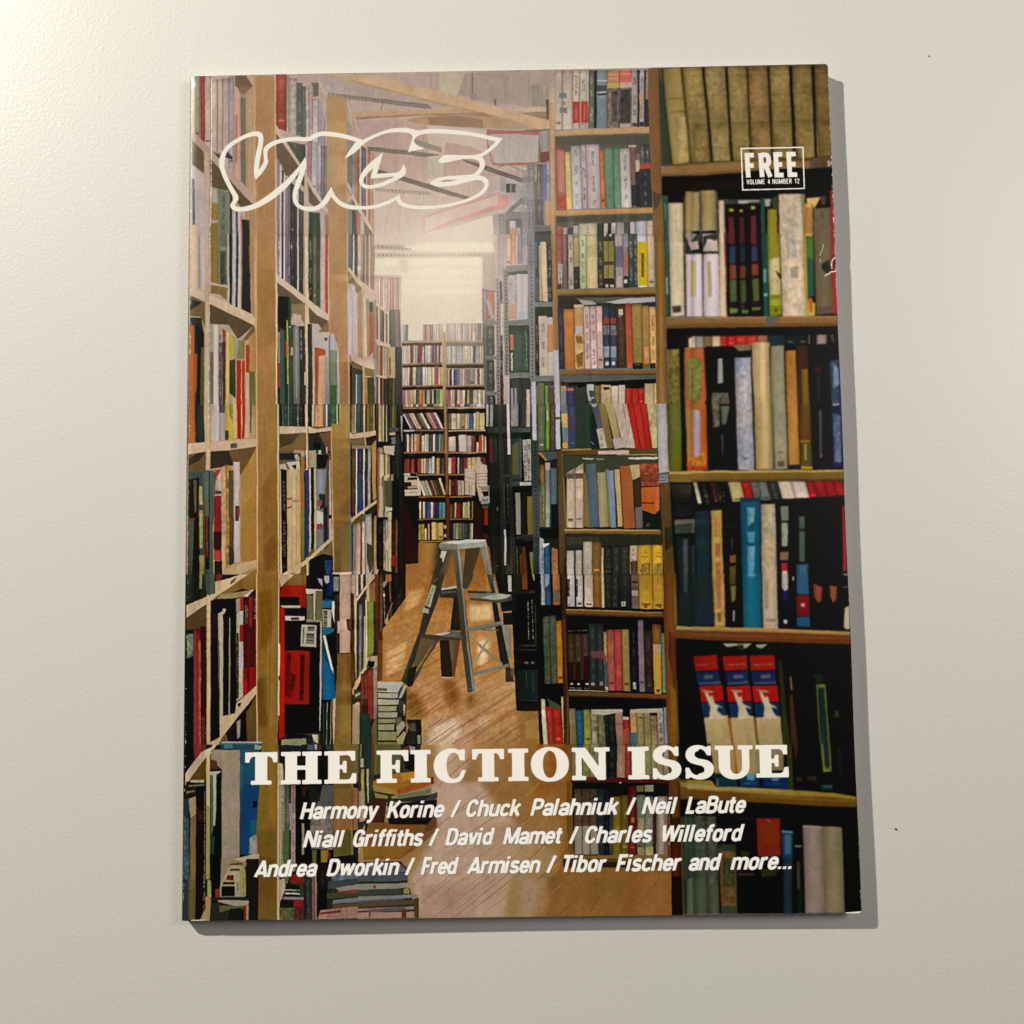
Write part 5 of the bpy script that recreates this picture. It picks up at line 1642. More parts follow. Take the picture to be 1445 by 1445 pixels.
P 64481a 0 640 1295 635 1296 655 0 662
P 0b0a08 0 662 1296 655 1300 800 400 900 0 850
R 665 658 850 780 40 10:b8b098 45:0c0d0b 70:1c201c:0:T 120:100f0c 150:3c1c1c 195:2c2c20 215:14120c:0:n 305:b09c68 415:9c1810 495:5c6258 565:6c6e62 635:2c2e30:0:T 730:c4b09c 845:c4b0a8 965:941820 1035:94181e 1125:98181e 1200:90181e 1285
S a8a048 2.5 245 740 248 850
S a8a048 2.5 270 740 272 850
S b83c50 3 132 740 138 870
P 1c2a34 20 915 150 905 165 1445 40 1445
P 1e3028 60 1200 150 1200 155 1250 60 1250
P 303834 0 1200 25 1200 30 1445 0 1445
P 505848 0 980 25 980 25 1100 0 1105
P b0924c 160 905 255 900 270 1445 175 1445
P b07448 195 960 238 960 240 1130 195 1130 :n
P a86040 200 1180 240 1180 240 1300 205 1300 :n
P a86840 205 1340 245 1340 245 1445 210 1445 :n
P 0a090b 265 890 405 880 415 1445 280 1445
S 5c5c5c 3 275 1038 400 1038
P 34343c 330 1130 352 1130 352 1240 335 1240
P 8c5c2c 320 1290 375 1280 378 1350 325 1350
P 6c5c28 320 1380 375 1370 378 1445 325 1445
P 165068 410 820 585 815 585 1445 425 1445
P 0c3850 410 790 430 800 560 800 580 780 585 830 410 835
P 5c94ac 470 880 540 880 530 1000 480 1040 :n
P 4c8cac 470 1090 540 1090 530 1180 480 1180 :n
P 5c94b4 470 1210 540 1210 530 1445 480 1445 :n
P a8987c 588 850 710 848 728 1445 592 1445 :n
P 0c1014 735 870 850 860 850 1445 745 1445
P 707868 752 870 820 868 825 990 760 1000
P 8c8c78 760 1010 820 1010 815 1210 765 1215 :n
P 8c5c4c 750 1260 825 1255 822 1330 752 1330
P a01c18 760 1350 815 1350 815 1420 762 1420
P b8b0a8 770 1420 815 1420 815 1445 770 1445
P 4c5c50 908 955 965 955 965 1340 915 1345
P 2c3830 908 1060 965 1055 965 1085 910 1090
P 284860 890 1360 995 1355 995 1445 890 1445
P 4c7088 915 1370 975 1368 975 1445 915 1445
P 060606 1000 850 1280 830 1290 1445 1005 1445
S 5c4c40 3 1100 1210 1100 1340
S 7c5c50 3 1135 1240 1138 1360
S 5c4c40 3 1222 1210 1230 1300
S 3c3c34 3 1035 1250 1038 1380
P a02c24 1278 870 1300 870 1322 1425 1285 1425
P 801c1c 1278 870 1285 870 1300 1420 1285 1420
''')
DATA.append('''
@ 496 810
P a97238 220 0 1400 0 1445 1445 220 1445
P ba8448 280 300 1400 300 1400 900 280 900
P c0905c 450 900 1400 900 1445 1445 600 1445
P a87034 330 100 800 0 1300 0 1300 200 400 350
P 7c5018 450 980 520 970 600 1080 640 1200 500 1240 460 1150
P 84561c 770 890 870 890 930 1060 900 1160 800 1100
P 84581f 980 1010 1050 1005 1060 1100 980 1150
P d0b8a0 650 1280 900 1200 950 1445 620 1445
P d4b898 1140 1150 1260 1160 1250 1175 1130 1170
P ceb090 1080 1210 1200 1220 1150 1320 1060 1340
P bc9474 700 1200 1000 1250 1000 1445 640 1445
P c8ac90 680 1330 850 1260 860 1440 700 1445
B 8 220 0 1445 0 1445 1445 220 1445
K 9a6830 3 13 330 230 760 110 -8 60
K b88850 3 13 330 250 700 140 -8 60
K 98642e 4 9 280 660 760 400 8 75
K c09458 3 9 330 690 700 500 8 75
K 946636 3 9 560 700 1260 380 40 90
K 946636 3.5 9 470 1180 1230 700 70 90
K c49a66 3 8 480 1210 1100 820 90 90
K 84542a 3.5 8 720 1445 1400 980 110 90
P d8c0a4 700 1290 880 1230 930 1330 850 1445 640 1445
P ddbc90 1060 560 1180 540 1150 760 1080 780
P d8b078 300 640 480 560 430 800 300 860
P dcb884 1000 260 1190 260 1200 380 1010 400
P d4a468 480 150 620 120 560 260 440 330
B 5 220 0 1445 0 1445 1445 220 1445
K 9a6830 3 13 330 230 760 110 -8 60
K b88850 3 13 330 250 700 140 -8 60
K 98642e 4 9 280 660 760 400 8 75
K c09458 3 9 330 690 700 500 8 75
K 946636 3 9 560 700 1260 380 40 90
K 946636 3.5 9 470 1180 1230 700 70 90
K c49a66 3 8 480 1210 1100 820 90 90
K 84542a 3.5 8 720 1445 1400 980 110 90
B 1 220 0 1445 0 1445 1445 220 1445
L 704018 4 620 1330 770 1230
L 704018 4 640 1445 900 1270
L 704018 4 860 1445 1200 1230
L 704018 4 630 1190 770 1080
# left side shelves
P 2a2018 0 0 230 0 230 1445 0 1445
R 0 0 250 0 0 0:a89078 40:b8a088 60:302418 80:b8b0a4 100:241c18 120:b0a088 200
P c4ac84 200 0 220 0 40 240 40 210 180 20
P 8a6c3c 120 130 200 50 210 230 130 230
P b8a084 130 130 150 80 155 230 135 240
P 3c1c10 0 160 22 165 22 660 0 660
P b8a078 22 200 45 200 50 900 30 980
R 260 230 900 720 0 45:24282c 62:5c6468:0:T 90:3c3028 105:a8a090:100 120:c0b48c:-50 132:6a6a1c:-10 190:20201c 215
P c8b890 118 225 132 225 138 760 125 780
P 7c8428 135 230 190 230 192 660 140 690
P 5c2c14 195 0 240 0 262 900 225 910
P 4c1c0c 225 0 245 0 265 560 228 560
P 703c18 230 560 262 560 262 900 230 910
R 0 0 500 200 0 240:5c4428 268:282420 290:b09878:60 310:3a2a1c:60 325:5c3428:60 345:1e1a16 460
P 1a1411 340 0 460 0 460 95 410 100 410 165 340 230
P 251a12 270 90 330 60 330 250 280 430 265 430
P a08868 262 90 275 60 300 60 300 80 275 120
L b0a080 5 275 130 285 420
L b08c60 5 350 240 280 420
L a87850 6 320 40 330 230
P d0c8b8 268 165 285 165 285 190 268 190
P c4ac84 120 760 150 690 155 720 60 950 10 1030 8 980
P 4c3018 0 670 30 670 40 900 0 1000
P a89878 155 700 222 690 222 1180 190 1180 180 800
P 101010 140 735 200 740 190 790 140 780
R 850 780 1200 1240 0 80:7c2c28:0 110:6c3024:0 135:90342c:0 185:8c8070:0 222
P 3a3828 20 980 80 980 90 1050 25 1060
P a89c88 30 1020 75 1000 75 1020 35 1045
P b0a088 10 1110 60 1080 75 1100 70 1445 5 1445
P 24403c 72 1180 155 1175 175 1445 75 1445
P 8a2c24 140 860 185 840 190 1180 170 1260 150 1180
P 6c5c3c 170 1310 220 1180 225 1445 175 1445
P 3c2418 90 1060 140 1060 140 1180 90 1180
# book stack on floor
P 2c2a20 220 1000 465 950 465 1200 470 1445 220 1445
P b8b0ac 222 912 440 915 395 1005 222 1000
P 64543c 225 968 305 970 300 992 225 990
R 1010 1010 1050 1050 0 225:b0a890 390
P b0a890 225 1010 395 1010 392 1052 225 1052
P aca48c 225 1062 405 1065 400 1108 225 1110
P 9c9470 228 1120 388 1120 382 1162 228 1165
P a49c84 228 1172 392 1172 388 1218 228 1218
P 989068 228 1230 375 1230 372 1262 228 1265
P a09878 228 1275 365 1275 360 1325 228 1325
P 98906c 228 1335 388 1340 385 1410 228 1410
P 8c7a54 225 1425 390 1425 385 1445 225 1445
P 3c4038 395 1000 440 940 440 1040 400 1050
P b4aca0 440 950 468 950 425 1050 400 1055
P 3c3c34 405 1065 450 1080 450 1200 400 1160
P b8a898 440 1100 460 1110 455 1200 448 1200
P 6c6c58 380 1230 420 1210 440 1300 380 1320
P a89c80 380 1300 440 1240 465 1280 390 1380
P b0a078 385 1400 450 1330 465 1350 440 1445 390 1445
P 1a1c16 470 1235 595 1235 598 1445 440 1445 490 1300
P 4c4c40 480 1270 540 1260 555 1330 500 1330 :n
P 848c84 560 1365 590 1365 590 1440 562 1440
# ladder
P 3a352a 700 0 795 0 740 200 520 780 515 940 490 955 420 910 580 480
P 4a4436 690 0 720 0 450 900 420 910 570 500
P 6c5a3c 590 540 640 540 730 560 660 640 560 800 520 800
P 504838 720 560 745 565 620 750 570 860 515 945 510 900
P 241c14 490 800 560 780 520 945 480 960 470 910
P 9c9c88 680 85 722 100 670 285 625 260
S 4c4c40 6 690 120 645 260
P a8a48c 610 285 660 295 655 335 605 325
L 8c7c5c 6 730 30 700 70
P c0bcb0 770 120 890 100 895 115 765 138
P 38322a 750 138 890 120 910 165 900 205 750 195
P 60584c 760 150 890 135 890 160 765 165
P 2c2218 870 190 940 200 935 480 840 480
P 5c4c38 820 480 930 490 920 560 860 870 820 860
P 2c2018 750 565 830 560 860 870 765 875
P 6a5a38 830 560 870 555 860 740 850 740
P 7c3c1c 905 560 925 560 880 860 862 870
P b8b4ac 680 515 840 488 840 500 760 525
P 4c4030 580 505 940 540 935 560 700 565 600 540
P 6a6458 760 525 900 490 920 490 910 540 770 530
P b0a498 765 870 860 872 860 882 765 880
P 44433a 885 0 940 0 1050 990 990 1000 930 520 905 200
P 84847a 920 0 942 0 985 500 1050 995 1030 995 985 620 945 200
P 3c3c34 945 120 1000 95 1040 0 945 0
P 4a4638 960 0 1035 0 990 120 960 130
P 3c3830 985 140 1210 150 1215 165 990 160
P 7c7868 1000 165 1200 160 1360 175 1350 210 1230 225 1000 195
P a8a498 1100 200 1250 165 1350 180 1320 205 1200 220
P 504c40 1005 200 1235 225 1365 190 1365 225 1240 245 1010 220
P 3c3428 1150 0 1185 0 1230 170 1200 160 1180 120
P 908e84 1188 0 1210 0 1250 220 1360 800 1365 840 1345 810 1240 240
P 24221c 1195 240 1235 245 1350 800 1310 800 1265 740
P 7c7a6c 975 455 1265 400 1275 430 1010 485 980 480
P 6c6858 1020 480 1260 425 1280 435 1120 470 1250 470 1250 480 1080 478
P 8c8470 1000 520 1015 525 1285 755 1275 765 1110 640
P 9c9480 1205 460 1220 460 1040 790 1030 770
P 7c7c72 1035 835 1335 760 1340 790 1040 860
P 3a2c24 1310 800 1360 800 1385 915 1310 920
P 704838 1355 800 1385 800 1385 870 1360 870
L d8d4c0 8 1010 970 1013 973
L a8a8a0 9 940 545 942 545
# right metal
P 0d0d0c 1220 0 1445 0 1445 1160 1405 1160 1385 800 1360 200 1250 150
P 1a1c1a 1250 150 1445 130 1445 300 1280 320
P b8b4a8 1325 10 1358 10 1360 150 1330 150
P 8c8470 1300 405 1355 440 1360 700 1330 720 1310 560
P 1c1e1c 1290 330 1370 330 1380 430 1290 430
L 747c7c 7 1425 370 1440 600
P 14110f 1400 130 1445 130 1445 1160 1410 1160
P 5c5440 1188 0 1210 0 1212 60 1190 50
P 7c7868 1000 165 1200 160 1360 175 1350 210 1230 225 1000 195
P a8a498 1100 200 1250 165 1350 180 1320 205 1200 220
P 504c40 1005 200 1235 225 1365 190 1365 225 1240 245 1010 220
@ 256 810
P 1b1612 30 0 1445 0 1445 1445 20 1445
P 262a20 40 0 230 0 240 180 40 240
P 7c7c58 150 0 175 0 175 120 150 120 :n
P 4c5c50 200 0 285 0 280 160 215 180
P 3c4c44 215 0 235 0 240 180 220 170
P 8c3c24 290 0 345 0 330 60 295 55
P c4ab8c 285 60 560 0 240 230 215 200 215 340 40 365 40 260 205 190 240 180 285 160
P c8ae8c 285 70 500 0 560 0 230 230 245 170 285 160
P 6c5c48 420 50 470 20 460 60 410 85 :n
P 5a452c 40 370 215 250 215 470 40 470
P 7f5f28 560 0 635 0 635 150 520 120 250 225 240 230
P 9c8460 330 170 600 130 620 150 540 190 470 200 300 210
R 470 460 1445 1445 0 40:1c1c18 100:78343c 130:7c2424:0 165:4a2014:-20 215
P 6c7860 40 510 100 500 100 690 50 710 :n
P 0c0c0c 45 720 105 700 105 1445 40 1445
P 8a3040 105 490 130 490 140 1445 110 1445
P a05c2c 145 560 165 560 170 1445 150 1445 :n
P 3c0c0c 170 470 210 460 210 1200 170 1200
P c4a880 215 170 235 170 248 230 248 1445 215 1445
P 14120f 250 230 460 210 460 1180 250 1200
P 201815 255 340 305 320 320 1400 250 1400
P 30181a 255 345 305 325 305 530 255 540
P 1e0c0c 255 600 315 550 320 1390 250 1400
P b0a490 310 330 350 310 358 400 355 1210 325 1210
P 6c5c44 310 560 325 560 330 1200 322 1200
P b8ae9c 350 290 378 290 378 330 350 340
P 0b0b0a 358 340 410 260 408 1190 358 1205
P 8c8c74 405 370 418 370 418 1190 402 1190
P 0a0a09 415 220 458 225 458 1180 415 1180
P 9c8c74 462 210 500 200 500 340 465 330
P b0a48c 465 340 525 300 525 1040 470 1080 :n
P 2c2c20 470 500 488 500 488 1050 470 1060 :T
P a81c18 500 200 525 190 528 300 500 300
P b4acb4 490 310 525 310 520 400 495 430
P a01c18 495 430 525 430 525 570 495 570
P b0a8b0 500 640 525 640 525 800 500 800
P c4b8a8 530 180 600 130 640 135 560 200
R 215 140 1040 930 0 527:38201c:0:n 570:8c1c18:-10:n 590:44201c:-20:n 635
P 4c1410 525 450 635 380 632 940 527 1040
P 8c1614 525 800 635 780 632 940 527 1040
P a81c18 535 900 560 880 560 1010 530 1020
P 8c2420 575 200 600 190 600 440 575 450
S b0a090 2.5 545 260 548 420
S b0a090 2.5 560 260 562 420
S b0a090 2.5 625 190 628 380
P 5c1414 555 500 580 480 580 960 560 980
P c6ab88 640 940 640 1010 350 1380 320 1445 215 1445 325 1380 325 1210 460 1180 470 1090 530 1040
P 241c1c 480 1100 510 1090 505 1120 485 1125
P 6c5020 560 1160 640 1020 640 1445 550 1445
P 7c5828 350 1380 560 1150 560 1445 330 1445
P 2a2018 380 1350 550 1160 560 1420 400 1420
P 1a1814 490 1210 550 1180 550 1400 500 1420
P 9c8c7c 470 1250 505 1230 500 1380 475 1400
P c6aa78 632 0 645 0 648 1445 638 1445
P 8a6626 645 0 820 0 820 1445 648 1445
P 7a5418 660 150 760 130 780 600 680 620
P 6e4c18 650 900 740 860 750 1300 660 1300
P 927030 700 700 820 300 820 1300 740 1300
B 5 645 0 820 0 820 1445 648 1445
L 7a5a20 6 700 60 720 700
L 6c4c1a 5 760 300 750 1200
P d0b486 820 0 832 0 830 560 822 1445
P c8ae88 832 0 960 0 835 110
P 7c5c28 850 100 960 0 1070 0 1070 100 850 130
P c6ac84 1065 0 1078 0 1078 100 1065 100
P 9c1c14 850 95 1055 85 1055 280 1010 280 990 190 835 190
P 14110f 835 190 1000 195 1000 255 900 265 835 260
P c0b498 840 262 1010 262 1010 285 860 285
P b01c14 835 280 875 280 880 1380 830 1400 830 860 840 600
P d8ccb0 822 560 840 600 835 860 820 860
P c8bca0 822 900 835 900 835 1200 822 1200
P 10141c 880 290 1070 292 1070 370 880 370
P c8bcb0 878 350 1045 358 1045 392 882 392
P 3c3020 930 365 1000 365 1000 385 930 385
P c0b8a8 1055 120 1200 130 1190 160 1060 170
P 6c6448 1060 175 1130 180 1125 390 1065 370
P b8b098 1120 165 1140 165 1135 390 1125 390
P 6c6844 1140 140 1200 140 1200 390 1140 390
P 141210 1060 10 1200 0 1205 120 1060 120
P b0a8a4 1155 30 1195 40 1200 110 1170 70
P 8c8478 1060 375 1190 390 1185 410 1060 405
P 0a0a0a 880 405 1195 405 1195 1345 880 1360
P 060606 1085 620 1180 620 1180 1345 900 1355 900 1105 1085 1105
P b0a898 1018 425 1150 430 1145 618 1012 612
P 4c4c40 1070 440 1130 440 1130 480 1070 480 :b
P 4c4c40 1062 500 1128 500 1126 590 1060 590 :b
P 7c7c68 1030 450 1045 450 1040 590 1028 590 :t
P 9a1a10 875 645 1090 648 1085 1102 878 1102
P 5c0e08 890 670 935 670 925 830 970 850 960 950 930 1050 880 1030 885 850 :n
P 4a0c08 1010 680 1045 680 1040 1070 1005 1070 :n
P b0a490 1180 400 1195 400 1195 900 1180 1330 1172 1330
P 1c4c70 1200 230 1320 230 1320 200 1240 190
P 2c6c94 1200 225 1300 225 1265 285 1200 285
P 1e4a5c 1200 420 1300 460 1310 1060 1195 1060
P 186088 1195 660 1290 860 1305 1060 1200 1065
P 2c6888 1195 440 1300 470 1270 520 1200 540
P 11161a 1225 520 1310 480 1320 860 1290 830
P b0ac98 1200 295 1275 300 1272 450 1200 440
P 4c4c40 1208 305 1240 305 1240 440 1208 440 :b
P d0ccc0 1200 520 1225 520 1290 800 1295 850 1270 800
P d0ccc0 1280 230 1320 225 1300 300 1300 420 1275 310
P 1a1c18 1200 0 1345 0 1345 200 1310 480 1300 220 1210 200
P 1c2c5c 1225 0 1280 0 1280 180 1230 190
P c0b8ac 1210 10 1255 10 1255 70 1230 80 1210 50
P 7c7870 1290 20 1340 20 1335 140 1290 140 :n
P 3c2c24 1300 190 1345 160 1345 680 1320 680
P b8a898 1325 400 1350 400 1350 500 1325 500
P 14140f 1195 1070 1280 1070 1290 1445 1195 1445
L b8b49c 5 1240 1080 1235 1445
L 5c6c48 5 1210 1080 1210 1445
L b0a890 6 1275 1075 1270 1445
P c0a484 1285 1060 1310 1050 1330 700 1340 680 1310 1445 1290 1445
P c3a68c 1345 0 1445 0 1445 665 1345 670
P 4c2c14 1400 380 1445 380 1445 490 1410 470
P 5c3c1c 1440 150 1445 150 1445 660 1435 660
P 7f5c22 1325 675 1445 672 1445 1445 1300 1445
P 8c6828 1340 720 1400 700 1445 1000 1445 1300 1340 1400
B 4 1325 675 1445 672 1445 1445 1300 1445
P 3c3428 880 1360 1180 1350 1180 1445 840 1445
P 141412 900 1360 1110 1365 1120 1445 1080 1445 1060 1390 900 1390
P 9ca078 850 1400 1060 1395 1060 1445 850 1445
P b8b0a0 1110 1360 1165 1360 1165 1440 1130 1420
P 5c7c64 320 1420 680 1425 700 1445 320 1445
P c0bcb0 340 1420 690 1420 690 1430 340 1432
@ 736 810
P 0c0b09 0 0 1445 0 1445 1445 155 1445 145 1165 0 1165
P 8c5418 0 0 45 0 50 130 0 130
P a8a04c 90 0 105 0 112 50 105 60
P 22342c 0 138 115 138 115 165 0 165
S c0c0b8 3 55 230 62 560
S c0c0b8 3 90 220 100 560
L 50544c 5 118 250 122 590
L d8d8d0 9 68 584 70 584
L d8d8d0 9 100 584 102 584
P 3a3e3a 0 600 130 600 130 650 0 650
P 1c1c1a 0 615 130 615 130 640 0 640
P 5c6258 25 740 60 745 60 765 25 762
P 5c6258 80 740 110 745 110 765 80 762
P 1c302c 0 810 140 810 140 1060 0 1060
L 4c6054 4 40 830 50 1000
L 4c6054 4 95 830 105 1000
P 0c2c28 30 960 75 960 75 1060 35 1060
P 244038 0 1062 145 1065 145 1078 0 1075
P 1a1614 0 1080 150 1080 150 1160 0 1160
P 8f6a2c 0 1165 145 1165 155 1445 0 1445
P 9c783c 30 1250 140 1230 150 1400 40 1400
R 0 0 262 262 5 162:9ca0a4 195:2c4c68:0 245:141414 262:a0623c:0 325
P 8ca0ac 195 0 240 0 235 80 200 120
P 6c6450 265 140 320 140 320 240 275 240
P 0c0b09 120 265 345 262 345 350 180 360
R 365 340 935 925 20 178:46543c:0:v 235:4c5040:0:v 290:a8741c:50 340
P 0b0a09 150 935 350 930 355 1040 240 1060 165 1050
R 1060 1060 1445 1445 20 165:b8b49c 205:981c14:60 260:9c1c14:80 335:b09c78:-20 370
P 4c4c34 215 1050 335 1120 335 1150 250 1140
P 3c1e10 335 0 375 0 395 1000 400 1445 360 1445 345 400
P 5c2c14 345 380 375 380 395 1000 380 1000
P 5c3c1c 385 1000 400 1000 405 1445 390 1445
R 0 0 275 300 5 385:b4aca8 450:100f0e 460:b4aca8 520:100f0e 530:b4a49c 608:7c4c18 675:b0a488 702:242818:0 765:25282c 820:1c1e1e 930:6c5c54 995:b08424 1112:b08828 1205
S 14110e 20 398 45 398 190
S 14110e 16 470 45 470 190
S b8b0a0 3 398 60 398 180
S b8b0a0 3 470 60 470 180
S 201c18 4 395 262 435 262
S 201c18 4 468 262 510 262
P b0aca0 845 235 885 235 882 275 850 275
S 202020 3 865 245 865 270
S 6c5c28 20 1040 275 1070 275
S 6c5c28 20 1160 280 1190 280
P 9c9890 935 140 985 140 985 190 940 180
P 5c2c20 935 60 985 60 985 80 935 80
P 704c20 378 300 1205 335 1208 372 383 345
P a07c48 378 296 700 305 1205 325 1205 334 700 318 378 308
P 4c2c14 383 335 1208 360 1208 374 383 350
P 080706 385 350 1210 375 1215 480 1110 480 380 480
R 480 480 975 1010 15 388:3a2c1c 450:3c3220 510:482c28:0 568:243030:-60 632:2c2c30:-60 695:a89458:10 725:9c4c3c:-10 785:9c3c38:-10 850:8c7840:-10 912:14161c:-40 985:7c6874:-90 1035:30261c:0 1110:7c501c:-50 1185:5c7c68:20 1215
P 14100c 388 480 560 478 560 510 388 510
S b09c84 3 395 483 440 483
S b09c84 3 455 480 505 480
S b09c84 3 515 480 560 480
P 6c3c44 585 660 690 650 720 720 600 710
P 7c3c3c 690 690 725 700 720 760 700 740
P 44504c 705 760 735 740 745 980 715 980
P 2a1208 395 750 445 750 445 930 400 930
P 2a1208 455 750 500 750 505 930 460 930
P 33100f 530 700 575 690 575 900 530 900
P 0a0a09 405 900 570 900 570 980 405 975
S c0bcb0 14 415 935 440 935
S c0bcb0 14 475 937 500 937
S c0bcb0 14 545 937 572 937
S c0bcb0 3 412 968 455 970
S c0bcb0 3 472 970 512 972
S c0bcb0 3 535 972 575 974
P 8c8c84 590 925 625 925 622 950 592 950
P 7c8078 665 920 695 920 695 950 665 950
P 3a2020 590 950 697 950 697 985 595 980
P a8a898 712 955 738 960 735 985 715 980
P b89434 1118 700 1185 690 1190 1020 1130 1020
P b0905c 1118 600 1185 600 1185 700 1120 700
P b89478 1118 600 1185 598 1185 660 1120 660
P 5c3c14 1145 980 1180 980 1175 1000 1150 1005
P 9ca0a0 945 920 970 920 975 980 950 975 :n
P b0a898 1225 640 1275 640 1230 680 1220 660
P 6c4420 400 1000 1230 1020 1230 1068 402 1030
P b0a080 398 982 735 995 735 1003 398 992
P 3c2012 402 1030 1230 1058 1230 1070 402 1042
P 0a0807 405 1040 1232 1070 1235 1150 920 1190 860 1150 405 1130
R 1140 1140 1445 1445 12 402:7c7048 460:1c4c70:15 525:8c8838:10 585:7c7458:30:n 645:70684c:40:n 705:141c20:40 735:20221c:40 795:98705c:30 860:8c2018:100 918:b09060:20 975:8c8458:20 1035:8c8054:20 1095:8c7858:60 1150:9c8c84:20:t 1205:6c8090:-10 1235
P b0a89c 590 1150 860 1150 860 1175 700 1200 600 1190
P b0a89c 862 1210 915 1215 912 1240 862 1240
P b0a088 925 1150 1200 1140 1200 1180 930 1180
S 3c1c14 5 980 1222 1028 1222
S 3c1c14 5 1040 1222 1088 1222
S 2c1c14 5 1100 1240 1140 1240
P 9c4c40 860 1330 915 1300 920 1445 865 1445
P 3c6c78 922 1350 980 1345 985 1445 925 1445
P a89880 600 1340 640 1340 640 1445 600 1445 :n
P 704018 1205 0 1290 0 1330 1445 1240 1445 1210 500
P 7c6024 1290 0 1310 0 1325 430 1300 440
P 5a2c18 1250 480 1310 540 1320 900 1300 1000 1250 700
P 805818 1250 900 1310 1000 1340 1445 1260 1445
P 5c5010 1310 900 1330 900 1360 1445 1335 1445
P 1c2424 1315 0 1445 0 1445 435 1325 430
P 343c3c 1370 0 1410 0 1410 160 1375 150
P a08858 1310 440 1445 450 1445 480 1305 478
P 64401c 1300 480 1445 482 1445 555 1308 550
P 070604 1310 555 1445 558 1445 1445 1345 1445
P f0e8e0 1225 1438 1290 1438 1290 1445 1225 1445
P 704018 1225 1437 1290 1437 1290 1445 1225 1445
@ 976 810
P 0a0908 0 0 1335 0 1400 1445 0 1445
P 24302c 0 0 175 0 190 440 0 440
P 24303c 40 200 180 250 190 440 45 440
P b08c50 175 0 278 0 290 450 195 450 :n
P a0683c 210 0 248 0 250 300 220 300
P 6c5828 220 330 250 330 250 410 225 410
P 0d0b09 285 0 430 0 440 445 295 450
P 6c6424 325 100 380 100 375 220 340 250
P 4c3c14 320 0 375 0 375 90 320 90
P a09c90 352 310 368 310 365 405 350 405
P 186078 430 0 590 0 600 460 440 460
P 4c8ca8 470 0 550 0 540 25 480 20
P b4a088 595 0 725 0 738 465 608 465
P a48c70 620 50 650 50 650 300 625 300 :s
P 98846c 620 390 720 380 720 400 640 410
P 0d0e10 735 0 890 0 900 460 745 460
P b0a89c 765 0 825 0 820 130 790 155 765 120
P 1c2c50 770 150 820 140 825 230 775 230
P c0bcb0 780 390 812 390 812 425 780 425
P c0bcb0 855 20 872 20 870 60 858 60
P 2c5878 890 0 990 0 1000 180 895 175
P 7c1814 890 180 1000 185 1005 360 895 360
P c09c90 930 250 965 250 962 280 932 280
P 205878 890 365 1005 362 1010 450 895 450
P 90402c 1030 80 1060 90 1115 110 1110 230 1080 250 1040 200
P 8c4c28 1170 95 1240 110 1235 220 1200 250 1175 180
P 1c201c 1275 0 1335 0 1345 280 1290 270
P 6c6c60 1285 110 1335 110 1335 120 1285 120
P b0a08c 1300 290 1345 270 1350 470 1310 475 1292 450
P b0a088 1285 0 1335 0 1330 15 1290 12
P a07c40 0 445 600 460 1350 490 1350 525 600 495 0 485
P b08c50 0 448 600 465 1350 495 1350 515 600 480 0 465
P 6c3c1c 0 485 600 495 1350 525 1355 605 600 580 0 560
P 7c4820 0 500 600 520 1350 540 1350 560 600 545 0 530
P 070604 0 565 600 582 1355 605 1380 900 0 700
P a8a08c 260 590 520 590 480 620 440 640 400 610 300 625
P 2c3420 390 600 440 600 450 650 400 650
P 9c9480 540 600 650 595 600 640 560 630
P 9c2010 15 700 215 685 232 815 30 830
P 9c2010 260 700 470 690 480 815 280 825
P 9c2010 490 695 705 690 715 815 505 825
S a89c90 5 50 775 195 760
S a89c90 5 300 775 460 765
S a89c90 5 530 775 690 768
P 1e2c54 30 835 232 820 250 940 55 950
P 1e2c54 285 835 480 820 490 940 300 950
P 1e2c54 505 832 715 822 725 940 520 948
P 4c5474 60 925 250 910 255 930 62 940
P 4c5474 310 925 485 915 487 932 312 940
P 4c5474 530 925 715 915 717 930 532 940
P 5c5c6c 105 860 180 855 180 890 110 895
P 5c5c6c 360 860 440 858 440 888 362 892
P 5c5c6c 590 860 670 855 672 885 592 890
P a81c10 60 955 265 940 280 1080 85 1095
P a81c10 295 958 500 945 515 1080 312 1092
P a81c10 515 955 730 945 745 1085 530 1092
P 1c3454 80 1100 280 1085 300 1195 100 1215
P 1c3454 315 1100 515 1085 525 1195 330 1215
P 1c3454 530 1098 745 1088 755 1205 550 1215
P b49c70 105 1220 310 1200 340 1445 130 1445
P b49c70 330 1220 530 1205 555 1445 355 1445
P b49c70 550 1220 758 1210 775 1445 575 1445
P c0ae94 100 980 130 1000 160 1040 180 1030 200 1100 270 1140 250 1140 230 1130 220 1160 260 1200 305 1230 150 1240 160 1130 120 1030
P c0ae94 350 980 380 1010 405 1050 425 1035 440 1100 510 1140 500 1145 460 1130 470 1160 490 1200 530 1220 390 1240 400 1130 360 1030
P c0ae94 570 980 600 1010 630 1050 650 1035 665 1100 730 1140 715 1145 685 1130 690 1160 715 1200 755 1225 610 1240 620 1130 585 1030
P a08c60 75 985 180 990 185 1005 120 1010
P a08c60 325 985 430 990 435 1005 370 1010
P a08c60 550 985 655 990 655 1005 595 1010
P 8c5414 310 1225 335 1215 355 1445 340 1445
P 8c5414 535 1215 552 1215 575 1445 560 1445
P 2f3018 730 735 770 735 840 1445 780 1445
P 4c3020 830 1030 860 1010 905 1445 845 1445
P 8c7048 835 870 850 870 860 990 845 990
P 6a6c2c 1055 940 1140 940 1180 1445 1090 1445
P 1c2c34 1075 975 1130 970 1160 1445 1100 1445
P 24301c 1030 850 1120 850 1125 930 1060 930
S 5c5c5c 3 1020 770 1140 768
S 5c5c5c 3 1040 800 1130 798
S 5c5c5c 3 1045 818 1100 816
P 181a14 1290 820 1360 800 1385 1270 1310 1270
P 14140f 1200 900 1270 900 1280 1445 1230 1445
P 3c3c34 1215 1160 1250 1160 1255 1220 1220 1225
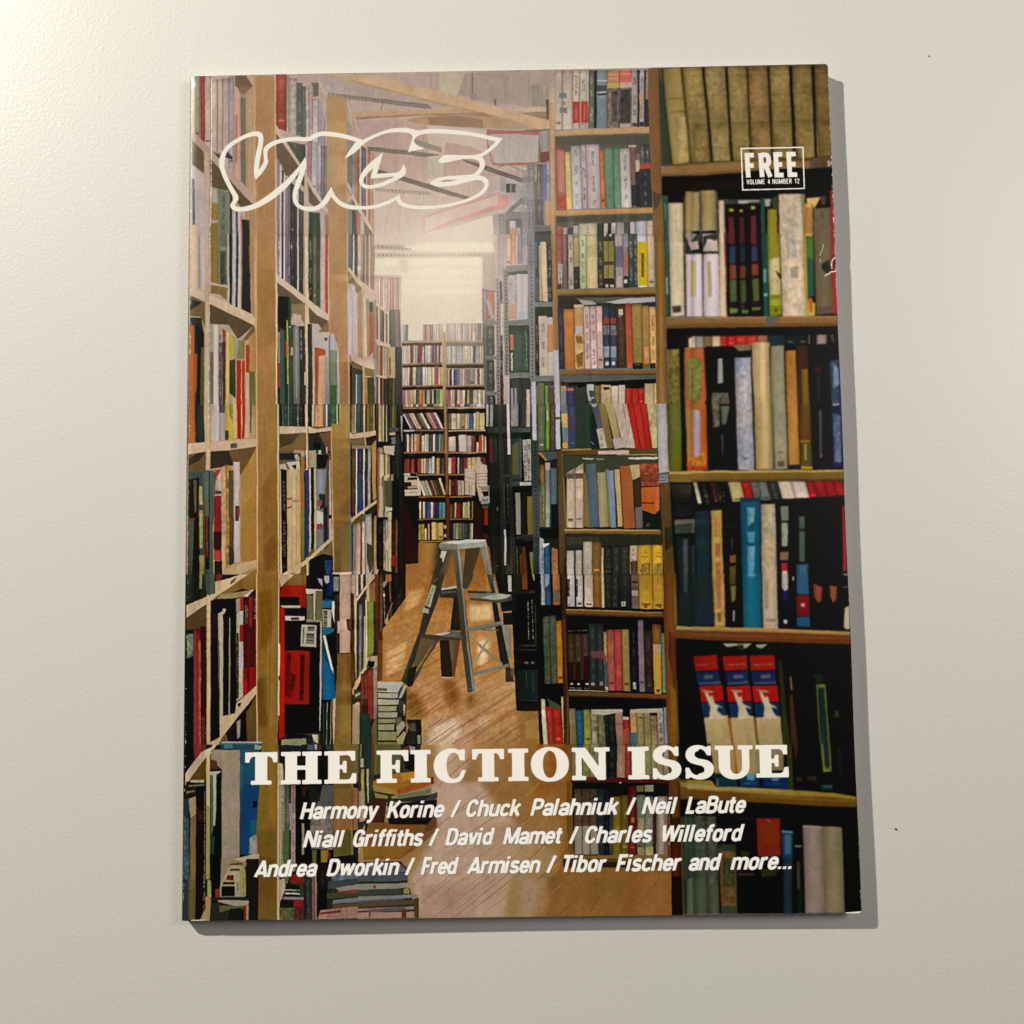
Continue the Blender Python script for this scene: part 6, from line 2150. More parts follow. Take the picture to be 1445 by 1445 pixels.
L 6c706c 6 1195 1205 1215 1205
''')
DATA.append('''
@ 496 1050 250
P 9c7646 0 0 1445 0 1445 1445 0 1445
P 9a7444 570 0 1445 0 1445 300 900 400 570 300
P bc9c80 700 0 1000 0 940 200 860 330 700 400
P b69a84 640 330 1100 300 1300 500 1400 800 1300 1420 550 1420 480 1100 620 850 700 640
P ae9078 1000 700 1445 600 1445 1400 1100 1420
P 8f7440 1300 1100 1445 900 1445 1400 1250 1420
P a88a78 560 1150 1050 1150 1000 1420 560 1420
P 946c38 1050 300 1445 300 1445 700 1200 520
B 9 0 0 1445 0 1445 1425 0 1425
L 6f4c2c 3.5 780 170 860 100
L 6f4c2c 3.5 700 350 980 100
L 7c5c44 3.5 640 720 1150 330
L 7c5c44 3.5 800 600 1260 330
L 7c5c44 3.5 760 850 1445 420
L 7c5c44 3.5 500 1150 620 1060
L 84634c 3.5 560 1300 900 1040
L 84634c 3.5 660 1420 1130 1080
L 7c5c40 3.5 830 1420 1445 920
L 7c5c40 3.5 1060 1300 1445 1000
L 84603c 3.5 1300 1400 1445 1280
L b08c5c 3 1100 200 1300 60
L a88050 3 1160 400 1445 180
L 7c5830 3 1100 120 1180 60
K 987458 3 8 640 1000 1000 740 90 40
K 8a6850 3 8 600 1240 900 1000 95 30
L 946c50 3 1130 860 1400 640
# left bottom
P 7c5224 100 640 700 620 700 700 560 830 400 930 100 940
P 87601c 110 820 500 830 400 920 100 930
P 6c4028 620 560 700 590 690 680 600 720
P 2c2a1c 0 0 570 0 520 330 300 460 150 620 30 960 0 940
P 3c4428 0 0 75 0 75 220 0 300
P 8c8c50 75 0 85 0 85 100 75 110
P 233433 108 0 165 0 175 460 130 500 120 200
P 9c9c94 75 115 105 112 105 185 78 188
P 9c8c54 80 200 105 200 108 480 85 500
P a8a078 125 200 145 200 145 470 135 480
P 2c4038 150 120 175 120 178 380 155 400
P 78341c 168 0 180 0 185 250 178 300
P 5c6428 185 0 215 0 215 250 190 250
P 6c4034 20 330 50 340 60 640 30 640
P 9c7c6c 60 380 110 380 120 620 70 640
P b0a080 90 440 100 440 100 640 92 640
P 5c5428 0 330 18 330 20 640 0 640
P 2c2820 60 640 130 620 140 660 90 800 60 820
P 8c8458 0 600 25 610 25 900 0 900
P 9c8c68 20 880 110 650 115 680 60 900 30 950
P 1c1c14 0 640 20 660 60 860 20 940
P 505828 215 0 420 0 400 200 330 240 210 240
P 4c3c28 420 120 500 120 500 220 430 220
P 1c1810 400 0 570 0 560 100 520 220 440 200
P 9c9080 470 10 525 20 520 60 480 80
P 7c2c18 400 60 470 0 460 80 400 110
# orange book
P a06a20 330 240 500 220 670 265 672 320 640 330 380 420 180 335 180 300 300 260
P b87c2c 400 240 500 225 520 240 520 280 420 300
P 946c20 190 320 400 310 620 300 380 360
P 9c7c44 178 335 372 370 378 415 185 380
P 9c5418 380 360 640 300 672 300 672 322 380 418
P 6c2c10 640 270 672 265 675 320 655 325
P 8c7848 190 390 300 420 300 445 200 435
P 8c8464 320 425 560 370 640 340 655 355 650 405 560 425 420 440 330 440
P 6c6c54 370 420 650 365 652 395 560 420 400 438
P 2c2c28 290 445 420 440 640 410 700 390 705 430 600 480 300 500
P 8c8470 330 470 600 465 580 480 340 490
P 3c444c 600 450 680 395 705 395 700 440 610 490
P 1a0f0c 290 490 700 450 700 560 620 655 310 650 290 560
P 8c8470 268 490 300 500 300 540 270 535
P 44241c 165 450 290 450 270 640 150 640
P 14100f 300 570 620 560 625 650 310 650
# bottom stack
P 34302c 0 960 400 950 455 1000 460 1120 550 1420 0 1420
P 5c5c6c 0 980 380 960 440 1000 455 1040 0 1060 :n
P 4c5458 0 1040 460 1050 462 1110 0 1130
P 24301c 0 1120 460 1115 460 1135 0 1140
P 8c8474 0 1140 470 1130 485 1170 0 1190
P 8c4434 180 1150 205 1150 205 1175 180 1175
P 3c4434 0 1190 400 1180 420 1215 0 1235
P 8c8454 430 1180 470 1170 480 1220 430 1220
P 7c7c7c 0 1240 545 1225 545 1250 0 1275
P 4c5450 0 1275 420 1255 440 1270 0 1300
P 5c4428 0 1300 550 1270 550 1300 0 1330
P 8c7c6c 0 1340 540 1320 540 1345 0 1360
P 5c5854 140 1345 440 1325 440 1355 150 1370
P 9c7c6c 0 1370 550 1365 550 1415 0 1420
P 4c3c1c 510 1260 552 1250 552 1420 520 1420
P 6c2414 415 1350 450 1340 450 1415 415 1415
P 3c342c 150 1365 160 1365 160 1410 150 1410
@ 256 1050 250
P 13110d 20 0 1445 0 1445 1445 10 1445
P 14181a 20 0 200 0 200 400 20 400
P 7c2a34 100 0 200 0 200 60 110 130
P 1c1c18 40 0 100 0 110 130 45 200
P 5c441c 40 280 200 110 205 300 40 320
P bba88c 165 60 200 40 295 0 255 0 205 100 30 340 30 240
P bba88c 205 50 280 0 290 0 235 80 230 100 205 100
P 9c9c84 70 290 185 285 190 310 80 310 :n
P 24241c 40 300 190 320 190 440 25 440
P 6c6c58 60 330 190 320 190 335 60 345
P 6c6c58 40 380 110 370 115 385 40 400
P 28343a 20 440 65 440 70 1445 8 1445
P 405058 20 600 65 600 65 1100 15 1100 :n
P 9c8464 60 440 120 420 125 560 75 600
P 7c6440 75 600 125 560 120 1100 70 1100
P 6c5c38 62 1100 120 1100 120 1430 58 1430
P 5c5430 62 1180 118 1180 118 1430 58 1430
P 1c100f 125 340 195 350 200 1430 118 1430 :n
P 34181c 130 520 190 540 190 640 130 620 :n
P b8a078 203 100 235 80 238 500 232 1100 205 1100
P 8c8c50 206 500 238 500 236 1100 206 1100
P 8c8c54 215 1100 245 1110 250 1240 215 1260
P 9c7c54 200 1240 250 1245 235 1435 150 1435 170 1390 200 1350
S b0a888 2.5 192 380 195 1430
P 8c7c6c 240 40 480 40 480 930 330 940 330 200 240 130
P 968878 330 45 480 45 475 930 340 935 330 500
P 5c3020 235 120 290 130 300 200 235 200
P b0aca0 235 220 300 215 325 210 300 250 240 250
P 4c5c48 240 250 265 250 265 750 240 750
P a0a494 262 250 290 250 290 480 278 660 262 660
P 10120f 290 240 330 230 330 1150 300 1170 240 1100 240 760 285 640
P 2c3c2c 235 740 275 750 270 900 240 880
P 0c0b0c 290 560 332 560 332 1150 290 1160
P 8c7c6c 330 930 480 900 400 980 320 1160
P 1c3c50 320 0 600 0 640 10 640 50 480 45 330 45
P 3c6c88 350 0 420 0 420 30 350 30
P 8c949c 600 0 660 10 650 40 600 40
P 184c6c 478 40 640 40 625 900 485 905
P 14406c 500 330 625 330 620 640 560 900 490 900 495 500
P 245c70 480 150 510 180 500 380 485 380
P 0c1824 585 460 620 460 620 515 585 515
P 145868 560 620 625 600 620 730 570 760
P 8c8c84 560 760 620 730 625 890 555 890 :n
P 0c1014 485 895 600 895 600 915 485 915
P 7f6420 660 0 800 0 790 1430 628 1430 630 900 615 700 640 300
P 745820 620 700 780 700 790 1430 630 1430
P 8a6a24 700 0 790 0 785 700 700 600
P 6c4c18 640 900 780 950 785 1300 640 1200
B 5 660 0 800 0 790 1430 628 1430 630 900 615 700 640 300
P a89c84 590 890 640 890 640 935 540 930 500 1000 410 970 430 935
P 1a1612 540 930 635 930 630 1430 555 1430 555 1250 530 1100
P 8c8050 415 935 540 960 530 1000 410 990
P 9c947c 400 985 520 990 525 1240 320 1240 320 1140
P 5c3420 420 970 500 965 500 980 415 985
P 5c2c20 400 1015 480 1012 480 1030 400 1030
P 5c2018 380 1065 430 1065 430 1110 370 1100
P 3c2418 350 1120 440 1120 440 1140 340 1140
P 0f0e0c 335 1155 440 1155 440 1235 330 1235
P 8c8854 480 1020 530 1010 530 1235 485 1235
S 4c3c20 2.5 465 1120 465 1230
S 4c3c20 2.5 508 1040 508 1230
P 7c3020 280 1180 320 1170 320 1240 280 1250
P 1f241a 245 1245 555 1240 555 1265 245 1275
P 9c907c 300 1265 550 1270 555 1290 530 1315 310 1310
P 242c24 245 1290 310 1280 480 1330 490 1430 235 1430
P 5c5c34 310 1310 520 1315 500 1340 380 1350 320 1370
P 141814 400 1340 490 1330 500 1430 380 1430 :n
P 5c2418 510 1310 535 1310 535 1430 515 1430
P 8c7c54 530 1310 555 1300 555 1430 535 1430
# shelf right bay
P b8a080 785 150 800 150 805 1430 785 1430
R 330 330 1080 1000 0 800:9c8c70:-180 825:7c7c60:-0 850:5c5c4c:0 885:1c1a18 895:8c7070 915:8c7c6c 935:14100f 1000
S c8bca0 2.5 826 340 830 1000
P b0a484 795 150 830 160 835 330 800 330
P 4c5c38 830 700 885 700 885 1080 835 1080
P 8c7c8c 880 480 900 480 900 700 885 700
P a08c84 905 560 935 560 925 1030 900 1040 :t
P a89878 800 1100 880 1080 870 1130 810 1290 795 1300
P 6c5c40 835 1000 890 1000 880 1110 850 1140
P 0c0b0a 935 330 1040 330 1060 1000 935 1050
P 8c8464 985 640 1005 640 1005 900 985 900
P 50544c 1150 330 1245 330 1240 860 1060 850 1050 640 1100 500 1140 400
P 6c645c 1060 560 1240 560 1240 860 1060 850 :n
P 8c7470 1060 660 1195 660 1195 720 1060 720
P 4c4c38 1040 100 1100 100 1100 200 1045 180 :n
P 1c1c1a 1030 340 1140 330 1130 460 1060 470 :n
P 3c1c14 985 340 1030 340 1020 400 990 450
P 7c5c24 1245 50 1405 50 1405 560 1245 560
P 946838 1245 560 1400 560 1405 900 1245 920
P 6c6428 1245 700 1400 700 1400 900 1245 920
P 8c5c48 1405 350 1445 360 1445 700 1405 700
P 7c5c24 1230 0 1400 0 1400 50 1250 50
P 5c5c40 1400 0 1445 0 1445 300 1405 300
P 7c7c70 880 0 980 0 980 20 880 20
P 141414 795 0 980 10 980 55 1020 50 800 60
R 0 0 45 40 0 1025:50647c 1085:a8a080 1110:2c3418:0 1150:14140f:0 1180:3c4c28 1220:2c2820 1245
P 0f0d0a 1050 860 1240 870 1230 1150 1000 1100
P 5c6428 1070 860 1110 860 1100 960 1070 960
P 8a7024 1140 860 1205 860 1165 1170 1140 1170
P 7c2418 1200 880 1220 880 1215 930 1200 930
R 960 960 1430 1430 10 890:7c2018:100 960:2c1c1c 1010:24302c:100 1060:6c4c48 1085:8c6c64 1105:14100f 1200
P 7c1c10 890 1060 1010 1050 1010 1130 890 1120
P 2c3c2c 855 1130 1000 1130 1000 1430 830 1430
P 141612 860 1130 970 1150 970 1240 850 1240
P b0b0a8 850 1205 970 1212 970 1225 850 1220
P a8a8a0 850 1180 970 1185 970 1193 850 1190
P 8c747c 835 1240 1000 1245 1000 1265 830 1262
P 8a1420 920 1270 995 1270 985 1320 930 1320
P 14140f 810 1270 920 1270 920 1330 810 1330
P 5c5c38 810 1330 930 1330 920 1430 805 1430 :n
P 5c2420 930 1320 1000 1320 1000 1430 930 1430 :n
P 0a0909 1110 1180 1240 1170 1230 1340 1110 1350
R 1030 1000 1430 1430 0 1190:22281e 1300:22281e 1445
P 5c6070 1230 1060 1445 1030 1445 1090 1230 1120 :n
P 3c4444 1200 1120 1445 1090 1445 1140 1200 1180
P 8c8478 1260 1170 1445 1140 1445 1180 1290 1200
P 7c4030 1270 1200 1445 1180 1445 1210 1270 1225
P 3c442c 1190 1210 1445 1215 1445 1240 1190 1260
P 6c7478 1240 1270 1445 1245 1445 1285 1240 1300
P 5c4428 1240 1305 1445 1290 1445 1320 1240 1340
P 9c7464 1140 1350 1445 1320 1445 1420 1120 1425 :n
P 6c2c20 1140 1370 1300 1350 1300 1370 1140 1385
@ 736 1050 250
P 8c5c24 0 0 1445 0 1445 1445 0 1445
P 9a7038 0 300 350 300 330 1000 0 1250
P a08058 0 700 300 900 200 1400 0 1400
P a88e74 0 1050 150 1150 100 1410 0 1410
P 8c6430 200 1060 900 1060 800 1400 250 1400
P 946020 100 0 400 0 400 300 100 500
P 906028 250 300 400 280 390 650 300 620
P 84602a 500 1100 900 1100 800 1300 550 1320
P 946434 1000 1060 1200 1060 1220 1400 950 1400
B 9 0 0 1445 0 1445 1420 0 1420
L b88c58 4 40 420 160 300
L 704818 4 0 650 100 560
L b08454 4 0 660 130 540
L b08454 4 130 680 220 600
L 6c4418 4 0 1010 370 640
L b88c5c 4 0 1020 380 650
L 5c3814 4 150 1100 400 840
L b88c60 4 0 1285 300 1020
L b48858 4 160 1310 330 1140
L 6f4a1c 4 300 1400 480 1250
L 6c4418 4 560 1380 650 1220
L 6c4418 4 1050 1210 1130 1080
L 84561c 4 760 1100 620 1260
L 7f5420 4 930 1340 1030 1230
L 7c5420 4 370 1130 210 1260
L 84602c 4 720 1370 850 1230
# bookcase
P 6c4c14 370 300 440 300 440 910 390 910 370 650
P 5c3c14 340 920 380 905 1240 900 1240 1010 360 1010 335 960
P 7c5824 360 912 900 910 900 935 360 935
P 7c6038 620 905 1200 900 1200 950 620 930
P 3c2410 345 940 430 940 430 1010 345 1000
P 2c1c10 640 960 900 960 900 1010 640 1000
P 0b0a08 405 0 1205 0 1205 905 430 905
R 0 0 290 290 0 405:6c5c34:0 460:1c4c70:0 500:7c7838:0 560:6c6848:0:n 640:5c5438:0:n 700:14181c 780:8c6c54 850:84281c 895:3c646c 925:846c44 1000:7c7c50 1060:8c8454 1100:8c7c50 1160:8c8478:0 1205
P 4c1814 405 270 900 275 1200 300 1205 325 900 315 405 310
P 6c241c 405 270 600 270 600 290 405 290
P a89c84 800 310 820 310 820 350 805 355
P 0a0908 415 318 1205 330 1205 440 415 440
R 365 365 905 905 0 430:4c3c2c:0:n 495:4c3828:0:n 560:4c382c:0:n 622:20282c:0 680:14181c:0 720:2c3438:60 745:6c5c18:60 815:5c4c18:50 875:5c1610:-25 945:5c6850:50 1010:687058:60 1075:3c1418:70 1100:8c7c6c:60 1195
P 8c8474 435 670 495 668 500 900 440 900
P 8c8070 500 668 560 668 562 900 505 900
P 8c8070 565 668 620 668 632 900 568 900
P 6c5c34 940 340 1002 338 1002 390 942 390
P 8c8470 1008 335 1078 335 1080 392 1010 392
P 12100c 745 330 870 330 870 415 745 420
P 8c7a60 950 600 1005 600 1005 720 950 720 :n
P 7c7c6c 1015 600 1075 600 1075 720 1015 720 :n
P 8c8054 950 840 1005 840 1005 905 950 905 :n
P 9c9464 1015 840 1075 830 1080 905 1015 905 :n
P 9c6044 895 600 925 600 925 640 895 640
P 786c5c 1100 440 1195 440 1185 905 1105 905
P 9c8c7c 1120 440 1170 440 1160 900 1120 900
P 6c3818 1195 550 1225 550 1225 930 1195 920
L b8a090 8 1205 800 1210 825
L b8a090 7 1202 605 1204 612
P 34200c 1205 300 1300 300 1320 1400 1230 1400 1220 900
P 5c3814 1200 250 1280 280 1290 600 1230 600
P 4c1c10 1230 800 1290 800 1290 1100 1235 1100
P 1c130c 1230 1080 1310 1080 1320 1395 1230 1395
P 64481c 1290 290 1445 300 1445 460 1300 450
P 887440 1290 310 1445 320 1445 370 1300 350
P 0a0b08 1300 450 1445 460 1445 600 1300 600
P 3c4c38 1310 590 1445 585 1445 1390 1330 1390
P 243424 1310 590 1330 590 1350 1390 1335 1390
P 2c3424 1400 600 1415 600 1425 1390 1410 1390
P 1c1a14 1230 0 1445 0 1445 290 1290 290
P 6c4418 1205 0 1270 0 1280 290 1210 290
@ 970 1050 250
P 080807 0 0 1370 0 1420 1380 0 1385
P 9c8450 190 0 370 0 410 240 220 240
P a88c54 375 0 500 0 540 240 410 240
P 8c7c54 500 0 600 0 600 240 530 240
P 7c6c54 600 0 790 0 790 220 680 220
P 8c5414 370 0 388 0 412 240 398 240
P 1c2024 190 240 420 240 410 350 240 350
P 5c6c6c 240 290 255 270 265 345 245 345
P 12343c 250 270 400 280 410 345 260 345
P 143c5c 430 240 590 240 590 350 430 345
P 5c8c9c 480 240 560 240 545 300 490 295
P 102c54 610 270 820 265 820 370 620 350
P 4c6c94 680 268 760 268 740 305 690 300
S 4c7c9c 3 465 325 550 325
S 3c5c8c 3 660 325 780 325
P 343c1c 790 0 850 0 870 380 820 370 825 260
P 3c2418 860 0 910 0 900 110 880 110
P 2c2c24 890 270 940 270 940 310 890 310 :n
P 3c3430 980 260 1060 260 1060 310 980 300 :n
P 6c7434 1085 0 1170 0 1185 230 1110 235
P 24302c 1115 0 1155 0 1165 180 1145 215 1125 180
P 1c3434 1090 330 1190 330 1190 380 1090 380
P 3c4c50 1110 340 1190 340 1180 360 1120 360
P 24241f 1220 20 1270 20 1270 280 1240 270
P 94782f 0 290 200 300 240 350 420 350 800 370 1200 400 1380 430 1382 455 1200 440 800 420 400 400 0 370
P a08c58 0 320 240 350 600 365 900 395 600 385 0 360
P 684818 0 370 400 395 800 420 1382 455 1385 520 1100 510 600 480 0 450
P 7c5820 500 410 800 420 1382 455 1382 480 800 450 500 430
P 080806 0 455 600 485 1100 515 1385 525 1390 700 900 650 200 580 0 560
P 3c4c34 0 580 240 590 240 650 260 900 260 1385 0 1385
R 580 600 1385 1385 30 0:34443a:0:n 50:44483c:0:n 150:44483c:0:n 240
P 24302a 50 580 60 580 70 1385 60 1385
P 2c3024 155 590 165 590 180 1385 170 1385
P 2f3c2c 0 850 50 850 60 1385 0 1385
P 5c6854 0 1100 40 1100 45 1380 30 1385 0 1385
P 444c38 80 1050 165 1050 165 1385 80 1385
P 4c4c3c 185 1150 260 1150 265 1385 190 1385
P 343c2c 260 820 400 820 400 900 260 900 :n
P 6c4c24 260 870 400 880 410 1320 280 1320
P 3c3c24 295 930 390 930 390 1180 290 1170 :n
P 644828 290 1190 400 1180 400 1300 290 1300 :n
P 3c4428 280 1320 410 1320 415 1380 280 1380
P 100f0e 400 600 560 600 570 900 580 1385 415 1385
P 1f2020 400 600 550 600 550 620 400 625
P 2c3018 440 870 520 880 500 940 440 930
P 3c2c28 415 1050 555 1055 550 1075 415 1075
P 7c241c 562 605 760 605 765 915 580 920
P 7c3014 590 650 740 650 740 820 600 820
S a88c84 8 650 628 675 630
P 2c3414 600 1020 740 1020 730 1080 610 1085
P 1c3c54 765 700 865 705 865 930 775 940
P 24303c 780 930 865 930 860 1385 785 1385
P 5c7c8c 770 705 865 715 865 730 770 722
P 3c6078 790 740 850 740 850 900 795 900
L 8c9494 14 875 835 935 835
P 1c2220 880 950 940 950 950 1380 900 1380
P 443e38 895 960 915 960 920 1180 900 1180
P 84746a 940 660 1100 670 1120 1380 965 1380
P 4c5444 940 700 950 700 965 1100 958 1100
P 7c7054 1100 670 1265 680 1290 1380 1125 1380
P 968878 950 665 1095 672 1096 690 952 685
P 6c6044 1098 680 1115 680 1135 1380 1120 1380
P 070707 1275 640 1395 600 1420 1378 1300 1380
''')

for d_ in DATA: run_data(d_)

def srgb2lin(a): return np.where(a <= 0.04045, a/12.92, ((a+0.055)/1.055)**2.4)
def lin2srgb(a):
    a = np.clip(a, 0, 1); return np.where(a <= 0.0031308, a*12.92, 1.055*a**(1/2.4)-0.055)

# nothing in a real shelf is ruler-straight: nudge every edge a little
wx = np.clip(0.22*N_MID+0.6*np.roll(N_BIG, 331, 0), -2, 2)*.8
wy = np.clip(0.22*np.roll(N_MID, (517, 211), (0, 1))+0.6*N_BIG, -2, 2)*.8
yi = np.clip(np.arange(CH)[:, None]+np.rint(wy), 0, CH-1).astype(np.int32)
xi = np.clip(np.arange(CW)[None, :]+np.rint(wx), 0, CW-1).astype(np.int32)
canvas = canvas[yi, xi]
del wx, wy, yi, xi
# even out the colour steps where the drawing was taken down in separate tiles
def seam(pos, ax):
    global canvas
    C = canvas if ax == 0 else canvas.transpose(1, 0, 2)
    p = int((pos-(Y0 if ax == 0 else X0))*SC)
    a_ = C[p-7*SC:p-SC//2].mean(0); b_ = C[p+1:p+7*SC].mean(0)
    d = b_-a_
    for _ in range(2): d = blur1(d, 15, 0)
    d = np.clip(d, -.14, .14)/2
    n = 70*SC
    k = np.exp(-np.arange(n)/(24*SC)).astype(np.float32)[:, None, None]
    hi = min(n, C.shape[0]-p); lo = min(n, p)
    C[p:p+hi] -= d[None]*k[:hi]
    C[p-lo:p] += d[None]*k[:lo][::-1]
for q in (330, 570, 810, 1050): seam(q, 0)
for q in (496, 736, 976): seam(q, 1)
canvas = np.clip(canvas, 0, 1)
for ax_ in (0, 1, 0, 1):              # the softness of the printed photograph
    canvas = blur1(canvas, 3, ax_)
# its near shelf on the right is out of focus, and its far lights bloom
gx = (np.arange(CW)/SC+X0)[None, :]; gy = (np.arange(CH)/SC+Y0)[:, None]
x_cut = int((915-X0)*SC)
soft = canvas[:, x_cut:]
for ax_ in (0, 1, 0, 1): soft = blur1(soft, 7, ax_)
wm = np.clip((gx[:, x_cut:]-928-(gy-90)*.019)/10, 0, 1)[..., None].astype(np.float32)
canvas[:, x_cut:] = canvas[:, x_cut:]*(1-wm)+soft*wm
gl = np.exp(-(((gx-625)/190)**2+((gy-345)/170)**2)).astype(np.float32)[..., None]
top_ = np.exp(-((gy-90)/230)**2-((gx-560)/330)**2).astype(np.float32)[..., None]
veil = 0.15*top_
canvas = canvas*(1-veil)+np.array([.76, .68, .64], np.float32)*veil
canvas = canvas+(np.array([.97, .91, .84], np.float32)-canvas)*np.clip(0.24*gl+0.50*np.exp(-(((gx-620)/75)**2+((gy-375)/85)**2))[..., None], 0, 1).astype(np.float32)
far = (np.clip((gx-560)/10, 0, 1)*np.clip((692-gx)/10, 0, 1)*np.clip((gy-440)/20, 0, 1)*np.clip((690-gy)/120, 0, 1)).astype(np.float32)[..., None]
fm = canvas.mean(2, keepdims=True)*np.array([1.06, 1.0, .92], np.float32)
canvas = canvas*(1-.38*far)+fm*.38*far
g_ = canvas.mean(2, keepdims=True); canvas = g_+(canvas-g_)*0.91
# the crisp local contrast of the reproduction
loc = canvas
for ax_ in (0, 1, 0, 1): loc = blur1(loc, 9, ax_)
canvas = np.clip(canvas+(0.12+0.26*np.clip((gy-300)/300, 0, 1)).astype(np.float32)[..., None]*(canvas-loc), 0, 1)
del loc
ex = (1.03+0.11*np.clip((gy-480)/330, 0, 1)).astype(np.float32)[..., None]
canvas = np.clip(canvas+(0.003*N_MID+0.002*N_STREAK+0.005*N_FINE)[..., None]*(1.1-canvas), 0, 1)
canvas = canvas**ex*np.array([1.005, .995, .965], np.float32)
draw_masthead(hexc('efe6d4'))
draw_badge(hexc('efe6d8'))
draw_title(hexc('f0e7d8'))
draw_names(hexc('efe6da'), hexc('3c3024'))

# wear at the spine hinge, the edges and the small tear
def wear(pts, w, n, col=hexc('efe6d6'), jit=0.35):
    for i in range(n):
        f0 = rng.random(); j = min(int(f0*(len(pts)-1)), len(pts)-2); f = f0*(len(pts)-1)-j
        x = pts[j][0]+(pts[j+1][0]-pts[j][0])*f+rng.normal(0, jit)
        y = pts[j][1]+(pts[j+1][1]-pts[j][1])*f
        ww = w*rng.uniform(.5, 1.3); l = rng.uniform(.5, 5)
        fill([[(x, y), (x+ww, y), (x+ww*.8, y+l), (x+.1, y+l)]], col, 'flat')
wear([(297.3, 108), (297.0, 250), (295.5, 330), (293, 650)], .9, 150, jit=.22)
wear([(297.3, 108), (297.0, 230)], 1.0, 90, jit=.2)
wear([(293, 650), (288.5, 1180), (287.2, 1296)], .5, 60, hexc('9a8c78'), .25)
wear([(269.0, 107), (267.6, 500)], .6, 90, jit=.4)
wear([(268.0, 500), (258.5, 1290)], .6, 60, jit=.2)
wear([(270, 108), (273, 120)], .8, 40, jit=1.3)
wear([(1167.0, 110), (1178.6, 388), (1183.5, 480)], .8, 120, jit=.35)
wear([(1183.5, 480), (1216, 1285)], .6, 70, jit=.25)
for q in ('1218 205 1200 215 1187 240 1184 280', '1130 362 1145 348 1165 342 1180 325 1225 322', '1118 90 1108 130 1095 160 1085 190', '1090 215 1088 245', '1185 285 1190 300'):
    v = [float(z) for z in q.split()]
    P_ = [(976+v[i]*240/1445, 330+v[i+1]*240/1445) for i in range(0, len(v), 2)]
    for a, b in zip(P_[:-1], P_[1:]):
        fill([quadline(a, b, 0.7 if v[0] in (1118.0, 1090.0) else 1.5)], hexc('efe4da'), 'flat')
fill([[(1192.5, 1288), (1216, 1286), (1216.5, 1290), (1196, 1290)]], hexc('e0d4c6'), 'flat')
fill([[(270, 1297.2), (290, 1296.6), (291, 1298), (270, 1299.4)]], hexc('c8baa6'), 'flat')
for ax_ in (0, 1): canvas = blur1(canvas, 2, ax_)

# resample from the measured perspective to the flat cover (u to the right, v up)
TW, TH = 2100, 2717
uu = ((np.arange(TW)+.5)/TW-.5)*W_MM
tex = np.zeros((TH, TW, 4), np.float32); tex[..., 3] = 1
for r0 in range(0, TH, 256):
    rr = np.arange(r0, min(TH, r0+256)); vv = ((rr+.5)/TH-.5)*H_MM
    Xg, Yg = np.meshgrid(uu, vv)
    q = np.einsum('ij,jkl->ikl', C2P, np.stack([Xg, Yg, np.ones_like(Xg)]))
    px = np.clip((q[0]/q[2]-X0)*SC-.5, 0, CW-2.001); py = np.clip((q[1]/q[2]-Y0)*SC-.5, 0, CH-2.001)
    ix, iy = px.astype(int), py.astype(int); fx, fy = (px-ix)[..., None], (py-iy)[..., None]
    c = (canvas[iy, ix]*(1-fx)+canvas[iy, ix+1]*fx)*(1-fy)+(canvas[iy+1, ix]*(1-fx)+canvas[iy+1, ix+1]*fx)*fy
    # the colours above were read off the photograph; the exposure under the lamp turns them into ink reflectance
    un, vn = Xg/(W_MM/2), Yg/(H_MM/2)
    lin = srgb2lin(c)
    pass
    for ch in range(3):
        k = EXPO[ch]
        e = k[0]+k[1]*un+k[2]*vn+k[3]*un*vn+k[4]*vn*vn+k[5]*un*un
        b_ = GLOSS[ch]; sp = b_[0]+b_[1]*un+b_[2]*vn+b_[3]*un*vn+b_[4]*vn*vn+b_[5]*un*un
        lin[..., ch] = (lin[..., ch]-sp)/e
    lin = np.clip(lin, 0.0008, 0.97)
    # print grain
    grain = 1+0.03*rng.standard_normal(lin.shape[:2])[..., None]
    tex[rr[0]:rr[-1]+1, :, :3] = lin2srgb(lin*grain)
if CALIB: tex[..., :3] = lin2srgb(np.float32(CALIB))
img = bpy.data.images.new('cover_print', TW, TH, alpha=False)
img.colorspace_settings.name = 'sRGB'
img.pixels.foreach_set(tex.ravel())
img.update(); img.pack()

# ------------------------------------------------------------------ materials
def mat(name):
    m = bpy.data.materials.new(name); m.use_nodes = True
    nt = m.node_tree; return m, nt, nt.nodes['Principled BSDF']
def node(nt, typ, **kw):
    n = nt.nodes.new(typ)
    for k_, v_ in kw.items(): setattr(n, k_, v_)
    return n
# white melamine tabletop with its orange-peel relief
m_table, nt, bs = mat('white_melamine')
tc = node(nt, 'ShaderNodeTexCoord')
n1 = node(nt, 'ShaderNodeTexNoise'); n1.inputs['Scale'].default_value = 900; n1.inputs['Detail'].default_value = 2.5; n1.inputs['Roughness'].default_value = .55; n1.inputs['Distortion'].default_value = .6
n2 = node(nt, 'ShaderNodeTexNoise'); n2.inputs['Scale'].default_value = 6; n2.inputs['Detail'].default_value = 3
nt.links.new(tc.outputs['Object'], n1.inputs['Vector']); nt.links.new(tc.outputs['Object'], n2.inputs['Vector'])
bp = node(nt, 'ShaderNodeBump'); bp.inputs['Strength'].default_value = TABLE_BUMP; bp.inputs['Distance'].default_value = .0004
nt.links.new(n1.outputs['Fac'], bp.inputs['Height']); nt.links.new(bp.outputs['Normal'], bs.inputs['Normal'])
cr = node(nt, 'ShaderNodeValToRGB')
cr.color_ramp.elements[0].position = .3; cr.color_ramp.elements[0].color = (.618, .604, .566, 1)
cr.color_ramp.elements[1].position = .7; cr.color_ramp.elements[1].color = (.634, .612, .582, 1)
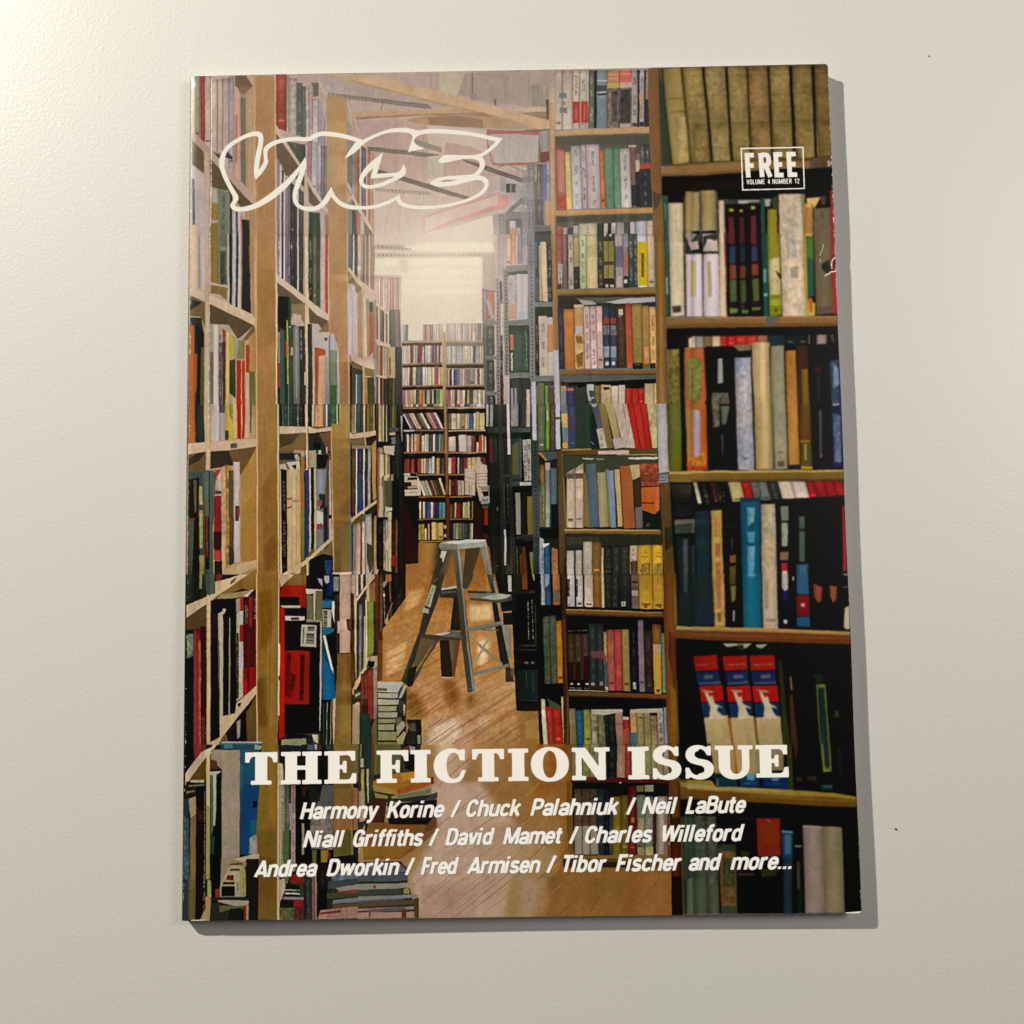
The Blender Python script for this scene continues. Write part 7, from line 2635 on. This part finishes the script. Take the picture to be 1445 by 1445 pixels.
nt.links.new(n2.outputs['Fac'], cr.inputs['Fac']); nt.links.new(cr.outputs['Color'], bs.inputs['Base Color'])
bs.inputs['Roughness'].default_value = .36; bs.inputs['IOR'].default_value = 1.45
# glossy cover: ink from the drawn print, slight coat
m_cover, nt, bs = mat('printed_cover_stock')
uvn = node(nt, 'ShaderNodeUVMap'); uvn.uv_map = 'UVMap'
it = node(nt, 'ShaderNodeTexImage'); it.image = img; it.interpolation = 'Linear'
nt.links.new(uvn.outputs['UV'], it.inputs['Vector']); nt.links.new(it.outputs['Color'], bs.inputs['Base Color'])
nz = node(nt, 'ShaderNodeTexNoise'); nz.inputs['Scale'].default_value = 900; nz.inputs['Detail'].default_value = 3
tc = node(nt, 'ShaderNodeTexCoord'); nt.links.new(tc.outputs['Object'], nz.inputs['Vector'])
bp = node(nt, 'ShaderNodeBump'); bp.inputs['Strength'].default_value = .05; bp.inputs['Distance'].default_value = .0002
nt.links.new(nz.outputs['Fac'], bp.inputs['Height']); nt.links.new(bp.outputs['Normal'], bs.inputs['Normal'])
bs.inputs['Roughness'].default_value = .34; bs.inputs['IOR'].default_value = 1.33
# paper
def paper(name, col, rough=.75):
    m, nt, bs = mat(name)
    n = node(nt, 'ShaderNodeTexNoise'); n.inputs['Scale'].default_value = 400
    tc = node(nt, 'ShaderNodeTexCoord'); nt.links.new(tc.outputs['Object'], n.inputs['Vector'])
    r = node(nt, 'ShaderNodeValToRGB')
    r.color_ramp.elements[0].color = tuple(c*.92 for c in col)+(1,); r.color_ramp.elements[1].color = tuple(min(1, c*1.05) for c in col)+(1,)
    nt.links.new(n.outputs['Fac'], r.inputs['Fac']); nt.links.new(r.outputs['Color'], bs.inputs['Base Color'])
    bs.inputs['Roughness'].default_value = rough
    return m
m_page = paper('page_paper', (.74, .72, .67))
m_white = paper('cover_stock_edge', (.80, .78, .73))
m_back = paper('back_cover_stock', (.10, .08, .07), .4)
m_spine = paper('spine_stock', (.16, .12, .09), .4)
m_speck = paper('crumb_brown', (.05, .025, .015))
m_lint = paper('crumb_grey', (.22, .20, .17))

def link(name, me, m, parent=None):
    o = bpy.data.objects.new(name, me); S.collection.objects.link(o)
    for mm in (m if isinstance(m, (list, tuple)) else [m]):
        if mm.name not in [x.name for x in me.materials]: me.materials.append(mm)
    if parent: o.parent = parent
    return o

# ------------------------------------------------------------------ the tabletop
me = bpy.data.meshes.new('tabletop')
bm = bmesh.new()
bmesh.ops.create_cube(bm, size=1)
for v in bm.verts: v.co = Vector((v.co.x*2.4, v.co.y*1.8, (v.co.z-.5)*.028))
bmesh.ops.bevel(bm, geom=bm.edges[:], offset=.002, segments=3, affect='EDGES')
bm.to_mesh(me); bm.free()
table = link('tabletop', me, m_table); table['kind'] = 'structure'
table.location = (0.1, 0.0, 0)

# ------------------------------------------------------------------ the magazine
mag = bpy.data.objects.new('magazine', None); S.collection.objects.link(mag)
mag.empty_display_size = .05
mag['label'] = 'glossy magazine lying flat, its cover a photo of tall bookshelves with a stepladder'
mag['category'] = 'magazine'

def edge_x(y, side):
    """outline of a sheet: right edge with a small nick, as in the photograph"""
    x = W_MM/2
    if side > 0:
        x -= .00035*math.exp(-((y-.0735)/.0016)**2)
        x += .00012*math.sin(y*90)
    return x*side
def sheet(name, z0, th, m, nx=2, ny=40, dx=0.0, dy=0.0, shrink=0.0, zf=None, uv=False, nick=True, rc=.0011, side_mat=None):
    bm = bmesh.new(); uvl = bm.loops.layers.uv.new('UVMap')
    xs = np.linspace(-1, 1, nx+1); e_ = [1-rc/H_MM*2*q for q in (.06, .15, .3, .5, .75, 1.0)] if ny > 20 else []
    ys = np.array(sorted(list(np.linspace(-1, 1, ny+1))+e_+[-q for q in e_])); ny = len(ys)-1
    H2 = H_MM/2-shrink
    top = []; bot = []
    for yv in ys:
        rt = []; rb_ = []
        y = yv*H2
        for xv in xs:
            xr = (edge_x(y, 1) if nick else W_MM/2)-shrink; xl = -W_MM/2+shrink*.2
            # rounded outer corners
            d = H2-abs(y)
            if d < rc: xr -= rc-math.sqrt(max(0, rc*rc-(rc-d)**2))
            x = xl+(xr-xl)*(xv+1)/2
            z = z0+(zf(x, y) if zf else 0)
            rt.append(bm.verts.new((x+dx, y+dy, z+th))); rb_.append(bm.verts.new((x+dx, y+dy, z)))
        top.append(rt); bot.append(rb_)
    def face(vs, mi=0):
        f = bm.faces.new(vs); f.smooth = False; f.material_index = mi
        for l in f.loops:
            l[uvl].uv = ((l.vert.co.x-dx)/W_MM+.5, (l.vert.co.y-dy)/H_MM+.5)
        return f
    for j in range(ny):
        for i in range(nx):
            f = face([top[j][i], top[j][i+1], top[j+1][i+1], top[j+1][i]]); f.smooth = True
            face([bot[j][i], bot[j+1][i], bot[j+1][i+1], bot[j][i+1]], 1 if side_mat else 0)
    si = 1 if side_mat else 0
    for i in range(nx):
        face([bot[0][i], bot[0][i+1], top[0][i+1], top[0][i]], si)
        face([bot[ny][i+1], bot[ny][i], top[ny][i], top[ny][i+1]], si)
    for j in range(ny):
        face([bot[j+1][0], bot[j][0], top[j][0], top[j+1][0]], si)
        face([bot[j][nx], bot[j+1][nx], top[j+1][nx], top[j][nx]], si)
    bm.normal_update()
    for e in bm.edges:
        if len(e.link_faces) == 2 and e.link_faces[0].normal.angle(e.link_faces[1].normal, 0) > .5: e.smooth = False
    me = bpy.data.meshes.new(name); bm.to_mesh(me); bm.free()
    return link(name, me, [m, side_mat] if side_mat else m, mag)

TH_C = .00022
def relief(x, y):
    """hinge crease beside the spine, and the faint wave of the cover sheet"""
    d = x+W_MM/2
    z = -.00010*math.exp(-((d-.0067)/.0006)**2)
    z -= .00045*max(0, 1-d/.0012)**2
    z += .00020*math.sin(x*31+1)*math.sin(y*23+2)*min(1, d/.02)
    return z
front = sheet('front_cover', H_TOP-TH_C, TH_C, m_cover, nx=150, ny=130, zf=relief, side_mat=m_white)
back = sheet('back_cover', .00005, TH_C, m_back, nx=2, ny=12, side_mat=m_white, nick=False)
N_PG = 22
z_lo, z_hi = .00005+TH_C+.00003, H_TOP-TH_C-.00062
for i in range(N_PG):
    th = (z_hi-z_lo)/N_PG
    rr_ = random.Random(i)
    pg = sheet('page', z_lo+i*th, th*.9, m_page, nx=1, ny=60 if i > 17 else 8, dx=rr_.uniform(-.0003, .00005), dy=rr_.uniform(-.00015, .00015), shrink=.0004, nick=i > 17)
# square spine strip, glued along the left edge
bm = bmesh.new(); bmesh.ops.create_cube(bm, size=1)
for v in bm.verts: v.co = Vector((-W_MM/2-.00006+v.co.x*.0003, v.co.y*(H_MM-.0002), (.00005+(H_TOP-.0006-.00005)*(v.co.z+.5))))
me = bpy.data.meshes.new('spine'); bm.to_mesh(me); bm.free()
link('spine', me, m_spine, mag)

# ------------------------------------------------------------------ two specks on the tabletop
def speck(name, px, py, size, m, label, seed):
    q = P2C @ np.array([px, py, 1.0]); c = q[:2]/q[2]
    cx, cy, cz = cpos[0], cpos[1], cpos[2]+H_TOP       # follow the sight line from the cover plane down to the table
    k = cz/(cz-H_TOP); x = cx+(c[0]-cx)*k; y = cy+(c[1]-cy)*k
    bm = bmesh.new(); bmesh.ops.create_icosphere(bm, subdivisions=2, radius=size/2)
    r = random.Random(seed)
    for v in bm.verts: v.co = v.co*(1+r.uniform(-.3, .3)); v.co.z = v.co.z*.55; v.co.x *= 1.5
    me = bpy.data.meshes.new(name); bm.to_mesh(me); bm.free()
    o = link(name, me, m); o.location = (x, y, size*.2); o.rotation_euler.z = -.5
    o['label'] = label; o['category'] = 'crumb'
speck('crumb', 1265, 1171, .00055, m_speck, 'tiny dark brown speck on the white tabletop beside the magazine\'s lower right corner', 3)
speck('crumb', 1310, 80, .00045, m_lint, 'tiny grey fleck on the white tabletop beyond the magazine\'s upper right corner', 5)
